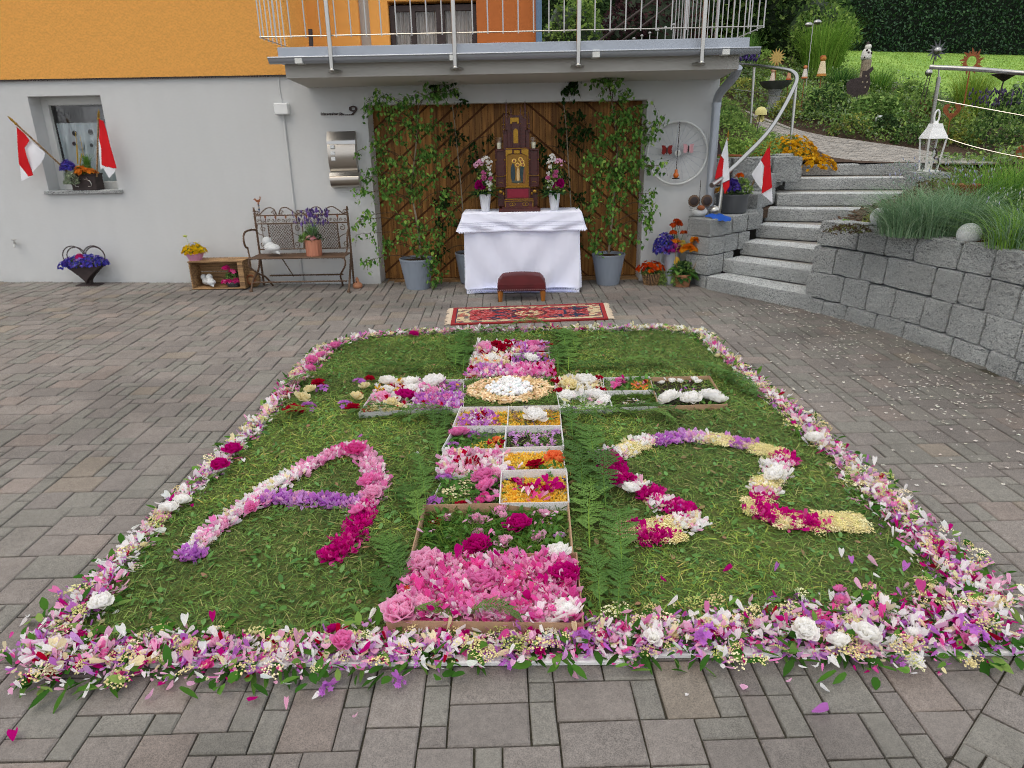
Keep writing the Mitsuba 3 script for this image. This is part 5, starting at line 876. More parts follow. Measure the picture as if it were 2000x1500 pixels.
# fern fronds: root and tip on the grass
FR = [('laid across the foot of the cross', [(-0.468,2.067,0),(-0.231,2.042,-0),(-0.223,2.048,0),(0.001,2.04,0),(-0.035,2.051,-0),(0.197,2.038,0)]), ('along the right side of the cross column', [(0.259,2.086,0),(0.278,2.508,0),(0.316,2.069,0),(0.383,2.434,0),(0.274,2.301,-0),(0.291,2.883,0),(0.361,2.268,0),(0.397,2.79,0),(0.261,2.546,0),(0.293,3.188,0),(0.351,2.507,0),(0.378,3.078,0),(0.268,2.883,0),(0.295,3.619,0),(0.356,2.791,0),(0.381,3.42,-0),(0.271,3.302,-0),(0.264,3.836,0),(0.35,3.242,0),(0.371,3.758,0),(0.267,3.62,0),(0.266,4.06,0),(0.344,3.617,0),(0.331,4.008,0)]),
 ('along the left side of the cross column', [(-0.437,2.157,0),(-0.551,2.56,0),(-0.481,2.086,0),(-0.571,2.346,0),(-0.44,2.412,0),(-0.547,2.809,0),(-0.46,2.247,0),(-0.612,2.6,0),(-0.45,2.637,0),(-0.532,2.997,0),(-0.481,2.521,0),(-0.612,2.855,0),(-0.46,2.899,0),(-0.533,3.264,0),(-0.483,2.72,0),(-0.596,3.049,0),(-0.453,3.097,0),(-0.52,3.508,0),(-0.491,3.098,0),(-0.595,3.384,0),(-0.456,3.381,0),(-0.494,3.785,-0),(-0.512,3.444,0),(-0.583,3.715,0),(-0.455,3.697,0),(-0.467,4.059,0),(-0.51,3.712,-0),(-0.56,4.021,0)]),
 ('below the left arm of the cross', [(-0.422,4.049,0),(-0.787,3.963,0),(-0.7,4.009,0),(-1.065,3.955,0),(-0.95,4.001,0),(-1.31,3.943,0.002),(-1.194,3.973,0.001),(-1.518,3.962,0.004),(-0.511,4.003,0),(-0.707,3.851,0),(-1.375,4.057,0.003),(-1.573,4.128,0.004)]),
 ('below the right arm of the cross', [(0.268,3.994,0),(0.663,3.94,0),(0.517,4.002,0),(0.941,3.955,-0),(0.831,4.024,0),(1.231,4.011,0),(0.279,3.929,0),(0.462,3.785,0),(0.663,3.94,0),(0.885,3.832,0),(1.121,4.064,0),(1.399,4.158,-0)]),
 ('above the left arm of the cross', [(-0.434,4.839,-0),(-0.82,4.821,0),(-0.752,4.863,0),(-1.145,4.785,0.001),(-1.047,4.851,0),(-1.386,4.722,0.004),(-1.329,4.787,0.003),(-1.607,4.496,0.006)]),
 ('above the right arm of the cross', [(0.285,4.831,0),(0.693,4.871,0),(0.581,4.853,-0),(1.036,4.927,0),(0.995,4.905,0),(1.351,4.709,0),(1.183,4.921,0),(1.426,4.475,0),(1.345,4.687,0),(1.447,4.21,0),(1.007,4.778,-0),(1.44,4.909,0)]),
 ('along the left side of the upper arm', [(-0.431,4.804,0),(-0.465,5.406,0),(-0.49,4.841,-0),(-0.516,5.381,0),(-0.422,5.203,0),(-0.418,5.773,0),(-0.489,5.206,0),(-0.48,5.855,0)]),
 ('along the right side of the upper arm', [(0.245,4.776,-0),(0.275,5.371,0),(0.32,4.807,-0),(0.363,5.367,0),(0.241,5.172,0),(0.27,5.784,0),(0.323,5.169,0),(0.34,5.812,0),(0.406,5.23,0),(0.389,5.89,0)]),
 ('across the top of the cross', [(-0.401,5.851,0),(-0.096,5.965,0),(-0.139,5.918,0),(0.237,5.947,0),(0.169,5.885,0),(0.482,5.967,0)])]
wd_ = ['first', 'second', 'third', 'fourth', 'fifth', 'sixth', 'seventh', 'eighth', 'ninth', 'tenth', 'eleventh', 'twelfth', 'thirteenth', 'fourteenth']
for w, pts in FR:
    for i in range(len(pts) // 2):
        if i % 3 == 2: continue
        b = 'beside' if 'along' in w else 'on'
        frond(pts[2 * i], pts[2 * i + 1], f'green fern frond {w}, {wd_[i]} from its {"near end" if "along" in w else "inner end"}', .05 + .012 * (i % 2), rf.uniform(.02, .06), rf.uniform(.7, .95), group='fern fronds ' + w)
# ---------------------------------------------------------------- plants
rv = np.random.default_rng(33)
G1 = [('#6d994b', 3), ('#58863d', 3), ('#86af58', 2), ('#456d32', 2)]
G2 = [('#81aa48', 3), ('#98bd55', 2), ('#6a923a', 3)]
G3 = [('#365a34', 3), ('#42683a', 3), ('#29472b', 2)]
GB = [('#86a581', 3), ('#74946f', 3), ('#a3bb9c', 2), ('#648562', 2)]
GY = [('#8c9a3a', 3), ('#a3a842', 2), ('#6d8434', 2)]
def dome(n, rx, ry, h, shell=.45, low=.0):
    th = rv.uniform(0, 6.283, n); cz_ = rv.uniform(low, 1, n); rr = np.sqrt(np.maximum(0, 1 - cz_ ** 2)) * rv.uniform(shell, 1, n) ** .6
    return np.c_[np.cos(th) * rr * rx, np.sin(th) * rr * ry, cz_ * h * rv.uniform(.55, 1, n) ** .5], th
def dull(C, k=.28): return C * (1 - k) + k * C.mean(1, keepdims=True) * A([1.25, 1.1, .65])
def leafy(c, rx, ry, h, n, size, pal, t=None):
    p, th = dome(n, rx, ry, h); cl = meshkit.fbm(p / max(rx, .01) * 2.2 + rv.uniform(0, 50), 2)[:, None]
    return scat(t or LT, p + A(c), eul(rv.uniform(0, 6.3, n), rv.normal(-.3, .7, n), rv.normal(0, .6, n)), rv.uniform(.7, 1.3, n) * size, dull(pick(n, pal, rv)) * (.62 + cl))
def tuft(c, r, h, n, w, pal, lean=.45, r0=.25):
    """Arching grass blades."""
    def f(u, v): return np.stack([(v - .5) * (1 - u ** 1.5), .55 * u ** 2.2, u - .25 * u ** 3], -1)
    V, F = grid(f, 6, 2); a = rv.uniform(0, 6.3, n); rr = np.sqrt(rv.uniform(0, 1, n)) * r0 * r; L = h * rv.uniform(.6, 1.15, n)
    k = rv.uniform(.1, 1, n) * lean * 2
    return scat((V, F), np.c_[-np.sin(a) * rr, np.cos(a) * rr, 0 * a] + A(c), eul(a + rv.normal(0, .3, n), rv.normal(0, .1, n), 0), np.c_[np.full(n, w), r / .5 * k, L], pick(n, pal, rv))
def spikes(c, r, h, n, pal, size=.012, lo=.75):
    """Flower spikes on thin stems (lavender)."""
    a = rv.uniform(0, 6.3, n); rr = np.sqrt(rv.uniform(0, 1, n)) * r; z = h * rv.uniform(lo, 1.05, n); p = np.c_[np.cos(a) * rr, np.sin(a) * rr, z]
    b = (A([[-1, 0, 0], [1, 0, 0], [0, 1, 0], [0, -1, 0], [0, 0, 2.6], [0, 0, -2.6]]) * .5, A([[0, 4, 2], [2, 4, 1], [1, 4, 3], [3, 4, 0], [0, 2, 5], [2, 1, 5], [1, 3, 5], [3, 0, 5]]))
    return scat(b, p + A(c), eul(0 * a, rv.normal(0, .25, n), rv.normal(0, .25, n)), rv.uniform(.7, 1.3, n) * size, pick(n, pal, rv))
FL5 = scat(petal_t(.85, .15, .1, 3, 2), np.zeros((5, 3)), eul(np.arange(5) * 2 * np.pi / 5, .25, 0), 1.)
def blooms(c, rx, ry, h, n, size, pal, fl=None, low=.2):
    p, th = dome(n, rx, ry, h, .9, low); q = np.arctan2(np.hypot(p[:, 0] / rx, p[:, 1] / ry), np.maximum(p[:, 2] / h, .05))
    return scat(fl or FL5, p * 1.04 + A(c), eul(np.arctan2(p[:, 1], p[:, 0]) - np.pi / 2, -q * .8 + rv.normal(0, .25, n), rv.normal(0, .25, n)), rv.uniform(.75, 1.25, n) * size, pick(n, pal, rv))
def plant(name, label, cat, parts, group=None):
    """parts: [(part name, mesh, material)]"""
    k = thing(name, label, cat, group)
    for pn, m, bs in parts: put(pn, m, bs, k, kind='stuff', smooth=bs == 'vc_petal')
    return k
def potshape(k, c, r0, r1, h, mat, rim=.012, n=28, soil=True):
    put('pot', lathe([(0, 0), (r0 * .96, 0), (r0, .01), (r1, h - rim * 1.6), (r1 + rim * .5, h - rim * 1.4), (r1 + rim * .5, h), (r1 - rim * .6, h), (r1 - rim, h - .04), (0, h - .04)], n, c), mat, k, smooth=35)
    if soil: put('soil', lathe([(0, h - .03), (r1 * .93, h - .032)], 16, c), 'm_soil', k)
def meshpoly(pts, fold=0.02, th=.003, sd=0, sub=.03):
    """Thin cloth over a polygon of points that share a plane y = const."""
    P3 = A(pts); y = P3[:, 1].mean(); pg = Polygon(P3[:, [0, 2]]).buffer(0); V, F = trimesh.creation.triangulate_polygon(pg, engine='earcut'); V, F = trimesh.remesh.subdivide_to_size(np.c_[V[:, 0], 0 * V[:, 0] + y, V[:, 1]], F, sub)
    V = A(V); V[:, 1] += fold * (meshkit.fbm(np.c_[V[:, 0] * 14, V[:, 2] * 4, V[:, 0] * 0 + sd], 2) - .5) * 2
    V2 = V + A([0, th, 0]); return np.vstack([V, V2]), np.vstack([F, F[:, ::-1] + len(V)])
def flag(label, tip, foot, reds, whites, r=.009):
    k = thing('flag', label, 'flag', 'red and white flags'); tip, foot = A(tip), A(foot); d = (foot - tip) / np.linalg.norm(foot - tip)
    put('pole', tube([tip + d * .1, foot], r, 8), 'm_crate', k, smooth=40); put('finial', join([tube([tip, tip + d * .05, tip + d * .09], [.002, .013, .008], 8), ball(.016, tip + d * .1, sub=1)]), 'm_gold', k, smooth=40)
    for i, p in enumerate(reds): put('red_stripe', meshpoly(p, .018, sd=i * 3.1), 'vc', k, col='#c4161f', smooth=True)
    for i, p in enumerate(whites): put('white_stripe', meshpoly(p, .018, sd=i * 3.1 + 9), 'vc', k, col='#dcdde2', smooth=True)
# ---------------------------------------------------------------- altar
AX0, AX1, AY0, AY1 = -.62, .63, 7.62, 8.12; AZ = (-0.018,7.62,0.847)[2]
def skirt(x0, x1, y0, y1, zt, zb, fold, sd, flare=0., n=150, m=14):
    L = [(x0, y1), (x0, y0), (x1, y0), (x1, y1)]; d = np.r_[0, np.cumsum([math.dist(L[i], L[i + 1]) for i in range(3)])]
    def f(u, v):
        s = u * d[-1]; x, y = np.interp(s, d, [p[0] for p in L]), np.interp(s, d, [p[1] for p in L]); b = v ** 1.2
        nx, ny = np.where(s < d[1], -1, np.where(s > d[2], 1, 0)), np.where((s >= d[1]) & (s <= d[2]), -1, 0)
        swg = .016 * v * np.sin((v * 1.1 + 1.3 * np.abs(2 * np.clip((s - d[1]) / (d[2] - d[1]), 0, 1) - 1)) * 8 + sd) * ((s > d[1]) & (s < d[2]))
        w = swg + fold * b * (meshkit.fbm(np.stack([s * 5, v * .7 + sd, 0 * s], -1), 3) - .45) * 2 + flare * b + .012 * b * np.sin(s * 9 + v * 2.2 + sd)
        cr = np.exp(-((s - d[1]) / .06) ** 2) + np.exp(-((s - d[2]) / .06) ** 2); sg = np.where(s < d.mean(), -1, 1)
        z = zt + (zb(s / d[-1]) - zt if callable(zb) else zb - zt) * v - .012 * np.sin(v * np.pi) * 0
        return np.stack([x + nx * w + cr * sg * flare * b, y + ny * w - cr * flare * b, z], -1)
    return f, d
k = thing('altar_cloth', 'plain white cloth hanging to the ground round the altar table', 'cloth')
f, d = skirt(AX0 + .012, AX1 - .012, AY0, AY1, AZ - .004, .055, .055, 2.)
put('cloth', grid(f, 170, 16), 'm_cloth', k, smooth=True)
def lace(n, w, h, ph=0):
    s = sbox(0, 0, w, h); st = w / n; holes = []
    for i in range(n):
        cx = (i + .5) * st; holes += [Point(cx, h * .62).buffer(st * .27, 3), Point(cx + st * .5, h * .30).buffer(st * .22, 3), Point(cx, -h * .02).buffer(st * .2, 3)]
    return s.difference(union_all(holes))
def hem(f, d, u0, u1, z0, z1, n, off=.003):
    m = ext(lace(n, 1., (z1 - z0) / ((u1 - u0) * d[-1])), .002); V = m[0]; sc = (u1 - u0) * d[-1]; P_ = f(u0 + (u1 - u0) * V[:, 0], np.full(len(V), 1.))
    return np.c_[P_[:, 0], P_[:, 1] - off - V[:, 2], z0 + V[:, 1] * sc], m[1]
put('lace_hem', hem(f, d, d[1] / d[-1] + .002, d[2] / d[-1] - .002, .005, .062, 46, 0), 'm_cloth', k); put('lace_backing', grid(lambda u, v: f(d[1] / d[-1] + (d[2] - d[1]) / d[-1] * u, 0 * u + 1.) * A([1, 1, 0]) + np.stack([0 * u, 0 * u + .006, .008 + .05 * v], -1), 60, 2), 'vc', k, col='#8d93a8', smooth=True)
put('cloth_top', bx(AX0, AY0 + .01, AZ - .02, AX1, AY1, AZ - .002), 'm_cloth', k)
k = thing('altar_overlay', 'shorter white top cloth with a lace border over the altar table', 'cloth')
f, d = skirt(AX0 - .004, AX1 + .004, AY0 - .008, AY1, AZ + .004, lambda t: AZ - .165 - .035 * np.abs(t * 2 - 1) ** 3 + .003 * np.sin(t * 17), .035, 7., .035)
put('cloth', grid(f, 170, 12), 'm_cloth', k, smooth=True); put('top', bx(AX0 - .004, AY0 - .008, AZ - .001, AX1 + .004, AY1, AZ + .004), 'm_cloth', k)
def band(u, v, v0, v1, o): return f(u, v0 + (v1 - v0) * v) + np.stack([0 * u, 0 * u - o, 0 * u], -1)
for v0, v1 in ((.50, .53), (.60, .62), (.72, .75)): put('drawn_thread_band', grid(lambda u, v: band(d[1] / d[-1] + (d[2] - d[1]) / d[-1] * u, v, v0, v1, .0025), 90, 2), 'vc', k, col='#b9bdcf', smooth=True)
sc_ = []
for i in range(70):
    u = d[1] / d[-1] + (d[2] - d[1]) / d[-1] * (i + .5) / 70; p = f(A([u]), A([1.]))[0]; sc_.append(ball(.009, p + A([0, -.002, -.004]), (1, .25, 1.2), 1))
put('scallops', join(sc_), 'm_cloth', k, kind='stuff')
# shrine
so = A((-0.029,7.88,0.864)); sx = ((0.52,7.88,1.383)[0] - (-0.563,7.88,1.402)[0]) / 200; sz = ((-0.014,7.88,1.897)[2] - so[2]) / 200; so[2] = AZ + .004
sk = thing('altar_shrine', 'dark red and gold gothic altar shrine with a painted panel', 'shrine')
def sb(x0, y0, x1, y1, d0, d1, ch=.003): return cb(so[0] + (x0 - 1013) * sx, so[1] + d0, so[2] + (409 - y1) * sz, so[0] + (x1 - 1013) * sx, so[1] + d1, so[2] + (409 - y0) * sz, ch)
def spt(x, y, d): return A([so[0] + (x - 1013) * sx, so[1] + d, so[2] + (409 - y) * sz])
put('base', join([sb(974, 403, 1056, 409, -.13, .17), sb(980, 400, 1050, 403.5, -.11, .16)]), 'm_shrine', sk)
put('plinth', join([sb(986, 388, 1042, 400.5, -.09, .15), sb(984.5, 384.5, 1044, 388, -.1, .15)]), 'm_shrine', sk); put('pedestal', sb(987, 361, 1037, 385, -.06, .15), 'm_shrine', sk)
put('red_panel', sb(991, 364, 1033, 382, -.066, -.05), 'vc', sk, col='#7a2436')
put('gold_moulding', join([sb(985.5, 387.3, 1043, 388.6, -.104, -.09), sb(986, 383.6, 1042, 384.8, -.108, -.05), sb(988, 359.8, 1036, 361.6, -.075, -.05), sb(986, 389, 987.3, 400, -.094, -.08), sb(1040.5, 389, 1042, 400, -.094, -.08)] + [tube([spt(cx + 3.4 * math.cos(t), 394.5 + 3.2 * math.sin(t), -.093) for t in np.linspace(0, 6.283, 13)], .0025, 5, cap=False) for cx in (999, 1003.5, 1024, 1029)]), 'm_gold', sk)
put('cabinet', sb(988, 287, 1035, 361, -.04, .15), 'm_shrine', sk)
for x0, x1 in ((969, 988.5), (1034.5, 1054)):
    t = put('side_tower', join([sb(x0 + 1, 289, x1 - 1, 360, -.01, .13), sb(x0, 286, x1, 289.5, -.03, .14), sb(x0, 338, x1, 340.5, -.025, .12), sb(x0, 357, x1, 361, -.02, .12), sb(x0, 289, x0 + 2.5, 358, -.03, .0), sb(x1 - 2.5, 289, x1, 358, -.03, .0), sb(x0 + 3, 366, x1 - 3, 400, .0, .12)]), 'm_shrine', sk)
    put('gold_trim', join([sb(x0 + 2, 338.8, x1 - 2, 339.6, -.029, -.02)] + [ball(.0075, spt(x, y, -.034), sub=1) for x in (x0 + 1.3, x1 - 1.3) for y in (307, 338)] + [tube([spt((x0 + x1) / 2 - 4, 354, -.014), spt((x0 + x1) / 2 - 3, 351, -.014), spt((x0 + x1) / 2 + 3, 351, -.014), spt((x0 + x1) / 2 + 4, 354, -.014)], .0022, 5)]), 'm_gold', t)
    put('scroll', join([ball(.016, spt((x0 + x1) / 2 + (1 if x0 > 1000 else -1) * 1.0, 370, -.03), (1.4, .6, 1.1), 1), ball(.011, spt((x0 + x1) / 2 + (-5 if x0 > 1000 else 5), 374, -.03), (1, .6, 1.4), 1)]), 'm_gold', t)
pc = put('painted_panel', sb(991, 296, 1032, 358, -.05, -.035), 'vc', sk, col='#85622a')
put('gold_frame', join([sb(989.5, 295, 991.5, 359.5, -.062, -.03), sb(1031.5, 295, 1033.5, 359.5, -.062, -.03), sb(989.5, 357.8, 1033.5, 360, -.064, -.03)] + [ext(Polygon([(spt(x0, 0, 0)[0], spt(0, 287, 0)[2]), (spt(x1, 0, 0)[0], spt(0, 287, 0)[2]), (spt(x1, 0, 0)[0], spt(0, 294, 0)[2]), (spt((x0 + x1) / 2 - s * 2, 0, 0)[0], spt(0, 296, 0)[2]), (spt(x0, 0, 0)[0], spt(0, 301 if s > 0 else 295, 0)[2])]).buffer(0), .02, (0, so[1] - .062, 0), 'y') for x0, x1, s in ((989.5, 1002, 1), (1033.5, 1020, 1))] + [sb(1005, 288, 1017, 295, -.06, -.03)]), 'm_gold', sk)
fg = []
for x, y, w, h, c in ((1003, 333, 9, 40, '#33424a'), (1013, 338, 6, 36, '#c5a878'), (1021, 332, 9, 42, '#2f4246'), (1024, 338, 7, 34, '#7a5238'), (1011, 350, 24, 6, '#4a5048')): fg.append(cd(ball(1, spt(x, y, -.052), (w * sx / 2, .004, h * sz / 2), 1), c))
for x, y in ((1005.5, 309), (1012, 317), (1018, 306), (1021, 311), (1022, 317)): fg += [cd(ball(1, spt(x, y, -.053), (4.6 * sx, .003, 4.6 * sz), 1), '#d9b45c'), cd(ball(1, spt(x, y, -.055), (2.6 * sx, .004, 3.0 * sz), 1), '#8a5f40')]
put('painted_figures', join(fg), 'vc', pc, kind='stuff', smooth=True)
put('upper_house', join([sb(986, 283, 1036, 287.5, -.05, .14), sb(993, 236, 1028, 284, -.02, .12), sb(985, 250, 993, 284, .0, .1), sb(1028, 250, 1036, 284, .0, .1), ext(Polygon([spt(991, 237, 0)[[0, 2]], spt(1030, 237, 0)[[0, 2]], spt(1022, 222, 0)[[0, 2]], spt(999, 222, 0)[[0, 2]]]), .12, (0, so[1] - .02, 0), 'y')]), 'm_shrine', sk)
nm_ = put('niche', ext(Polygon([spt(1005, 275, 0)[[0, 2]], spt(1014, 275, 0)[[0, 2]]] + [spt(1009.5 + 4.5 * math.cos(t), 253 - 6 * math.sin(t), 0)[[0, 2]] for t in np.linspace(0, np.pi, 10)]), .01, (0, so[1] - .027, 0), 'y'), 'm_gold', sk)
put('crest', join([sb(999, 226, 1016, 235, -.03, -.015), sb(999, 226, 1003, 238, -.03, -.015), sb(1012, 226, 1016, 238, -.03, -.015), sb(990, 284, 1032, 285.5, -.055, -.04)]), 'm_gold', sk)
put('colonnette', join([tube([spt(x, 282, -.03), spt(x, 238, -.03)], .006, 8) for x in (1001, 1018)]), 'm_shrine', sk)
for x, t, b in ((992, 192, 250), (1028, 194, 250), (986, 215, 255), (1035, 214, 255), (1001, 205, 232), (1019, 205, 232)):
    w = 2.6 if x in (992, 1028) else 1.8; q = put('pinnacle', join([sb(x - w, t + 26 if b > 240 else t + 12, x + w, b, -.02, .02), tube([spt(x, t + 27 if b > 240 else t + 13, 0), spt(x, t, 0)], [.016 * w / 2.6, .001], 6)]), 'm_shrine', sk)
    put('gold_knob', join([ball(.0065, spt(x + s * w, t + 24 if b > 240 else t + 13, -.015), sub=1) for s in (1, -1)] + [ball(.006, spt(x, t + 33, -.022), sub=1)]), 'm_gold', q)
for x, y, lab in ((976.5, 286, 'left glass with a white candle standing on the shrine'), (1043.5, 286, 'right glass with a white candle standing on the shrine')):
    k = thing('candle_glass', lab, 'candle'); c = spt(x, y, .05)
    put('glass', lathe([(.024, 0), (.034, .115), (.032, .115), (.0225, .004)], 18, c), 'm_glass', k, smooth=40); put('candle', lathe([(0, .002), (.02, .002), (.022, .06), (.018, .066), (0, .062)], 14, c), 'vc', k, col='#d8d6bf', smooth=40)
# vases with bouquets
for i, (px, lab) in enumerate(((947, 'left'), (1084, 'right'))):
    c = A([so[0] + (px - 1013) * sx, 7.84, AZ + .004]); k = thing('vase', f'white ribbed vase {lab} of the shrine on the altar', 'vase', 'white altar vases')
    V, F = lathe([(0, 0), (.040, 0), (.042, .01), (.052, .10), (.060, .17), (.064, .186), (.061, .186), (.05, .15), (0, .14)], 32, c); a = np.arctan2(V[:, 1] - c[1], V[:, 0] - c[0]); s = 1 + .035 * np.cos(8 * a); V[:, 0] = c[0] + (V[:, 0] - c[0]) * s; V[:, 1] = c[1] + (V[:, 1] - c[1]) * s
    put('body', (V, F), 'vc_gloss', k, col='#cfd1d6', smooth=40)
    b = thing('bouquet', f'tall bouquet of white, pink and purple flowers in the {lab} altar vase', 'bouquet', 'altar bouquets'); top = c + A([0, 0, .18]); kk = 1 if i == 0 else -1
    put('leaves', join([leafy(top + A([0, 0, .0]), .12, .1, .32, 420, .035, G2 + G3), scat(petal_t(.16, .2, -.2, 6, 3), np.tile(top, (34, 1)), eul(rv.uniform(0, 6.3, 34), rv.uniform(-.1, .5, 34), 0), rv.uniform(.14, .24, 34), pick(34, G3, rv))]), 'vc_leaf', b, kind='stuff')
    for (dx, dz, kd, cl, r) in ((-.045, .10, 'peony', 'magenta', .055), (-.02, .07, 'peony', 'magenta', .04), (.04, .11, 'rhododendron', 'white', .05), (.045, .06, 'rhododendron', 'white', .04), (0, .17, 'rose', 'pink', .04), (-.01, .21, 'rose', 'pink', .036), (.06, .16, 'rose', 'pink', .032), (.06, .2, 'rose', 'white', .03), (-.065, .31, 'rhododendron', 'pale pink', .05), (-.03, .33, 'rhododendron', 'pale pink', .045), (.02, .36, 'rhododendron', 'white', .055), (.05, .32, 'rhododendron', 'white', .045), (.045, .27, 'rhododendron', 'white', .035)):
        m = flower(kd, cl, (0, 0, 0), r, '', put_it=False); R = eul(rv.normal(0, .4), 1.05, 0)[0]
        put({'peony': 'purple_blossom', 'rose': 'gerbera', 'rhododendron': 'white_blossom'}[kd], (m[0] @ R.T + top + A([dx * (1 if i == 0 else -1) * 1.1, -.05, dz]), m[1], m[2] * (A([.75, .6, .85]) if cl == 'magenta' else .92)), 'vc_petal', b, smooth=True)
# footstool
fs = thing('footstool', 'low footstool with red velvet top and wooden legs before the altar', 'footstool'); a, b = A((-0.247,7.201,-0)), A((0.23,7.216,0)); fx0, fx1, fy = a[0] - .012, b[0] + .012, a[1]
def cushion(u, v):
    x = fx0 + (fx1 - fx0) * u; y = fy - .01 + .34 * v; e = np.clip(np.minimum(np.minimum(u, 1 - u) * 2.2, np.minimum(v, 1 - v) * 1.6) * 4, 0, 1)
    return np.stack([x, y, .155 + .085 * e ** .5 + .036 * np.sin(np.pi * u) ** .8 * np.sin(np.pi * v) ** .6], -1)
V, F = grid(cushion, 30, 20); put('seat', (V, F), 'm_velvet', fs, smooth=True)
put('apron', cb(fx0 + .002, fy - .008, .11, fx1 - .002, fy + .328, .185, .006), 'm_velvet', fs)
put('studs', join([ball(.0055, (x, fy - .0095, .125), sub=1) for x in np.linspace(fx0 + .012, fx1 - .012, 24)]), 'm_steel_bright', fs, kind='stuff')
for x in (fx0 + .03, fx1 - .03):
    for y in (fy + .015, fy + .3): put('leg', tube([(x, y, .115), (x, y, 0)], [.028, .019], 4), 'vc_gloss', fs, col='#9a5f28')
# rug
rq = A([(-0.66,6.275,0),(0.79,6.395,0),(0.813,7.037,0),(-0.688,6.914,0)])
def f_rug(p, n, uv):
    u, v = uv.x, uv.y; au, av = dr.abs(u - .5) * 2, dr.abs(v - .5) * 2
    du, dv = (1 - au) * 1.48 / 2, (1 - av) * .64 / 2      # metres from the end and from the side
    d = dr.minimum(du, dv); mot = N_(u * 95, v * 40); m2 = N_(u * 52 + 9, dr.abs(v - .5) * 30)
    red, dark, cream, navy = c3('#a22a2c'), c3('#54191f'), c3('#c9b590'), c3('#252a44')
    f0 = MX(red, dark, SS(.50, .56, m2)); f0 = MX(f0, c3('#c0696a'), SS(.62, .68, mot)); f0 = MX(f0, navy, SS(.68, .72, N_(u * 30 + 40, dr.abs(v - .5) * 20)))
    med = dr.square((u - .5) / .10) + dr.square((v - .5) / .17); f0 = MX(f0, dark, 1 - SS(1.3, 1.5, med)); f0 = MX(f0, MX(cream, red, SS(.5, .58, mot)), 1 - SS(.85, 1.0, med)); f0 = MX(f0, c3('#57262a'), 1 - SS(.08, .12, med))
    f0 = MX(f0, navy, SS(.60, .66, au - .35 * (1 - av)) * SS(.25, .35, av))
    bor = MX(cream, MX(red, navy, SS(.45, .5, m2)), SS(.52, .58, N_(u * 44 + 7, v * 20)) * .8)
    c = MX(bor, f0, SS(.10, .105, dr.minimum(du * .6, dv)))
    c = MX(navy, c, SS(.045, .05, d)); c = MX(red * .9, c, SS(.036, .04, d))
    return c * .82 * (.75 + .4 * N_(u * 400, v * 180))
pr('m_rug', tex(f_rug), .95, sheen=.3)
rg_ = thing('rug', 'narrow red and cream oriental rug with fringed ends before the altar', 'rug')
V, F = grid(lambda u, v: np.concatenate([bil(rq[[0, 1, 2, 3]], u, v), (.012 + .004 * meshkit.noise(np.stack([u * 9, v * 4, 0 * u], -1)))[..., None]], -1), 60, 20); uu, vv = np.meshgrid(np.linspace(0, 1, 60), np.linspace(0, 1, 20), indexing='ij')
put('pile', (V, F), 'm_rug', rg_, smooth=True, uv=np.c_[uu.ravel(), vv.ravel()])
ed = A([bil(rq, 0, 0), bil(rq, 1, 0), bil(rq, 1, 1), bil(rq, 0, 1)]); put('edge', (np.vstack([np.c_[ed, np.zeros(4)], np.c_[ed, np.full(4, .0125)]]), A([[0, 1, 5, 4], [1, 2, 6, 5], [2, 3, 7, 6], [3, 0, 4, 7]])), 'vc', rg_, col='#7d2022')
for u0, sgn in ((0, -1), (1, 1)):
    ts_ = []
    for v in np.linspace(.02, .98, 60): p = bil(rq, u0, v); q = p + A([sgn * rv.uniform(.035, .065), rv.normal(0, .012)]); ts_.append(tube([(*p, .01), (*((p + q) / 2), .012), (*q, .006)], [.004, .005, .003], 4))
    put('fringe', join(ts_), 'vc', rg_, col='#c9b9a4', kind='stuff')
# birch trees in and behind the pots
def birch(label, stem, clusters, seed, leafpal, dark=.9, sr=.013):
    k = thing('birch_tree', label, 'tree', 'young birch trees set up before the garage door'); st = A(stem); tw, lv = [], []
    st = spl(st, 30); put('trunk', tube(st, np.linspace(sr, .004, len(st)), 8), 'm_bark', k, smooth=40); r = np.random.default_rng(seed)
    for (c, rx, rz, n) in clusters:
        c = A(c); j = np.argmin(np.linalg.norm(st - (c - A([0, 0, .15])), axis=1)); b = st[min(j, len(st) - 1)]
        tw.append(tube(spl([b, (b + c) / 2 + A([0, 0, .05]), c], 8), np.linspace(.005, .0025, len(spl([b, (b + c) / 2 + A([0, 0, .05]), c], 8))), 5))
        nt = max(3, n // 14)
        for _ in range(nt):
            e = c + A([r.normal(0, .55) * rx, r.normal(0, .07), r.normal(0, .5) * rz]); dn = e + A([r.normal(0, .05), r.normal(0, .03), -r.uniform(.05, .16)]); tw.append(tube([c + (e - c) * .2, e, dn], [.0025, .002, .001], 4))
            m = max(1, int(.92 * n / nt)); q = r.uniform(0, 1, m)[:, None]; path_ = np.where(q < .5, c + (e - c) * (.2 + 1.6 * q), e + (dn - e) * (2 * q - 1)); lv.append(path_ + r.normal(0, .022, (m, 3)))
    put('branches', join(tw), 'vc', k, col='#4a3b2c', smooth=40, kind='stuff'); P_ = np.vstack(lv); n = len(P_); P_[:, 1] = np.minimum(P_[:, 1], np.where((P_[:, 0] > GX0 + .02) & (P_[:, 0] < GX1 - .02) & (P_[:, 2] < GZ1 - .03), 8.44, 8.15))
    bl_ = (A([[0, 0, 0], [.36, -.35, .06], [.22, -.75, .05], [0, -1.05, 0], [-.22, -.75, .05], [-.36, -.35, .06]]), A([[0, 1, 2], [0, 2, 3], [0, 3, 4], [0, 4, 5]]))
    put('crown', scat(bl_, P_, eul(r.uniform(0, 6.3, n), r.normal(1.0, .5, n), r.normal(0, .5, n)), r.uniform(.03, .055, n), pick(n, leafpal, r) * dark), 'vc_leaf', k, kind='stuff')
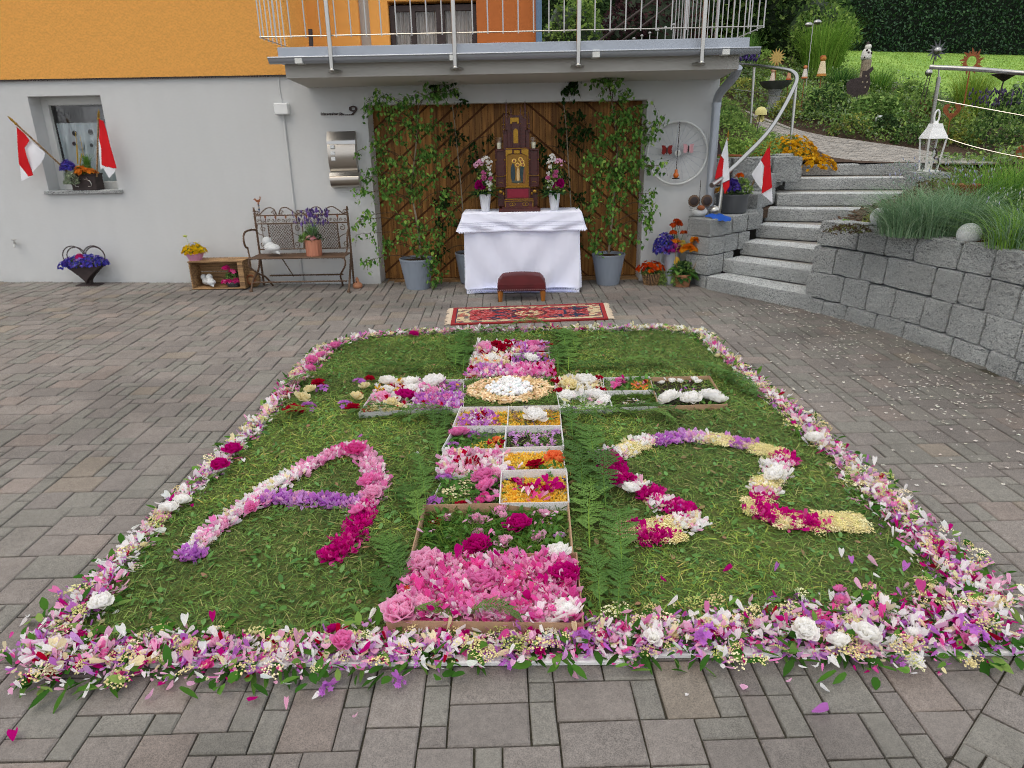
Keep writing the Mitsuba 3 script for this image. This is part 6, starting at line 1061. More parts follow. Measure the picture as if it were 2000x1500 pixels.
BP1 = [('#669646', 4), ('#80ad54', 3), ('#4a7435', 3), ('#9dbf5e', 1.3)]
birch('young birch in the left grey pot, spreading over the left half of the garage door', [(-1.133,7.96,0.337),(-1.141,7.96,0.592),(-1.161,7.96,0.814),(-1.186,7.96,1.033),(-1.166,7.96,1.247),(-1.117,7.96,1.508),(-1.084,7.96,1.763),(-1.052,7.96,2.013)],
  list(zip([(-1.423,7.85,2.015),(-1.189,7.85,1.962),(-0.922,7.85,2.006),(-0.761,7.85,2.061),(-1.358,7.85,1.817),(-1.149,7.85,1.763),(-0.991,7.85,1.735),(-1.508,7.85,1.943),(-1.595,7.85,1.544),(-1.489,7.85,1.517),(-0.896,7.85,1.506),(-0.793,7.85,1.427),(-0.982,7.85,1.431),(-1.339,7.85,1.36),(-1.234,7.85,1.306),(-1.508,7.85,1.285),(-1.403,7.85,1.23),(-1.622,7.85,1.234),(-1.128,7.85,1.252),(-0.966,7.85,1.223),(-1.195,7.85,1.069),(-1.419,7.85,1.019),(-0.809,7.85,1.088),(-1.663,7.85,1.077),(-1.656,7.85,0.835),(-1.616,7.85,0.642),(-1.322,7.85,0.829),(-1.103,7.85,0.771),(-1.224,7.85,0.636),(-0.942,7.85,0.659),(-1.456,7.85,0.529),(-1.064,7.85,0.494),(-1.727,7.85,0.336),(-1.542,7.85,0.513),(-1.014,7.85,0.381),(-0.892,7.85,0.547),(-0.964,7.85,0.267),(-0.943,7.85,0.124),(-1.772,7.85,0.782),(-1.295,7.85,1.59),(-0.767,7.85,0.82)], [.18,.2,.2,.16,.16,.2,.18,.12,.16,.12,.14,.14,.16,.16,.16,.16,.16,.12,.16,.16,.18,.14,.14,.12,.12,.1,.14,.14,.14,.16,.12,.14,.1,.12,.12,.12,.12,.08,.06,.16,.12], [.14,.14,.14,.1,.14,.14,.14,.1,.1,.1,.14,.12,.14,.1,.12,.12,.12,.1,.14,.14,.16,.14,.16,.12,.12,.1,.14,.14,.12,.16,.1,.14,.08,.08,.14,.14,.14,.12,.08,.12,.14], [90,110,100,80,70,90,80,40,60,60,60,60,90,60,70,70,70,40,90,80,90,60,70,50,50,40,60,60,60,80,40,60,36,36,60,70,60,40,24,60,50])), 1, BP1)
birch('young birch in the right grey pot, its tip reaching the balcony soffit', [(0.973,8,0.353),(0.992,8,0.663),(1.009,8,0.883),(1.023,8,1.153),(1.031,8,1.417),(1.007,8,1.675),(0.962,8,1.928),(0.919,8,2.126)],
  list(zip([(0.892,7.9,2.121),(0.971,7.9,2.095),(0.838,7.9,2.17),(1.053,7.9,1.996),(1.111,7.9,1.847),(1.241,7.9,1.894),(1.034,7.9,1.774),(0.928,7.9,1.751),(1.169,7.9,1.722),(1.225,7.9,1.645),(1.436,7.9,1.692),(1.382,7.9,1.718),(1.36,7.9,1.607),(0.987,7.9,1.574),(0.853,7.9,1.551),(0.803,7.9,1.372),(0.886,7.9,1.318),(0.995,7.9,1.29),(1.101,7.9,1.366),(0.721,7.9,1.425),(0.78,7.9,1.19),(0.944,7.9,1.187),(1.081,7.9,1.158),(1.213,7.9,1.261),(1.402,7.9,1.283),(1.483,7.9,1.297),(0.839,7.9,1.003),(0.952,7.9,0.894),(0.785,7.9,0.923),(1.032,7.9,0.973),(1.166,7.9,1.077),(1.337,7.9,0.914),(1.374,7.9,0.723),(1.398,7.9,0.805),(0.9,7.9,0.731),(0.819,7.9,0.623),(1.069,7.9,0.674),(1.159,7.9,0.506),(0.989,7.9,0.565),(0.795,7.9,0.456),(1.292,7.9,1.337),(1.178,7.9,1.468),(1.416,7.9,1.004)], [.12,.14,.1,.14,.14,.12,.16,.14,.14,.12,.1,.1,.08,.16,.14,.14,.16,.16,.14,.12,.12,.14,.14,.14,.1,.06,.12,.14,.12,.14,.12,.1,.12,.08,.12,.1,.12,.1,.1,.08,.1,.12,.07], [.1,.1,.08,.12,.12,.1,.14,.14,.12,.1,.08,.06,.08,.14,.14,.14,.16,.16,.14,.14,.14,.14,.14,.12,.08,.06,.14,.14,.14,.14,.12,.12,.12,.1,.12,.12,.12,.1,.1,.1,.1,.12,.06], [60,70,50,80,80,60,90,80,70,60,40,40,30,90,90,90,110,100,80,70,60,80,70,70,40,24,50,70,60,70,50,50,70,40,50,50,50,40,40,30,50,60,20])), 2, BP1)
birch('slim birch with a thin dark stem leaning behind the left altar vase', [(-0.612,8.2,0.435),(-0.656,8.2,0.78),(-0.671,8.2,1.116),(-0.695,8.2,1.495),(-0.726,8.2,1.915),(-0.761,8.2,2.11)],
  list(zip([(-0.792,8.2,2.145),(-0.903,8.2,2.122),(-0.608,8.2,1.964),(-0.758,8.2,1.708),(-0.873,8.2,1.631),(-0.622,8.2,1.627),(-0.514,8.2,1.519),(-0.547,8.2,1.386),(-0.342,8.2,1.622),(-0.467,8.2,1.249),(-0.413,8.2,1.166),(-0.778,8.2,1.282),(-0.845,8.2,1.063),(-0.891,8.2,0.727),(-0.778,8.2,0.668),(-0.941,8.2,0.323),(-0.854,8.2,0.896),(-0.792,8.2,0.979)], [.1,.1,.08,.08,.06,.08,.08,.06,.07,.08,.08,.08,.1,.12,.08,.1,.12,.1], [.06,.05,.05,.1,.06,.08,.08,.08,.06,.08,.1,.08,.12,.14,.12,.16,.12,.1], [40,40,24,36,20,36,40,30,30,36,40,30,50,60,40,70,50,40])), 3, [('#33522a', 3), ('#456b33', 2), ('#2c4526', 2)], .8, .008)
birch('slim dark birch behind the right altar vase', [(0.591,8.2,0.415),(0.557,8.2,0.872),(0.525,8.2,1.313),(0.499,8.2,1.685),(0.464,8.2,1.995),(0.474,8.2,2.147)],
  list(zip([(0.545,8.2,2.12),(0.627,8.2,2.094),(0.491,8.2,2.046),(0.52,8.2,1.866),(0.494,8.2,1.685),(0.576,8.2,1.736),(0.658,8.2,1.812),(0.467,8.2,1.554),(0.243,8.2,1.505),(0.271,8.2,1.371),(0.412,8.2,1.261),(0.498,8.2,1.15),(0.634,8.2,1.578),(0.716,8.2,1.681),(0.642,8.2,0.982),(0.702,8.2,0.757),(0.647,8.2,0.587),(0.242,8.2,1.155)], [.1,.1,.08,.08,.1,.1,.1,.08,.07,.07,.07,.08,.1,.1,.1,.1,.08,.08], [.08,.08,.06,.1,.1,.1,.1,.08,.08,.08,.1,.1,.12,.12,.12,.12,.1,.1], [60,50,30,40,50,50,50,40,40,40,30,40,50,50,50,50,40,36])), 4, [('#33522a', 3), ('#456b33', 2), ('#2c4526', 2)], .8, .008)
for (px, py, wt, wb, hpx, yy, lab) in ((817, 563, 65, 45, 58, 7.96, 'grey plastic pot holding the left birch'), (1187, 553, 63, 44, 58, 8.05, 'grey plastic pot holding the right birch'), (895, 560, 60, 44, 58, 8.22, 'grey pot half hidden behind the left edge of the altar')):
    c = A((-5.237,8,3.005)); kx = 8.05 / 1387; p = {817: (-1.183,7.96,0), 1187: (0.976,8.05,0.007), 895: (-0.595,8.22,-0.021)}[px]
    k = thing('plant_pot', lab, 'pot', 'grey birch pots'); potshape(k, (p[0], p[1] + .0, 0.0 if px != 895 else .013), wb * kx / 2, wt * kx / 2, .345, 'm_pot_grey')
# ---------------------------------------------------------------- along the left wall
LOB = [('#3b3a9a', 4), ('#5a55c0', 3), ('#6a4aa8', 2), ('#8f8ad8', 1)]
def gz(p): return A([p[0], p[1], float(zg(p[0], p[1]))])
# window planter and flags
pb = thing('window_planter', 'black metal planter box on the stone sill of the left window', 'planter'); p0, p1 = A((-5.005,8.22,1.134)), A((-4.729,8.22,1.306)); pz = WZ0 + .002
px0_, px1_, pzt = p0[0], p1[0], p1[2]
put('box', join([cb(px0_, 8.14, pz, px1_, 8.30, pzt, .006), cb(px0_ - .008, 8.132, pzt - .02, px1_ + .008, 8.308, pzt, .004)]), 'm_iron_dark', pb)
cx = (px0_ + px1_) / 2; put('scroll_ornament', join([tube(spl([(cx + s * .02, 8.133, pz + .12), (cx + s * .08, 8.13, pz + .10), (cx + s * .09, 8.13, pz + .05), (cx + s * .05, 8.13, pz + .04)], 12), .004, 5) for s in (1, -1)] + [ball(.008, (cx + .05, 8.132, pz + .13), sub=1)]), 'm_steel', pb)
top = A([cx, 8.2, pzt])
plant('window_flowers', 'orange petunias, blue lobelia and grey trailing leaves in the window planter', 'flowers', [
  ('leaves', leafy(top + A([0, 0, -.02]), .14, .08, .12, 420, .028, G1), 'vc_leaf'), ('silver_leaves', leafy(A((-4.97,8.1,1.279)) + A([0, 0, -.08]), .09, .06, .14, 380, .026, [('#8fa58e', 3), ('#6d8a70', 2), ('#a8b8a6', 1)]), 'vc_leaf'),
  ('orange_blossoms', join([blooms(A((-4.808,8.16,1.343)) + A([0, -.02, -.05]), .13, .05, .07, 60, .026, [('#d9822e', 3), ('#e09a4a', 2), ('#a8501e', 1)]), blooms(A((-4.862,8.14,1.356)) + A([0, -.02, -.05]), .07, .05, .08, 24, .026, [('#d9822e', 3), ('#e09a4a', 2)])]), 'vc_petal'),
  ('blue_blossoms', blooms(A((-5.035,8.16,1.402)) + A([.02, 0, -.08]), .09, .06, .13, 260, .014, LOB), 'vc_petal'), ('grass_tuft', tuft(A((-4.838,8.24,1.362)), .12, .2, 110, .006, G1), 'vc_leaf'), ('yellow_twigs', join([tube([(-4.944,8.24,1.408), (-4.91,8.24,1.608)], .007, 5), tube([(-4.923,8.24,1.396), (-4.874,8.24,1.515)], .006, 5), tube([(-4.91,8.24,1.608), (-4.897,8.24,1.741)], .003, 5), tube([(-4.861,8.24,1.417), (-4.855,8.24,1.703)], .0025, 5)]) + (lin('#c9a53a'),), 'vc_leaf')])
flag('red and white flag hanging from a slanted pole left of the window', (-5.378,7.9,1.912), (-5.027,8.18,1.314), [[(-5.342,7.96,1.805),(-5.239,7.96,1.665),(-5.312,7.96,1.593),(-5.294,7.96,1.308),(-5.343,7.96,1.293),(-5.411,7.96,1.422)]], [[(-5.246,7.97,1.665),(-5.112,7.97,1.532),(-5.18,7.97,1.433),(-5.306,7.97,1.329),(-5.314,7.97,1.593)], [(-5.415,7.965,1.422),(-5.346,7.965,1.293),(-5.298,7.965,1.303),(-5.436,7.965,1.246)]])
flag('red and white flag on an upright pole at the right side of the window', (-4.454,8,1.957), (-4.714,8.16,1.271), [[(-4.474,8,1.861),(-4.434,8,1.845),(-4.385,8,1.36),(-4.473,8,1.372),(-4.54,8,1.4),(-4.509,8,1.568),(-4.515,8,1.672)]], [[(-4.526,8.01,1.672),(-4.513,8.01,1.578),(-4.548,8.01,1.389),(-4.527,8.01,1.378),(-4.573,8.01,1.346),(-4.554,8.01,1.516)], [(-4.547,8.005,1.405),(-4.469,8.005,1.377),(-4.4,8.005,1.354),(-4.418,8.005,1.323),(-4.488,8.005,1.26)]])
# heart planter
hp = thing('heart_planter', 'rusty heart shaped metal planter standing by the wall', 'planter'); hc = A((-4.961,8.03,0.087)); hc[1] -= .02; hb = hc[2]
def heart(s, n=40, z=0): 
    t = np.linspace(0, 2 * np.pi, n); return np.c_[16 * np.sin(t) ** 3, 13 * np.cos(t) - 5 * np.cos(2 * t) - 2 * np.cos(3 * t) - np.cos(4 * t)] / 17 * s
H_ = heart(.25, 60); cz0 = hb + .27
for dy_, s in ((-.02, 1.), (.02, .9)): put('frame', tube([(hc[0] + x * s * 1.02, hc[1] + dy_ + .02 * s, cz0 + z * s) for x, z in H_], .006, 6, cap=False), 'm_iron_dark', hp, smooth=60)
low = Polygon([(x, z) for x, z in heart(.245, 60)]).intersection(sbox(-1, -1, 1, -.03)); put('bowl', ext(low, .14, (hc[0], hc[1] - .07, cz0), 'y'), 'm_iron_dark', hp); put('foot', join([cb(hc[0] - .13, hc[1] - .07, hb, hc[0] + .13, hc[1] + .07, hb + .012), cb(hc[0] - .03, hc[1] - .03, hb + .01, hc[0] + .03, hc[1] + .03, hb + .06)]), 'm_iron_dark', hp)
pc_ = A([hc[0], hc[1], cz0 - .04])
plant('lobelia', 'blue lobelia with one bright pink geranium in the heart planter', 'flowers', [('leaves', leafy(pc_, .23, .13, .10, 500, .026, G1), 'vc_leaf'), ('blue_blossoms', join([blooms(pc_, .25, .14, .12, 620, .015, LOB, low=.0), blooms(pc_ + A([-.2, -.03, -.02]), .09, .08, .08, 120, .015, LOB, low=0)]), 'vc_petal'), ('pink_geranium', blooms(pc_ + A([-.02, -.05, .06]), .04, .04, .07, 70, .018, [('#c8297a', 3), ('#d9468f', 1)]), 'vc_petal')])
# crate with pots and birds
cr = thing('wooden_crate', 'old wooden crate lying on its side by the wall', 'crate'); a, b = A((-3.687,7.795,0.057)), A((-3.088,7.757,0.044)); cx0, cx1, cyf = a[0], b[0], min(a[1], 7.92); cz0_ = float(zg(cx0, 8)); ch_ = .30; cyb = cyf + .26
for nm2, bb_ in (('bottom_board', (cx0, cyf, cz0_, cx1, cyb, cz0_ + .012)), ('top_board', (cx0 - .01, cyf - .004, cz0_ + ch_, cx1 + .01, cyb, cz0_ + ch_ + .013)), ('side_board', (cx0, cyf + .002, cz0_ + .013, cx0 + .014, cyb - .016, cz0_ + ch_ - .001)), ('side_board', (cx1 - .06, cyf + .002, cz0_ + .013, cx1, cyf + .03, cz0_ + ch_ - .001)), ('side_board', (cx1 - .016, cyf + .033, cz0_ + .013, cx1 - .002, cyb - .016, cz0_ + ch_ - .001)), ('back_board', (cx0, cyb - .014, cz0_ + .013, cx1, cyb, cz0_ + .15)), ('back_board', (cx0, cyb - .014, cz0_ + .155, cx1, cyb, cz0_ + ch_ - .001))): put(nm2, cb(*bb_, .002), 'm_crate', cr)
pr('m_pinkpot', '#c489a8', .4)
k = thing('yellow_flower_pot', 'pink bowl of yellow flowers on top of the crate', 'flower pot'); c = A((-3.642,8,0.336)); c = A([c[0], cyf + .1, cz0_ + ch_ + .013])
potshape(k, c, .07, .095, .085, 'm_pinkpot')
put('leaves', leafy(c + A([0, 0, .06]), .12, .1, .10, 260, .03, G1), 'vc_leaf', k, kind='stuff'); put('yellow_blossoms', blooms(c + A([0, 0, .06]), .135, .11, .12, 120, .024, [('#d9b81e', 4), ('#b98a12', 1)]), 'vc_petal', k, kind='stuff', smooth=True); put('white_blossoms', blooms(c + A([.0, -.02, .14]), .04, .03, .06, 20, .02, [('#cfd8e6', 1)]), 'vc_petal', k, kind='stuff', smooth=True)
put('stems', join([tube(spl([c + A([-.03, 0, .1]), c + A([-.05, 0, .2]), c + A([-.07, 0, .26])], 6), .002, 4), tube(spl([c + A([.03, 0, .1]), c + A([.05, 0, .18]), c + A([.07, 0, .2])], 6), .002, 4), ball(.02, c + A([-.075, 0, .265]), (1.3, 1, .5), 1)]) + (lin('#9aa83a'),), 'vc', k, kind='stuff')
def stone_bird(label, c, s, rz):
    k = thing('stone_bird', label, 'bird figure', 'white stone birds'); n = 20; ms = []
    def body(u, v):
        a = v * 2 * np.pi; L = u; r = .5 * np.sin(np.pi * np.clip(L, 0, 1) ** .8) ** .75 * (1 - .35 * L); h = .42 + .12 * np.sin(L * 3)
        return np.stack([(L - .45) * 1.5, np.cos(a) * r * .75, np.maximum(0, h + np.sin(a) * r * .95 - .38 * L ** 2 + .12)], -1)
    V, F = grid(body, 16, 18); V[:, 0] *= -1
    R = eul(rz, 0, 0)[0]; put('body', (V * s * A([.9, 1, .9]) @ R.T + A(c), F), 'm_stone_white', k, smooth=True)
    hd_ = ball(.30, (.38, 0, .92)); put('head', (hd_[0] * s @ R.T + A(c), hd_[1]), 'm_stone_white', k, smooth=True); bk = tube([(.62, 0, .92), (.82, 0, .86)], [.08, .005], 6); put('beak', (bk[0] * s @ R.T + A(c), bk[1]), 'm_stone_white', k)
    wg = ball(.34, (-.15, 0, .52), (1.5, 1.15, .75)); put('wing', (wg[0] * s @ R.T + A(c), wg[1]), 'm_stone_white', k, smooth=True)
cc = cz0_ + .012
stone_bird('white stone bird at the back left inside the crate', (cx0 + .12, cyf + .12, cc), .11, 2.6); stone_bird('white stone bird at the front inside the crate', (cx0 + .20, cyf + .05, cc), .12, 2.2)
k = thing('pink_geranium_pot', 'pot of bright pink geraniums standing inside the crate', 'flower pot'); c = A([cx1 - .16, cyf + .08, cc]); potshape(k, c, .06, .085, .06, 'm_pot_dark')
put('leaves', leafy(c + A([0, 0, .05]), .1, .08, .14, 220, .035, G3 + G1), 'vc_leaf', k, kind='stuff'); put('pink_blossoms', join([blooms(c + A(o), .035, .03, .04, 34, .02, [('#c8297a', 3), ('#e06aa4', 1)]) for o in ((-.05, -.03, .20), (.02, -.03, .16), (-.07, -.05, .05), (-.02, -.06, .05), (.05, -.05, .06))]), 'vc_petal', k, kind='stuff', smooth=True)
# iron bench
be = thing('garden_bench', 'ornate brown wrought iron bench with scroll back and lattice panels', 'bench'); by = 8.06; L0, R0 = A((-2.975,8.06,0.879)), A((-1.935,8.06,0.867)); gb = float(zg(-2.5, 8.0))
sL, sR = A((-2.973,7.72,0.396)), A((-1.889,7.72,0.417)); zs = A((-2.449,7.72,0.409))[2]; zt = L0[2]; xl_, xr_ = L0[0], R0[0]; yf = 7.72
put('seat', join([cb(xl_ - .0, yf + .0, zs - .012, xr_ + .0, by - .02, zs, .003)] + [tube([(xl_ - .01, yf, zs - .004), (xr_ + .01, yf, zs - .004)], .011, 8)]), 'm_iron', be)
for x in (xl_, xr_): q = put('post', tube([(x, by, gb + .0), (x, by, zt - .02)], .012, 8), 'm_iron', be, smooth=60); put('finial', join([ball(.016, (x, by, zt), sub=1), ball(.011, (x, by, zt + .022), (1, 1, 1.5), 1)]), 'm_iron', q)
def bar(p, q, r=.006, nm='rail'): put(nm, tube([p, q], r, 6), 'm_iron', be, smooth=60)
z1, z2, z3 = A((-2.5,8.06,0.826))[2], A((-2.511,8.06,0.737))[2], A((-2.545,8.06,0.453))[2]
for z in (z1, z2, z3): bar((xl_, by, z), (xr_, by, z), .0075)
W4 = (xr_ - xl_) / 4
def scroll(c, r, turns, a0, s): t = np.linspace(0, 1, 22); rr = r * (1 - .75 * t); a = a0 + s * turns * 2 * np.pi * t; return np.c_[c[0] + rr * np.cos(a), 0 * t + by, c[1] + rr * np.sin(a)]
for i in range(4):
    x0 = xl_ + i * W4; f_ = 1 if i % 2 == 0 else -1; xa, xb = (x0, x0 + W4) if f_ > 0 else (x0 + W4, x0)
    top_ = spl([(xa, by, z1 + .03), (xa + f_ * .05, by, z1 + .012), (xa + f_ * .10, by, z1 + .05), (xa + f_ * .16, by, z1 + .085), (xa + f_ * .22, by, z1 + .07), (xb - f_ * .012, by, z1 + .008)], 30)
    put('scroll', join([tube(top_, .006, 6), tube(scroll((xa + f_ * .025, z1 + .028), .026, 1.2, 0 if f_ > 0 else np.pi, f_), .005, 5), tube(scroll((xb - f_ * .04, z1 + .028), .026, 1.2, np.pi if f_ > 0 else 0, -f_), .005, 5)]), 'm_iron', be, smooth=60)
nx_ = 9
for i in range(nx_ + 1): x = xl_ + (xr_ - xl_) * i / nx_; bar((x, by, z1), (x, by, z2), .005, 'baluster'); put('boss', ball(.011, (x, by, z1 - .018), (1, .8, 1.6), 1), 'm_rust', be)
put('small_scrolls', join([tube(scroll((xl_ + (xr_ - xl_) * (i + q) / nx_, (z1 + z2) / 2 - .012), .02, 1.3, 0, s), .0032, 5) for i in range(nx_) for q, s in ((.28, 1), (.72, -1))]), 'm_iron', be, kind='stuff')
for lo, hi in ((.13, .385), (.63, .88)):
    xa, xb = xl_ + (xr_ - xl_) * lo, xl_ + (xr_ - xl_) * hi; bar((xa, by, z2), (xa, by, z3), .007, 'upright'); bar((xb, by, z2), (xb, by, z3), .007, 'upright')
    sq = sbox(xa, z3, xb, z2); ln_ = []
    for c in np.arange(-1, 2, .034):
        for s in (1, -1):
            g = LineString([(xa - 1, (z2 + z3) / 2 + c + s * -1.2), (xb + 1, (z2 + z3) / 2 + c + s * (-1.2 + (xb - xa + 2) * 1.2))]).intersection(sq)
            if not g.is_empty and g.geom_type == 'LineString' and g.length > .01: (u0, v0), (u1, v1) = g.coords[0], g.coords[-1]; ln_.append(tube([(u0, by + .003 * s, v0), (u1, by + .003 * s, v1)], .0028, 4))
    put('lattice', join(ln_), 'm_iron', be, kind='stuff')
for c, d in ((.065, 1), (.44, 1), (.5, 0), (.56, -1), (.94, -1)):
    x = xl_ + (xr_ - xl_) * c
    if d == 0: bar((x, by, z2), (x, by, z3), .007, 'upright'); continue
    put('scroll', join([tube(spl([(x - d * .05, by, z2 - .01), (x - d * .055, by, z2 - .10), (x + d * .05, by, (z2 + z3) / 2 - .02), (x + d * .05, by, z3 + .01)], 18), .0045, 5), tube(scroll((x + d * .01, z2 - .055), .034, 1.2, np.pi / 2, d), .0045, 5), tube(scroll((x - d * .02, z3 + .05), .034, 1.2, -np.pi / 2, d), .0045, 5)]), 'm_iron', be, smooth=60)
for x, s in ((xl_, -1), (xr_, 1)):
    arm = spl([(x, by, zs + .26), (x + s * .03, by - .1, zs + .275), (x + s * .045, by - .24, zs + .265), (x + s * .045, by - .30, zs + .2), (x + s * .04, by - .29, zs + .12), (x + s * .03, by - .25, zs + .10)], 26)
    V, F = tube(arm, .011, 8); V[:, 0] = x + (V[:, 0] - x) * 1.0; put('arm', (V, F), 'm_iron', be, smooth=60); put('arm_support', tube([(x + s * .03, by - .26, zs + .10), (x + s * .01, by - .29, zs)], .009, 6), 'm_iron', be)
    put('front_leg', tube(spl([(x - s * .06, yf + .01, zs), (x - s * .0, yf + .0, zs - .02), (x + s * .005, yf, zs - .09), (x - s * .05, yf + .05, zs - .17), (x - s * .10, yf + .16, zs - .24), (x - s * .12, by - .03, gb)], 26), .010, 8), 'm_iron', be, smooth=60)
    put('leg', tube(spl([(x, by, zs), (x + s * .0, by - .1, zs - .16), (x + s * .02, yf + .08, zs - .26), (x + s * .02, yf - .02, float(zg(x, yf)))], 20), .012, 8), 'm_iron', be, smooth=60); put('foot', lathe([(0, 0), (.02, 0), (.018, .02), (.01, .03)], 10, (x + s * .02, yf - .02, float(zg(x, yf)))), 'm_iron', be)
bar((xl_ + .1, by - .05, gb + .13), (xr_ - .1, by - .05, gb + .13), .009, 'stretcher'); bar((xl_ + .0, yf + .03, gb + .105), (xr_ - .0, yf + .03, gb + .105), .009, 'stretcher'); bar((xl_ + .3, yf + .15, zs - .01), (xl_ + .37, by - .05, gb + .12), .006, 'brace')
stone_bird('pair-like white stone bird sitting on the left part of the bench', (A((-2.761,7.85,0.41))[0], 7.86, zs), .17, 2.6)
k = thing('copper_pot', 'ribbed copper coloured pot with lavender and pink flowers on the bench', 'flower pot'); c = A([A((-2.293,7.84,0.398))[0], 7.85, zs]); ph = .175
V, F = lathe([(0, 0), (.082, 0), (.084, .006), (.088, ph), (.083, ph), (.08, ph - .03), (0, ph - .03)], 48, c); a = np.arctan2(V[:, 1] - c[1], V[:, 0] - c[0]); s = 1 + .02 * np.cos(16 * a); V[:, 0] = c[0] + (V[:, 0] - c[0]) * s; V[:, 1] = c[1] + (V[:, 1] - c[1]) * s; put('pot', (V, F), 'm_copper', k, smooth=30)
t = c + A([0, 0, ph - .02]); put('foliage', join([tuft(t, .16, .26, 190, .006, GB + G1, .5), leafy(t + A([-.06, -.02, 0]), .1, .07, .1, 140, .04, G1), leafy(t + A([.0, 0, 0]), .12, .1, .14, 160, .03, G3)]), 'vc_leaf', k, kind='stuff'); put('lavender_blossoms', spikes(t + A([.01, 0, 0]), .2, .33, 110, [('#4f3a7e', 3), ('#6a4f9a', 2), ('#3c2c5e', 2)], .017, .55), 'vc', k, kind='stuff'); put('pink_blossoms', blooms(t + A([.0, -.07, .02]), .05, .03, .05, 26, .02, [('#d99a9e', 3), ('#e6c0bd', 1)]), 'vc_petal', k, kind='stuff', smooth=True)
hn = thing('rusty_hen', 'small rusty metal bird on a beaded rod behind the bench', 'ornament'); c = A((-2.933,8.1,0.997)); s = .045
hen = Polygon([(-1.0, .1), (-.8, .3), (-.55, .22), (-.2, -.1), (.3, -.05), (.55, .25), (.5, .75), (.75, .85), (.8, .2), (.6, -.35), (.1, -.75), (-.3, -.6), (-.7, -.1)]); m = ext(hen, .006, up='y'); put('silhouette', (m[0] * A([s, 1, s]) + c, m[1]), 'm_rust', hn); put('rod', tube([c + A([0, .004, -.03]), c + A([.01, .004, -.45])], .004, 6), 'm_iron', hn); put('beads', join([cd(ball(.011, c + A([.001, .004, -.045 - i * .02]), sub=1), h) for i, h in enumerate(('#8a5a3a', '#4a5a78', '#b9a98f', '#3a4a68', '#8a8f98'))]), 'vc', hn, smooth=True)
wd = thing('wooden_ball', 'round wooden ornament under the left end of the bench', 'ornament'); c = A((-3.05,7.891,0.044)); V, F = ball(1, (0, 0, 0), (.085, .07, .095)); put('body', (V + A([c[0], 7.95, c[2] + .095]), F), 'm_crate', wd, smooth=True); put('ring', tube([(c[0] + .045 * math.cos(t), 7.88, c[2] + .10 + .05 * math.sin(t)) for t in np.linspace(0, 6.283, 20)], .009, 6, cap=False), 'm_rust', wd)
tb = thing('terracotta_bird', 'small terracotta cone bird by the wall right of the bench', 'ornament'); c = A((-1.869,7.951,0.019)); c[1] = min(c[1], 8.05); put('body', lathe([(0, 0), (.045, 0), (.056, .02), (.05, .045), (.03, .06), (.02, .075), (.019, .1), (.01, .118), (0, .122)], 18, c), 'm_terracotta', tb, smooth=True); put('eye', ball(.009, c + A([-.004, -.022, .07]), sub=1), 'm_iron_dark', tb)
# pots right of the garage
k = thing('flower_basket', 'dark twig basket of orange and red begonias beside the garage opening', 'flower basket'); c = A((1.456,8.194,0)); c[1] = 7.98
put('basket', lathe([(0, 0), (.075, 0), (.10, .13), (.093, .13), (.07, .01)], 24, c), 'm_iron_dark', k, smooth=40); put('twigs', join([tube([c + A([.079 * math.cos(a), .079 * math.sin(a), 0]), c + A([.106 * math.cos(a + .05), .106 * math.sin(a + .05), .135])], .0042, 5) for a in np.linspace(0, 6.28, 34)]), 'm_crate', k, kind='stuff')
put('leaves', join([leafy(c + A([0, 0, .12]), .13, .1, .10, 300, .035, G1 + G2), leafy(c + A([.12, -.05, -.05]), .06, .05, .22, 200, .026, G2)]), 'vc_leaf', k, kind='stuff'); put('orange_blossoms', blooms(c + A([-.01, 0, .15]), .15, .1, .11, 70, .028, [('#c23c16', 4), ('#d9641e', 2), ('#8f2a18', 1)]), 'vc_petal', k, kind='stuff', smooth=True)
k = thing('milk_can', 'tall pale grey metal can with blue, pink and yellow flowers by the wall', 'flower pot'); c = A((1.678,8.116,-0)); c[1] = 8.0
put('can', lathe([(0, 0), (.085, 0), (.088, .02), (.088, .27), (.094, .28), (.092, .36), (.10, .37), (.088, .37), (.08, .3), (0, .3)], 26, c), 'm_zinc', k, smooth=40); put('handle', tube(spl([c + A([-.088, -.03, .22]), c + A([-.13, -.04, .26]), c + A([-.12, -.04, .33]), c + A([-.09, -.03, .35])], 12), .007, 6), 'm_zinc', k); put('yellow_patch', ball(1, c + A([.04, -.086, .27]), (.035, .01, .05), 1), 'vc', k, col='#c9a23c', smooth=True)
t = c + A([0, 0, .36]); put('leaves', join([leafy(t, .14, .1, .14, 320, .03, G1 + G3), tuft(t + A([.02, 0, 0]), .08, .3, 40, .004, G3, .2)]), 'vc_leaf', k, kind='stuff'); put('blue_blossoms', blooms(t + A([-.09, -.02, .04]), .12, .09, .17, 420, .017, LOB, low=-.3), 'vc_petal', k, kind='stuff', smooth=True); put('purple_blossoms', blooms(t + A([-.0, -.07, -.01]), .1, .05, .12, 90, .024, [('#9a2a7e', 3), ('#b54a9a', 2)]), 'vc_petal', k, kind='stuff', smooth=True)
put('yellow_blossoms', join([blooms(t + A([.10, -.05, .03]), .06, .05, .10, 44, .019, [('#d3c23a', 3), ('#e6dc8a', 1)]), blooms(t + A([.02, -.06, .10]), .06, .03, .05, 26, .02, [('#d97a1e', 2), ('#e09a2e', 1)])]), 'vc_petal', k, kind='stuff', smooth=True)
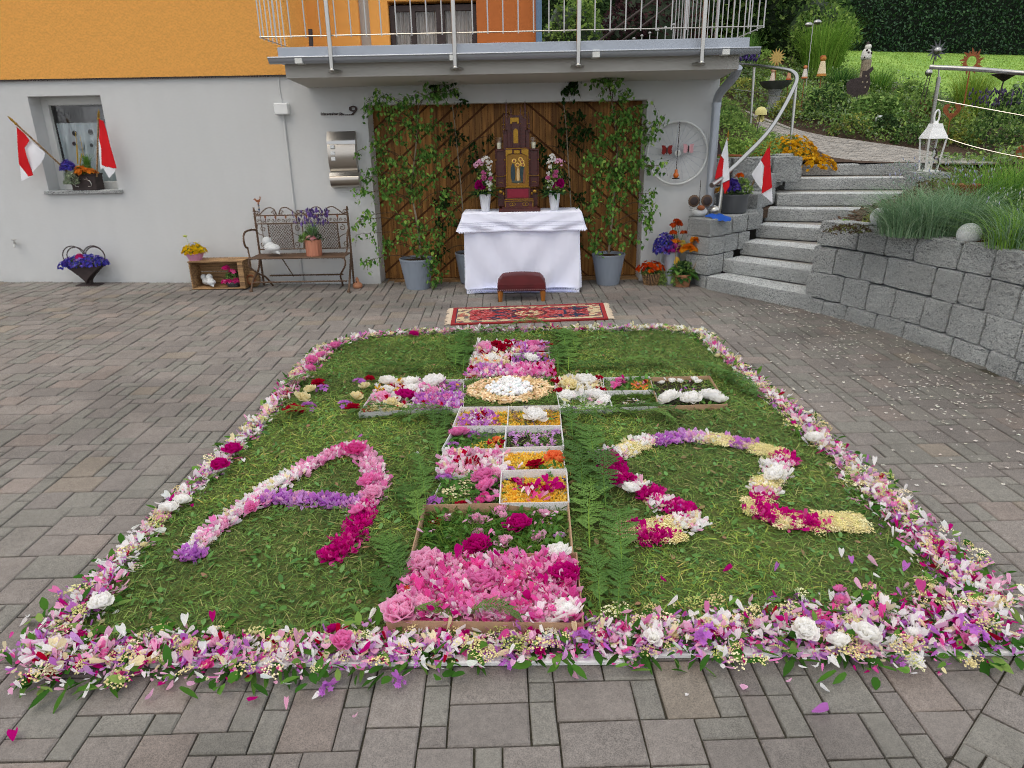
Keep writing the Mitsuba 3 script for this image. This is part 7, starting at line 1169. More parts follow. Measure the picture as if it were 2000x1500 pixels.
gs = [(-.01, .30), (.02, .31), (.05, .33), (.07, .31), (-.0, .22), (.12, .22), (.03, .35)]; put('gerbera_stems', join([tube([t + A([x * .5, .0, 0]), t + A([x, 0, z])], .003, 5) for x, z in gs]) + (lin('#55703a'),), 'vc', k, kind='stuff'); put('gerberas', join([blooms(t + A([x, -.01, z - .02]), .028, .024, .03, 16, .022, [('#b5431e', 3), ('#c8582a', 2)]) for x, z in gs]), 'vc_petal', k, kind='stuff', smooth=True)
k = thing('wicker_pot', 'brown wicker pot with orange flowers, broad leaves and a twig ring', 'flower pot'); c = A((1.78,7.934,0)); c[1] = 7.86; potshape(k, c, .082, .10, .14, 'm_terracotta')
t = c + A([0, 0, .12]); put('leaves', join([scat(petal_t(.6, .3, -.25), np.tile(t, (60, 1)) + rv.normal(0, .03, (60, 3)), eul(rv.uniform(0, 6.3, 60), rv.uniform(-.3, .9, 60), 0), rv.uniform(.1, .19, 60), pick(60, G1 + G3, rv)), leafy(t, .17, .12, .16, 240, .04, G3 + G1), leafy(t + A([-.06, -.06, -.1]), .1, .06, .12, 80, .05, G1)]), 'vc_leaf', k, kind='stuff')
put('orange_blossoms', join([blooms(t + A([x, -.04, z]), .03, .025, .035, 18, .03, [('#d9861a', 3), ('#e0a02e', 2), ('#d2601a', 1.5)]) for x, z in ((-.02, .27), (.07, .28), (.10, .27), (.1, .38), (.11, .36), (.0, .29), (.05, .31))]), 'vc_petal', k, kind='stuff', smooth=True); put('twig_ring', join([tube(spl([t + A([.02 + .12 * math.cos(a + q), -.04 + .02 * q, .22 + .2 * math.sin(a + q)]) for a in np.linspace(2.2, 7, 12)], 36), .0035, 5) for q in (0, .25)]), 'm_crate', k, kind='stuff')
# ---------------------------------------------------------------- things on the stair wall and steps
k = thing('handrail', 'curved stainless steel handrail left of the steps', 'handrail')
hr = spl([(2.028,7.85,1.081),(2.195,8.05,1.156),(2.522,8.5,1.321),(3.012,9.2,1.598),(3.41,9.9,1.885),(3.669,10.35,2.131),(3.792,10.6,2.265),(3.809,10.75,2.353),(3.769,11,2.418),(3.705,11.6,2.5),(3.679,12.2,2.57),(3.581,12.8,2.644),(3.356,13.6,2.747)], 90)
put('rail', tube(hr, .027, 12), 'm_steel_bright', k, smooth=60)
for b, t in (((2.173,8.02,0.763),(2.196,8.05,1.135)), ((3.786,10.55,1.354),(3.789,10.6,2.233)), ((3.701,12.2,1.649),(3.68,12.2,2.555))): put('post', tube([b, t], .021, 10), 'm_steel', k, smooth=60)
for a, b, c in (((3.39,13.4,2.331),(3.691,12.2,2.191),(3.765,10.58,2.017)), ((3.417,13.4,1.981),(3.692,12.2,1.834),(3.771,10.55,1.618))): put('wire', tube([a, b, c], .007, 6), 'm_steel', k)
k = thing('handrail', 'straight stainless steel handrail at the right edge above the planting bed', 'handrail')
put('rail', tube(spl([(5.208,9.9,2.337),(5.581,9.6,2.283),(5.958,9.2,2.2),(6.714,8.6,2.054)], 20), .027, 12), 'm_steel_bright', k, smooth=60)
put('post', tube([(5.34,9.88,1.341), (5.318,9.85,2.218)], .024, 12), 'm_steel', k, smooth=60); put('neck', tube([(5.312,9.85,2.218), (5.301,9.85,2.313)], .008, 6), 'm_steel', k); put('post', tube([(6.903,8.6,1.128), (6.714,8.6,2.054)], .024, 12), 'm_steel', k)
for a, b in (((5.352,9.87,1.946),(6.832,8.6,1.507)),): put('wire', tube([a, b], .007, 6), 'm_steel', k)
put('wire', tube(spl([(5.415,9.87,1.523),(5.759,9.6,1.376),(6.168,9.2,1.245),(6.94,8.6,1.099)], 16), .007, 6), 'm_steel', k)
flag('red and white flag with its white edge uppermost on the left stair post', (2.202,8,1.633), (2.21,8.1,0.853), [[(2.142,8,1.376),(2.178,8,1.334),(2.175,8,1.159),(2.095,8,1.134),(2.112,8,1.266)], [(2.184,8.01,1.089),(2.259,8.01,1.12),(2.264,8.01,1.056),(2.215,8.01,0.976)]], [[(2.196,7.995,1.561),(2.254,7.995,1.126),(2.179,7.995,1.096),(2.173,7.995,1.239),(2.176,7.995,1.339),(2.14,7.995,1.376)]])
flag('red and white flag hanging before the granite steps', (2.756,8.3,1.501), (2.566,8.45,0.803), [[(2.754,8.3,1.469),(2.8,8.3,1.132),(2.823,8.3,1.015),(2.715,8.3,0.95),(2.711,8.3,1.106),(2.714,8.3,1.248),(2.668,8.3,1.314)]], [[(2.669,8.305,1.314),(2.715,8.305,1.254),(2.713,8.305,1.105),(2.707,8.305,0.994),(2.63,8.305,1.079),(2.582,8.305,1.163)], [(2.718,8.31,0.949),(2.827,8.31,1.009),(2.851,8.31,0.84)]])
k = thing('round_planter', 'dark grey round planter with purple and orange flowers on the stair wall', 'flower pot'); c = A((2.401,8.35,0.752)); c[2] = .745
potshape(k, c, .165, .185, .205, 'm_pot_dark'); t = c + A([0, 0, .2])
put('leaves', join([leafy(t + A([.1, 0, 0]), .13, .12, .19, 330, .035, G1 + G2), leafy(t, .16, .14, .08, 160, .03, G3)]), 'vc_leaf', k, kind='stuff'); put('purple_blossoms', blooms(t + A([-.04, -.04, .02]), .11, .1, .15, 150, .022, [('#4a3a96', 3), ('#6a58b8', 2), ('#2f2560', 1)]), 'vc_petal', k, kind='stuff', smooth=True); put('orange_blossoms', join([blooms(t + A([.05, -.05, .19]), .035, .03, .03, 22, .026, [('#d9661a', 1)]), blooms(t + A([-.16, -.08, .0]), .07, .05, .09, 40, .022, [('#c9931e', 3), ('#8a5a1a', 1)])]), 'vc_petal', k, kind='stuff', smooth=True)
k = thing('wire_mouse', 'grey stone mouse with big rusty ears on the corner of the stair wall', 'ornament'); c = A((1.953,8,0.801)); c[2] = .745
put('body', ball(.075, c + A([0, 0, .05]), (1.15, 1, .75)), 'm_stone_white', k, smooth=True); put('face', ball(.035, c + A([0, -.06, .095]), (1.2, 1, .8)), 'm_rust', k, smooth=True)
for s in (-1, 1): e = put('ear', ball(.062, c + A([s * .07, -.01, .165]), (1, .28, 1.05)), 'm_iron', k, smooth=True); put('inner_ear', ball(.044, c + A([s * .07, -.022, .165]), (1, .22, 1.05)), 'm_iron_dark', e, smooth=True)
put('whiskers', join([tube([c + A([0, -.08, .09]), c + A([s * .13, -.085, .10 + q])], .002, 4) for s in (-1, 1) for q in (-.03, 0, .02)]), 'm_iron_dark', k, kind='stuff'); put('tail_wire', tube([c + A([.0, .02, .1]), c + A([-.005, .02, .38])], .0035, 5), 'm_iron_dark', k)
k = thing('shiny_ball', 'dark shiny metal ball between the stone mouse and the round planter', 'ball'); put('ball', ball(.06, (c[0] + .165, c[1] + .02, .80), sub=3), 'm_steel', k, smooth=True); put('foot', lathe([(0, 0), (.03, 0), (.02, .012)], 12, (c[0] + .165, c[1] + .02, .74)), 'm_iron_dark', k)
k = thing('blue_cloth', 'crumpled blue cloth on the front edge of the stair wall', 'cloth'); c = A((2.117,7.843,0.75))
put('cloth', grid(lambda u, v: np.stack([c[0] + .20 * (u - .5) + .03 * np.sin(v * 5), c[1] - .02 + .15 * (v - .5) + .03 * np.sin(u * 6), .752 - .09 * np.clip((.45 - v), 0, 1) * (u > -1) + .045 * meshkit.fbm(np.stack([u * 4, v * 4, 0 * u], -1), 2) * np.sin(np.pi * u) ** .5], -1), 24, 20), 'vc', k, col='#1f4fa8', smooth=True)
put('stone_ball', ball(.027, A((2.305,8.273,0.745)) + A([0, 0, .025])), 'm_stone_white', smooth=True, label='small white ball beside the blue cloth', cat='ball')
k = thing('white_pot', 'small white pot with tiny flowers on the upper granite block', 'flower pot'); c = A((3.38,9.55,1.101)); c[2] = 1.13
put('pot', lathe([(0, 0), (.055, 0), (.085, .035), (.09, .07), (.08, .105), (.088, .125), (.078, .125), (.07, .1), (0, .1)], 22, c), 'vc_gloss', k, col='#d5d4cc', smooth=40); put('leaves', leafy(c + A([-.02, 0, .11]), .085, .06, .06, 120, .022, GB), 'vc_leaf', k, kind='stuff'); put('white_blossoms', blooms(c + A([.0, 0, .12]), .07, .05, .05, 26, .014, [('#e3dfcf', 1)]), 'vc_petal', k, kind='stuff', smooth=True)
k = thing('slate_board', 'dark leaning board beside the downpipe', 'board'); put('board', ext(Polygon([A(p)[[0, 2]] for p in [(2.355,9.2,1.349),(2.481,9.2,1.347),(2.424,9.2,1.508),(2.367,9.2,1.61),(2.336,9.2,1.61)]]), .03, (0, 9.2, 0), 'y'), 'm_iron_dark', k)
k = thing('rusty_edging', 'rusty metal strip edging the bed above the granite wall', 'edging'); put('strip', tube([(2.381,9.3,1.339), (2.724,9.3,1.327), (2.77,9.3,1.314)], .016, 6), 'm_rust', k)
k = thing('garden_lantern', 'white metal lantern with a dark scroll on a granite block beside the steps', 'lantern'); c = A((5.105,9.35,1.1)); lz = c[2]; sc_ = 9.35 / 1387 * 1.02
put('base', cb(c[0] - .09, c[1] - .09, lz - .01, c[0] + .09, c[1] + .09, lz + .012), 'm_white_frame', k)
zt_, zr_ = lz + .385, lz + .56
def fr4(w0, w1, z0, z1): return A([[c[0] + s * w, c[1] + q * w, z] for z, w in ((z0, w0), (z1, w1)) for s, q in ((-1, -1), (1, -1), (1, 1), (-1, 1))])
V = fr4(.07, .105, lz + .012, zt_)
for i in range(4): j = (i + 1) % 4; put('corner_bar', tube([V[i], V[i + 4]], .012, 6), 'm_white_frame', k); put('glass', (V[[i, j, j + 4, i + 4]], A([[0, 1, 2, 3]])), 'm_glass', k)
put('roof', join([(fr4(.12, .11, zt_, zt_ + .03), A([[0, 1, 5, 4], [1, 2, 6, 5], [2, 3, 7, 6], [3, 0, 4, 7]])), (fr4(.11, .07, zt_ + .03, zt_ + .12), A([[0, 1, 5, 4], [1, 2, 6, 5], [2, 3, 7, 6], [3, 0, 4, 7]])), (fr4(.07, .055, zt_ + .12, zr_), A([[0, 1, 5, 4], [1, 2, 6, 5], [2, 3, 7, 6], [3, 0, 4, 7], [4, 5, 6, 7]]))]), 'm_white_plastic', k)
put('ring_handle', join([tube([(c[0] + .03 * math.cos(t), c[1], zr_ + .08 + .075 * math.sin(t)) for t in np.linspace(0, 6.283, 18)], .011, 6, cap=False), lathe([(0, 0), (.03, 0), (.018, .03)], 10, (c[0], c[1], zr_))]), 'm_white_plastic', k)
put('candle', lathe([(0, .0), (.04, 0), (.04, .14), (0, .14)], 16, (c[0], c[1], lz + .012)), 'vc', k, col='#cfcfc8')
put('scroll', tube(spl([(c[0] - .05, c[1] - .11, lz + .24), (c[0] - .02, c[1] - .11, lz + .27), (c[0] + .02, c[1] - .105, lz + .20), (c[0] - .01, c[1] - .105, lz + .16), (c[0] + .05, c[1] - .105, lz + .14), (c[0] + .05, c[1] - .10, lz + .07), (c[0] + .0, c[1] - .10, lz + .06)], 26), .008, 6), 'm_iron_dark', k)
k = thing('granite_block', 'single granite block under the white lantern', 'block'); put('block', hexa((c[0] - .2, c[1] - .16), (c[0] + .2, c[1] - .2), (.02, .4), lz - .30, lz - .01, 801), 'm_granite', k, smooth=35)
# ---------------------------------------------------------------- planting bed on the right
def on_bed(p): return A([p[0], p[1], bz(p[0], p[1])])
for lab, p, r in (('large white stone ball at the left end of the lavender', (3.154,6.413,0.89), .082), ('white half-buried ball lying on top of the curved wall', (3.385,5.48,0.86), .085)):
    put('stone_ball', ball(r, A(p), sub=3), 'm_stone_white', smooth=True, label=lab, cat='ball')
q = on_bed(A((3.256,5.766,0.88)))
plant('lavender', 'broad grey green lavender bush on the curved granite wall', 'lavender', [('foliage', join([tuft(q + A([dx, dy, 0]), .36, h * .9, 420, .0055, GB, .9, .55) for dx, dy, h in ((-.16, .12, .42), (0, .05, .50), (.2, .05, .52), (.34, .2, .50), (-.05, .3, .52), (.15, .35, .52))]), 'vc_leaf'), ('buds', spikes(q + A([.05, .15, 0]), .42, .56, 200, [('#7d8f86', 3), ('#8a8fa8', 2), ('#6f7f72', 2)], .010, .7), 'vc')], 'lavender bushes in the planting bed')
q = on_bed(A((3.555,5.096,0.88)))
plant('lavender', 'lavender bush with pale tips at the right edge above the granite wall', 'lavender', [('foliage', join([tuft(q + A([dx, dy, 0]), .32, h * .9, 380, .0055, GB + G2, .85, .5) for dx, dy, h in ((-.08, .05, .34), (.12, .0, .40), (.3, .1, .4), (.12, .25, .42), (.5, .1, .4))]), 'vc_leaf'), ('buds', spikes(q + A([.12, .1, 0]), .35, .38, 110, [('#93a184', 3), ('#8a8fa8', 1)], .009, .7), 'vc')], 'lavender bushes in the planting bed')
q = on_bed(A((4.009,6.207,1)))
plant('ornamental_grass', 'large arching green grass behind the lavender bush', 'grass plant', [('blades', join([tuft(q + A([dx, dy, 0]), .6, h, 520, .008, G1 + G2, .6, .4) for dx, dy, h in ((0, .2, .66), (.3, .25, .70), (.55, .2, .64))]), 'vc_leaf')])
k = thing('rusty_bowl', 'rusty metal bowl half hidden between lavender and grass', 'bowl'); c = q + A([-.2, .12, .30]); put('bowl', lathe([(0, -.06), (.08, -.05), (.12, .03), (.125, .04), (.115, .04), (.07, -.03), (0, -.04)], 22, c), 'm_rust', k, smooth=50)
q = on_bed(A((2.892,6.113,0.86)))
plant('low_sedum', 'low reddish brown sedum between the steps and the white ball', 'plant', [('leaves', join([leafy(q + A([dx, dy, 0]), .16, .12, .07, 260, .022, [('#4a3a30', 3), ('#5d4a38', 2), ('#6d7a38', 1)]) for dx, dy in ((-.18, 0), (-.05, .1))]), 'vc_leaf')])
q = on_bed(A((3.044,6.703,0.86))); plant('low_sedum', 'pale yellow green low plant at the top of the fourth step', 'plant', [('leaves', join([leafy(q + A([.25, .05, 0]), .14, .1, .12, 260, .024, GY), leafy(q + A([-.05, .03, 0]), .08, .06, .05, 100, .022, G2)]), 'vc_leaf')])
q = on_bed(A((4.009,7.024,1.15))); plant('strawberry_plant', 'leafy dark red and green plant in front of the lantern', 'plant', [('leaves', join([leafy(q + A([-.05, -.25, 0]), .28, .2, .2, 320, .05, [('#5a2a26', 2), ('#3f4a2a', 2), ('#6d3a30', 1)]), leafy(q + A([.25, -.1, 0]), .32, .25, .32, 520, .055, G1 + G2)]), 'vc_leaf')])
mu = rv.uniform(0, 1, (5200, 2)); mx, my = 2.8 + 5 * mu[:, 0], 3.2 + 6.4 * mu[:, 1]; kk = shapely.contains_xy(in_, mx, my); mx, my = mx[kk], my[kk]; n = len(mx)
put('bark_mulch', scat(bx(-.5, -.5, -.5, .5, .5, .5), np.c_[mx, my, brbf(np.c_[mx, my]) + .01], eul(rv.uniform(0, 6, n), rv.normal(0, .4, n), rv.normal(0, .4, n)), np.c_[rv.uniform(.01, .025, n), rv.uniform(.03, .07, n), np.full(n, .008)], pick(n, [('#4a3526', 3), ('#5d4534', 2), ('#33261c', 2)], rv)), 'vc', kind='stuff', label='bark mulch over the right planting bed', cat='mulch')
# ---------------------------------------------------------------- sloping garden
def gp_(px_w): return A([px_w[0], px_w[1], float(tz(px_w[0], px_w[1])[0])])
def cover(n, poly, size, pal, h=.12, seed=0):
    p = Polygon(poly); shapely.prepare(p); a, b, c, d = p.bounds; x, y = rv.uniform(a, c, n), rv.uniform(b, d, n); k = shapely.contains_xy(p, x, y); x, y = x[k], y[k]; z = tz(x, y); n = len(x)
    hh = h * np.clip(2.2 * meshkit.fbm(np.c_[x * 1.5, y * 1.5, x * 0 + seed], 3) - .35, .1, 1.6); cl = meshkit.fbm(np.c_[x * 3, y * 3, x * 0 + 9 + seed], 2)[:, None]
    return scat(LT, np.c_[x, y, z + hh * rv.uniform(0, 1, n) + .01], eul(rv.uniform(0, 6.3, n), rv.normal(0, .7, n), rv.normal(0, .6, n)), rv.uniform(.6, 1.3, n) * size, dull(pick(n, pal, rv)) * (.68 + 1.15 * cl))
pfx = [tuple(p[:2] + A([.05, .15])) for p in pf]
bedback = pfx[4:] + [tuple(A((5.148,18,3.1))[:2]), tuple(lawn_edge[0]), tuple(lawn_edge[1]), tuple(lawn_edge[2]), tuple(lawn_edge[3]), tuple(lawn_edge[4]), (9.5, 10.)]
pb_poly = Polygon([tuple(A(p)[:2]) for p in [(6.916,12,1.095)]] + bedback).buffer(0); pb_poly = max(getattr(pb_poly, 'geoms', [pb_poly]), key=lambda g: g.area)
put('ground_cover', cover(42000, pb_poly.exterior.coords, .055, G1 + G2 + GB[:2], .26), 'vc_leaf', kind='stuff', label='mixed green perennials covering the bed between path and lawn', cat='ground cover')
bl2 = [(2.2, 9.55), (3.3, 9.65), (3.75, 10.6)] + [tuple(A(p)[:2]) for p in [(4.031,11.2,1.364)]] + [tuple(p[:2]) for p in pn[24:]] + [(2.2, 14)]
put('ground_cover', cover(15000, bl2, .045, G2 + G1, .22, 5), 'vc_leaf', kind='stuff', label='light green ground cover in the bed left of the path', cat='ground cover')
def mound(label, p, y, wpx, hpx, n, size, pal, name='garden_plant', cat='plant', fl=None, group=None):
    q = gp_(p); k_ = y * 1.0 / 1387; rx, h = wpx / 2 * k_, hpx * k_; parts = [('leaves', leafy(q, rx, rx * .8, h, n, size, pal), 'vc_leaf')]
    if fl: parts.append(('blossoms', fl(q, rx, h), 'vc_petal'))
    return plant(name, label, cat, parts, group)
YF = [('#d9a21e', 4), ('#e0b53a', 2), ('#b9821a', 2)]
mound('mass of orange yellow flowers spilling over the granite wall left of the path', (3.753,10.5,1.301), 10.5, 105, 44, 700, .04, G2, 'yellow_flowers', 'flowers', lambda q, rx, h: join([blooms(q, rx, rx * .8, h, 420, .032, YF, low=0), blooms(q + A([.25, -.35, -.12]), .28, .2, .2, 160, .032, YF, low=0), blooms(q + A([-.45, .2, .0]), .35, .25, .28, 150, .03, YF, low=0)]))
mound('leafy light green plant above the rusty edging strip', (2.785,10,1.397), 10, 70, 34, 520, .05, G2)
mound('feathery green plant left of the path', (3.182,11.5,1.618), 11.5, 60, 40, 420, .05, G1)
mound('yellow green cushion plant behind the left handrail post', (4.331,15.2,1.922), 15.2, 80, 30, 420, .06, GY)
mound('yellow leaved shrub at the foot of the bird bath', (4.815,13.8,1.829), 13.8, 60, 40, 420, .06, GY)
mound('dark green shrub beside the downpipe', (4.382,16.5,2.484), 16.5, 90, 60, 700, .08, G3)
mound('purple flowering sage behind the handrail', (4.571,16,2.404), 16, 60, 45, 420, .06, G1 + GB, 'purple_sage', 'plant', lambda q, rx, h: spikes(q, rx, h * 1.1, 140, [('#5a4a8a', 3), ('#7a6aa8', 1)], .035))
mound('bright green bushy plant right of the purple sage', (5.106,16.2,2.454), 16.2, 50, 55, 500, .07, G2)
mound('low bushy plant on the path edge below the log stump', (5.543,12.7,1.44), 12.7, 90, 40, 520, .06, G1 + GY)
mound('rounded dark green cushion on the far path edge', (6.31,12.3,1.255), 12.3, 62, 36, 520, .05, G3 + G1)
mound('dark green leafy plant beside the white ball on the path edge', (6.11,12.7,1.364), 12.7, 55, 34, 420, .06, G3)
mound('peony bush with broad leaves under the rusty animal', (6.181,13.3,1.609), 13.3, 110, 46, 900, .09, G1)
mound('tall leafy perennial in the middle of the slope', (5.447,13.6,1.668), 13.6, 90, 60, 800, .08, G1 + G3)
mound('leafy perennial behind the right lantern', (6.906,13.6,1.641), 13.6, 100, 62, 700, .08, G1 + G2)
mound('bronze tinged perennial beside the rusty heart', (6.781,12.8,1.498), 12.8, 70, 55, 420, .07, G1 + [('#6d4a34', 2)])
mound('pale green shrub behind the right handrail post', (7.048,12.2,1.432), 12.2, 70, 60, 500, .07, G2 + GY)
mound('dark catmint with dusky purple flowers at the right edge', (7.371,11.5,1.284), 11.5, 150, 95, 1300, .07, G3 + G1, 'catmint', 'plant', lambda q, rx, h: spikes(q, rx, h, 160, [('#5a5070', 3), ('#6d6488', 1)], .03))
mound('green shrub at the right end of the lawn edge', (9.083,14,1.781), 14, 70, 60, 500, .08, G1 + GB)
mound('low yellow plant beside the catmint', (7.007,11.9,1.374), 11.9, 60, 26, 300, .05, GY)
def grassy(label, p, y, wpx, hpx, n, pal, lean=.5, w=.012):
    q = gp_(p); k_ = y / 1387; return plant('ornamental_grass', label, 'grass plant', [('blades', tuft(q, wpx / 2 * k_, hpx * k_, n, w, pal, lean, .5), 'vc_leaf')], 'clumps of ornamental grass in the garden')
grassy('tall bright green grass clump in front of the hedge', (6.588,17,2.523), 17, 120, 120, 900, G2, .5, .02)
grassy('tuft of long grass leaves left of the rusty animal', (6.441,15.5,2.247), 15.5, 70, 55, 420, G3 + G1, .6)
grassy('tuft of strap leaves right of the rusty animal', (7.071,15.2,2.222), 15.2, 70, 60, 340, G1 + G2, .6, .016)
grassy('feathery pale grass behind the right handrail', (8.194,14,1.824), 14, 110, 95, 900, G2 + GY, .5, .008)
grassy('tall thin green grass behind the purple sage', (5.082,17.5,2.847), 17.5, 60, 70, 380, G1, .5)
put('ground_cover', cover(9000, [(5.7, 10.6), (6.3, 9.4), (12, 8.6), (12, 12), (8.5, 11.6), (6.6, 11.2)], .06, G1 + GB[:2] + G2, .24, 11), 'vc_leaf', kind='stuff', label='green perennials at the right end of the garden path', cat='ground cover')
# trees and shrubs far back
def shrub(label, c, rx, ry, h, n, size, pal, name='shrub', trunk=True, lo=.0):
    k = thing(name, label, 'shrub' if name == 'shrub' else 'tree'); c = A(c); put('trunk', join([tube([c, c + A([dx, 0, h * .6])], [.05, .015], 6) for dx in (-rx * .4, 0, rx * .4)]), 'm_bark', k)
    m = [leafy(c + A([0, 0, lo]), rx, ry, h, n, size, pal)]
    r = np.random.default_rng(int(abs(c[0]) * 100) + 5)
    for _ in range(7): m.append(leafy(c + A([r.normal(0, .5) * rx, r.normal(-.2, .4) * ry, lo + h * r.uniform(.15, .75)]), rx * .45, ry * .5, h * .32, n // 8, size, pal))
    V, F = ball(1, sub=3); V = V * A([rx, ry, h * .46]) * (.62 + .35 * meshkit.fbm(V * 2 + c[0], 3))[:, None] + c + A([0, .25, lo + h * .46]); put('inner_crown', (V, F), 'vc_cut', k, col='#22331e')
    put('crown', join(m), 'vc_leaf', k, kind='stuff')
shrub('dark green willow leaved shrub in front of the left end of the hedge', gp_((6.782,19.5,3.256)), 1.3, 1.0, 2.6, 2600, .13, G3 + G1)
shrub('tall light green shrub beside the willow leaved shrub', gp_((6.836,18,2.741)), .7, .6, 1.9, 1000, .11, G1 + G2)
shrub('dark conifer behind the balcony corner', gp_((6.382,21,3.71)), 1.4, 1., 4.2, 2600, .12, G3, 'garden_tree')
shrub('deep green tree behind the right half of the balcony railing', gp_((5.016,21,3.736)), 1.6, 1., 4.6, 2600, .13, G3, 'garden_tree')
shrub('dark purple leaved maple behind the balcony railing', gp_((2.6, 15.0, 0)), 1.25, .9, 2.0, 2600, .09, [('#3a2430', 3), ('#4a2c36', 2), ('#2a1a22', 2)], 'garden_tree')
shrub('yellow green bamboo like shrub behind the balcony next to the orange wall', gp_((.95, 13.6, 0)), .65, .6, 1.5, 1100, .08, G2 + G1)
shrub('second dark tree filling the gap behind the terrace', gp_((2.2, 19.5, 0)), 2.0, 1.2, 4.8, 2800, .14, G3, 'garden_tree')
shrub('broad dark tree behind the right end of the balcony railing', gp_((5.6, 20.5, 0)), 2.4, 1.2, 5.2, 3000, .14, G3, 'garden_tree')
shrub('dark evergreen filling the gap beside the orange wall', gp_((.9, 17.5, 0)), 1.1, .8, 3.4, 2400, .12, G3, 'garden_tree')
shrub('third dark tree behind the purple maple', gp_((4.2, 19.5, 0)), 1.8, 1.2, 4.8, 2600, .14, G3 + G1, 'garden_tree')
q = gp_((1.2, 12.6, 0)); plant('ornamental_grass', 'bright green reeds behind the balcony railing', 'grass plant', [('blades', join([tuft(q + A([dx, 0, 0]), .5, .65, 260, .012, G2, .5, .6) for dx in (-.1, .5, 1.0)]), 'vc_leaf')], 'clumps of ornamental grass in the garden')
q = gp_((2.2, 12.8, 0)); plant('ornamental_grass', 'short green grass tufts behind the middle of the railing', 'grass plant', [('blades', join([tuft(q + A([dx, 0, 0]), .4, .4, 200, .012, G1 + G2, .5, .6) for dx in (-.1, .4, .9)]), 'vc_leaf')], 'clumps of ornamental grass in the garden')
# garden ornaments
def rod(k, p, q, r=.007, m='m_rust'): put('rod', tube([p, q], r, 6), m, k)
def cone_fig(label, p, hpx, y, wcol, hcol):
    k = thing('clay_figure', label, 'clay figure', 'bell shaped clay figures on stakes'); c = A(p); h = hpx * y * .86 / 1387; g = gp_(c); rod(k, g, c)
    put('gown', lathe([(0, 0), (h * .22, 0), (h * .23, h * .04), (h * .12, h * .68), (h * .10, h * .72), (0, h * .74)], 18, c), 'vc', k, col=wcol, smooth=40); put('hem', lathe([(h * .235, -.002), (h * .24, h * .02), (h * .218, h * .12)], 18, c), 'vc', k, col=hcol, smooth=40); put('head', ball(h * .15, c + A([0, 0, h * .84]), sub=2), 'vc', k, col=hcol, smooth=True); put('hair', ball(h * .16, c + A([0, .01, h * .88]), (1, 1, .8), 2), 'vc', k, col='#8a4a2a', smooth=True)
cone_fig('pale clay bell figure behind the bird bath', (4.767,14.6,2.452), 26, 14.6, '#c9b9ac', '#b08a72'); cone_fig('reddish clay bell figure beside the handrail bend', (5.001,14.4,2.479), 22, 14.4, '#b98a6a', '#a8502e'); cone_fig('white clay bell figure right of the handrail bend', (5.219,14.2,2.488), 25, 14.2, '#d5d0c9', '#c07a52'); cone_fig('tallest cream clay figure before the green grass clump', (5.445,14,2.505), 40, 14.0, '#d6c9a8', '#b07a3c')
k = thing('sun_ornament', 'flat golden metal sun on a rod above the bird bath', 'ornament', None); c = A((4.884,14.8,2.9)); s = .165
def sunpoly(n, r0, r1, tw=0.): return Polygon([((r1 if i % 2 == 0 else r0) * math.cos(i * math.pi / n + (tw if i % 2 == 0 else 0)), (r1 if i % 2 == 0 else r0) * math.sin(i * math.pi / n + (tw if i % 2 == 0 else 0))) for i in range(2 * n)])
put('sun', ext(sunpoly(14, s * .5, s), .012, c, 'y'), 'vc', k, col='#b39a5c'); rod(k, c + A([0, .01, 0]), gp_(c))
k = thing('sun_ornament', 'silver metal sun with a shiny centre above the right handrail', 'ornament', None); c = A((6.913,13,2.799)); s = .17
put('sun', ext(sunpoly(11, s * .4, s, .25), .012, c, 'y'), 'm_pot_dark', k); put('centre', ball(.06, c + A([0, -.01, 0])), 'm_steel_bright', k, smooth=True); rod(k, c + A([0, .02, 0]), gp_(c + A([-.1, 0, 0])), .008, 'm_iron_dark')
k = thing('mirror_ball', 'small silver mirror ball on a stake left of the right handrail', 'ball'); c = A((6.732,12.8,2.453)); put('ball', ball(.055, c, sub=3), 'm_steel_bright', k, smooth=True); rod(k, c, gp_(c + A([-.12, 0, 0])), .006, 'm_iron_dark')
k = thing('sun_ornament', 'rusty openwork metal sun rising behind the right handrail', 'ornament', None); c = A((7.633,13.2,2.64)); fl_ = union_all([sunpoly(9, .11, .22, .3), sunpoly(9, .11, .17, -.2)]).difference(Point(0, 0).buffer(.085)); put('sun', ext(fl_, .01, c, 'y'), 'm_rust', k); rod(k, c + A([0, .01, -.1]), gp_(c), .012)
k = thing('heart_ornament', 'rusty metal heart with a flower cut-out hanging at the right handrail', 'ornament'); c = A((6.769,12,1.841)); put('heart', ext(Polygon(heart(.15, 40)).difference(union_all([Point(.045 * math.cos(t), .03 + .045 * math.sin(t)).buffer(.026, 4) for t in np.arange(6) * np.pi / 3])), .008, c, 'y'), 'm_rust', k); rod(k, c + A([0, .01, -.1]), gp_(c))
k = thing('rusty_disc', 'rusty disc at the right edge of the picture behind the handrail wire', 'ornament'); c = A((6.421,9.6,1.296)); put('disc', tube([c, c + A([.004, .02, 0])], .09, 22), 'm_rust', k); rod(k, c + A([0, .01, -.05]), c + A([0, .01, -.35]))
k = thing('dish_on_stake', 'dark shallow dish on a thin stake under the right handrail', 'ornament'); c = A((7.171,11.5,2.301)); put('dish', lathe([(0, -.08), (.12, 0), (.19, .03), (.18, .035), (0, 0)], 22, c), 'm_iron_dark', k, smooth=40); rod(k, c + A([0, 0, -.06]), gp_(c + A([-.1, 0, 0])), .01, 'm_iron_dark')
k = thing('wind_spinner', 'silver wind spinner on a long thin rod before the hedge', 'ornament'); c = A((5.563,15,3.489)); rod(k, c, gp_(c), .008, 'm_steel')
for i, s in enumerate((-1, 1)): put('cup', ball(.075, c + A([s * .08, 0, .02 * s]), (1, .7, .6)), 'm_steel_bright', k, smooth=True)
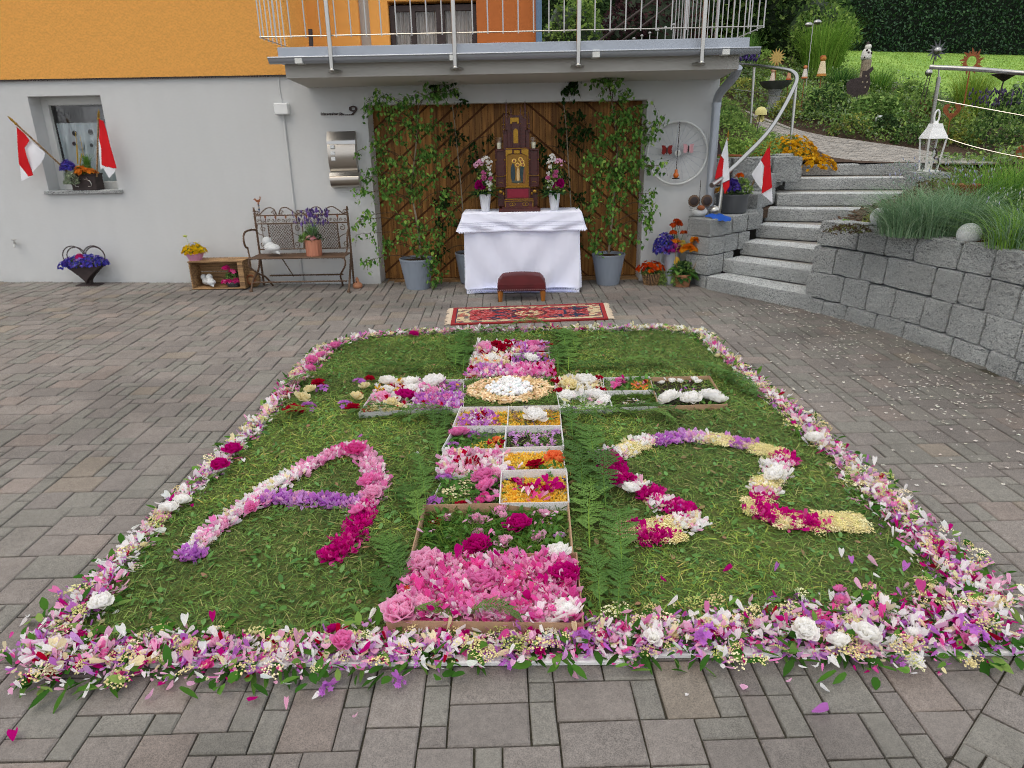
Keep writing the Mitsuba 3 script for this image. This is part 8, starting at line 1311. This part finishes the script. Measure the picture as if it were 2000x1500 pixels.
k = thing('bird_bath', 'grey stone bird bath with a round bowl on the slope', 'bird bath'); c = gp_((4.702,14.2,1.981)); zt = (4.69,14.2,2.368)[2]; h = zt - c[2]
put('pedestal', lathe([(0, -.1), (.16, 0), (.13, .08), (.10, .2), (.10, h * .7), (.13, h - .06)], 18, c), 'm_granite', k, smooth=40); put('bowl', lathe([(.08, h - .08), (.22, h - .02), (.30, h + .08), (.28, h + .08), (.1, h), (0, h - .01)], 26, c), 'm_pot_dark', k, smooth=40)
k = thing('glass_flower', 'cream glass flower on a thin dark stake beside the path', 'ornament'); c = A((3.663,11.6,1.851)); put('bloom', join([(m_[0], m_[1]) for m_ in [lathe([(0, .1), (.05, .09), (.085, .04), (.09, -.02), (.082, -.02), (.07, .03), (0, .08)], 18, c)]] + [scat(petal_t(.8, .2, .1), np.tile(c + A([0, 0, -.01]), (6, 1)), eul(np.arange(6) * 1.05, -1.25, 0), .12)]), 'vc', k, col='#cfc98a', smooth=True); rod(k, c, gp_(A([c[0] - .12, c[1] - .2, 0])), .008, 'm_iron_dark')
k = thing('log_stump', 'tall weathered wooden post on the slope with a spotted bird figure on top', 'post'); c = gp_((6.578,14.8,2.167)); zt = (6.492,14.8,2.825)[2]; put('trunk', lathe([(0, -.1), (.13, 0), (.10, .25), (.085, zt - c[2] - .2), (.09, zt - c[2]), (0, zt - c[2])], 14, c), 'm_bark', k, smooth=50)
k2 = thing('spotted_bird', 'white and black spotted ceramic bird on top of the wooden post', 'figure'); t = A([c[0] - .02, c[1], zt]); put('body', lathe([(0, 0), (.085, 0), (.095, .05), (.08, .14), (.05, .19), (0, .2)], 16, t), 'vc', k2, col='#cfcfca', smooth=True); put('head', ball(.058, t + A([.01, -.01, .22])), 'vc', k2, col='#d5d5d0', smooth=True); put('spots', join([ball(.022, t + A([x, -.082 + abs(x) * .3, z]), (1, .5, 1), 1) for x, z in ((-.05, .04), (.03, .07), (0, .12), (.06, .11), (-.03, .16))]), 'm_iron_dark', k2, kind='stuff'); put('hat', lathe([(.0, .32), (.025, .30), (.03, .275), (.055, .27), (0, .265)], 12, t), 'm_iron_dark', k2)
k = thing('rusty_animal', 'dark rusty metal sheet animal with one raised ear on the slope', 'ornament'); y_ = 14.2
P2 = lambda pts: Polygon([A(p)[[0, 2]] for p in pts]).buffer(.004)
body = union_all([P2([(6.038,14.2,2.221),(5.997,14.2,2.387),(6.071,14.2,2.455),(6.271,14.2,2.486),(6.364,14.2,2.363),(6.371,14.2,2.188),(6.267,14.2,2.129),(6.213,14.2,2.112),(6.241,14.2,1.918),(6.165,14.2,1.919),(6.142,14.2,2.149)]), P2([(6.268,14.2,2.443),(6.275,14.2,2.589),(6.357,14.2,2.596),(6.431,14.2,2.663),(6.456,14.2,2.62),(6.393,14.2,2.544),(6.432,14.2,2.405),(6.422,14.2,2.284),(6.386,14.2,2.214),(6.321,14.2,2.338)])]); holes = union_all([Point(*A(p)[[0, 2]]).buffer(.018) for p in [(6.342,14.2,2.51),(6.376,14.2,2.406),(6.352,14.2,2.32),(6.292,14.2,2.408)]])
put('sheet', ext(body.difference(holes), .012, (0, y_, 0), 'y'), 'm_iron_dark', k)
for lab, p, y, r, c_ in (('small white ball in the bed on the far side of the path', (6.085,12.9,1.642), 12.9, .07, '#b9bfc0'), ('pale green ball among low plants on the far side of the path', (5.753,12.9,1.607), 12.9, .07, '#a3b58a')):
    q = gp_(p); put('garden_ball', ball(r, q + A([0, 0, .14]), sub=3), 'vc', col=c_, smooth=True, label=lab, cat='ball')
# lawn grass near the edge
lx, ly = rv.uniform(5, 20, 26000), rv.uniform(12.5, 26.4, 26000); kk = shapely.contains_xy(lawn_poly, lx, ly); lx, ly = lx[kk], ly[kk]; n = len(lx)
put('lawn_grass', scat(BL, np.c_[lx, ly, tz(lx, ly) + .02], eul(rv.uniform(0, 6.3, n), rv.normal(1.0, .3, n), 0), np.c_[rv.uniform(.015, .03, n), rv.uniform(.03, .06, n), np.full(n, .04)], pick(n, [('#82a344', 3), ('#9ab853', 3), ('#a5b865', 1)], rv)), 'vc_leaf', kind='stuff', label='blades of the mown lawn on the slope', cat='grass')
le = spl(np.c_[lawn_edge[:6], np.zeros(6)], 40); le[:, 2] = tz(le[:, 0], le[:, 1]); k = thing('lawn_kerb', 'low grey stone kerb between the lawn and the sloping bed', 'kerb')
for i in range(0, len(le) - 1): put('stone', hexa(le[i][:2], le[i + 1][:2] * .98 + le[i][:2] * .02, (.0, .16), le[i][2] - .12, le[i][2] + .07, 900 + i, amp=.006), 'm_granite', k, smooth=35)
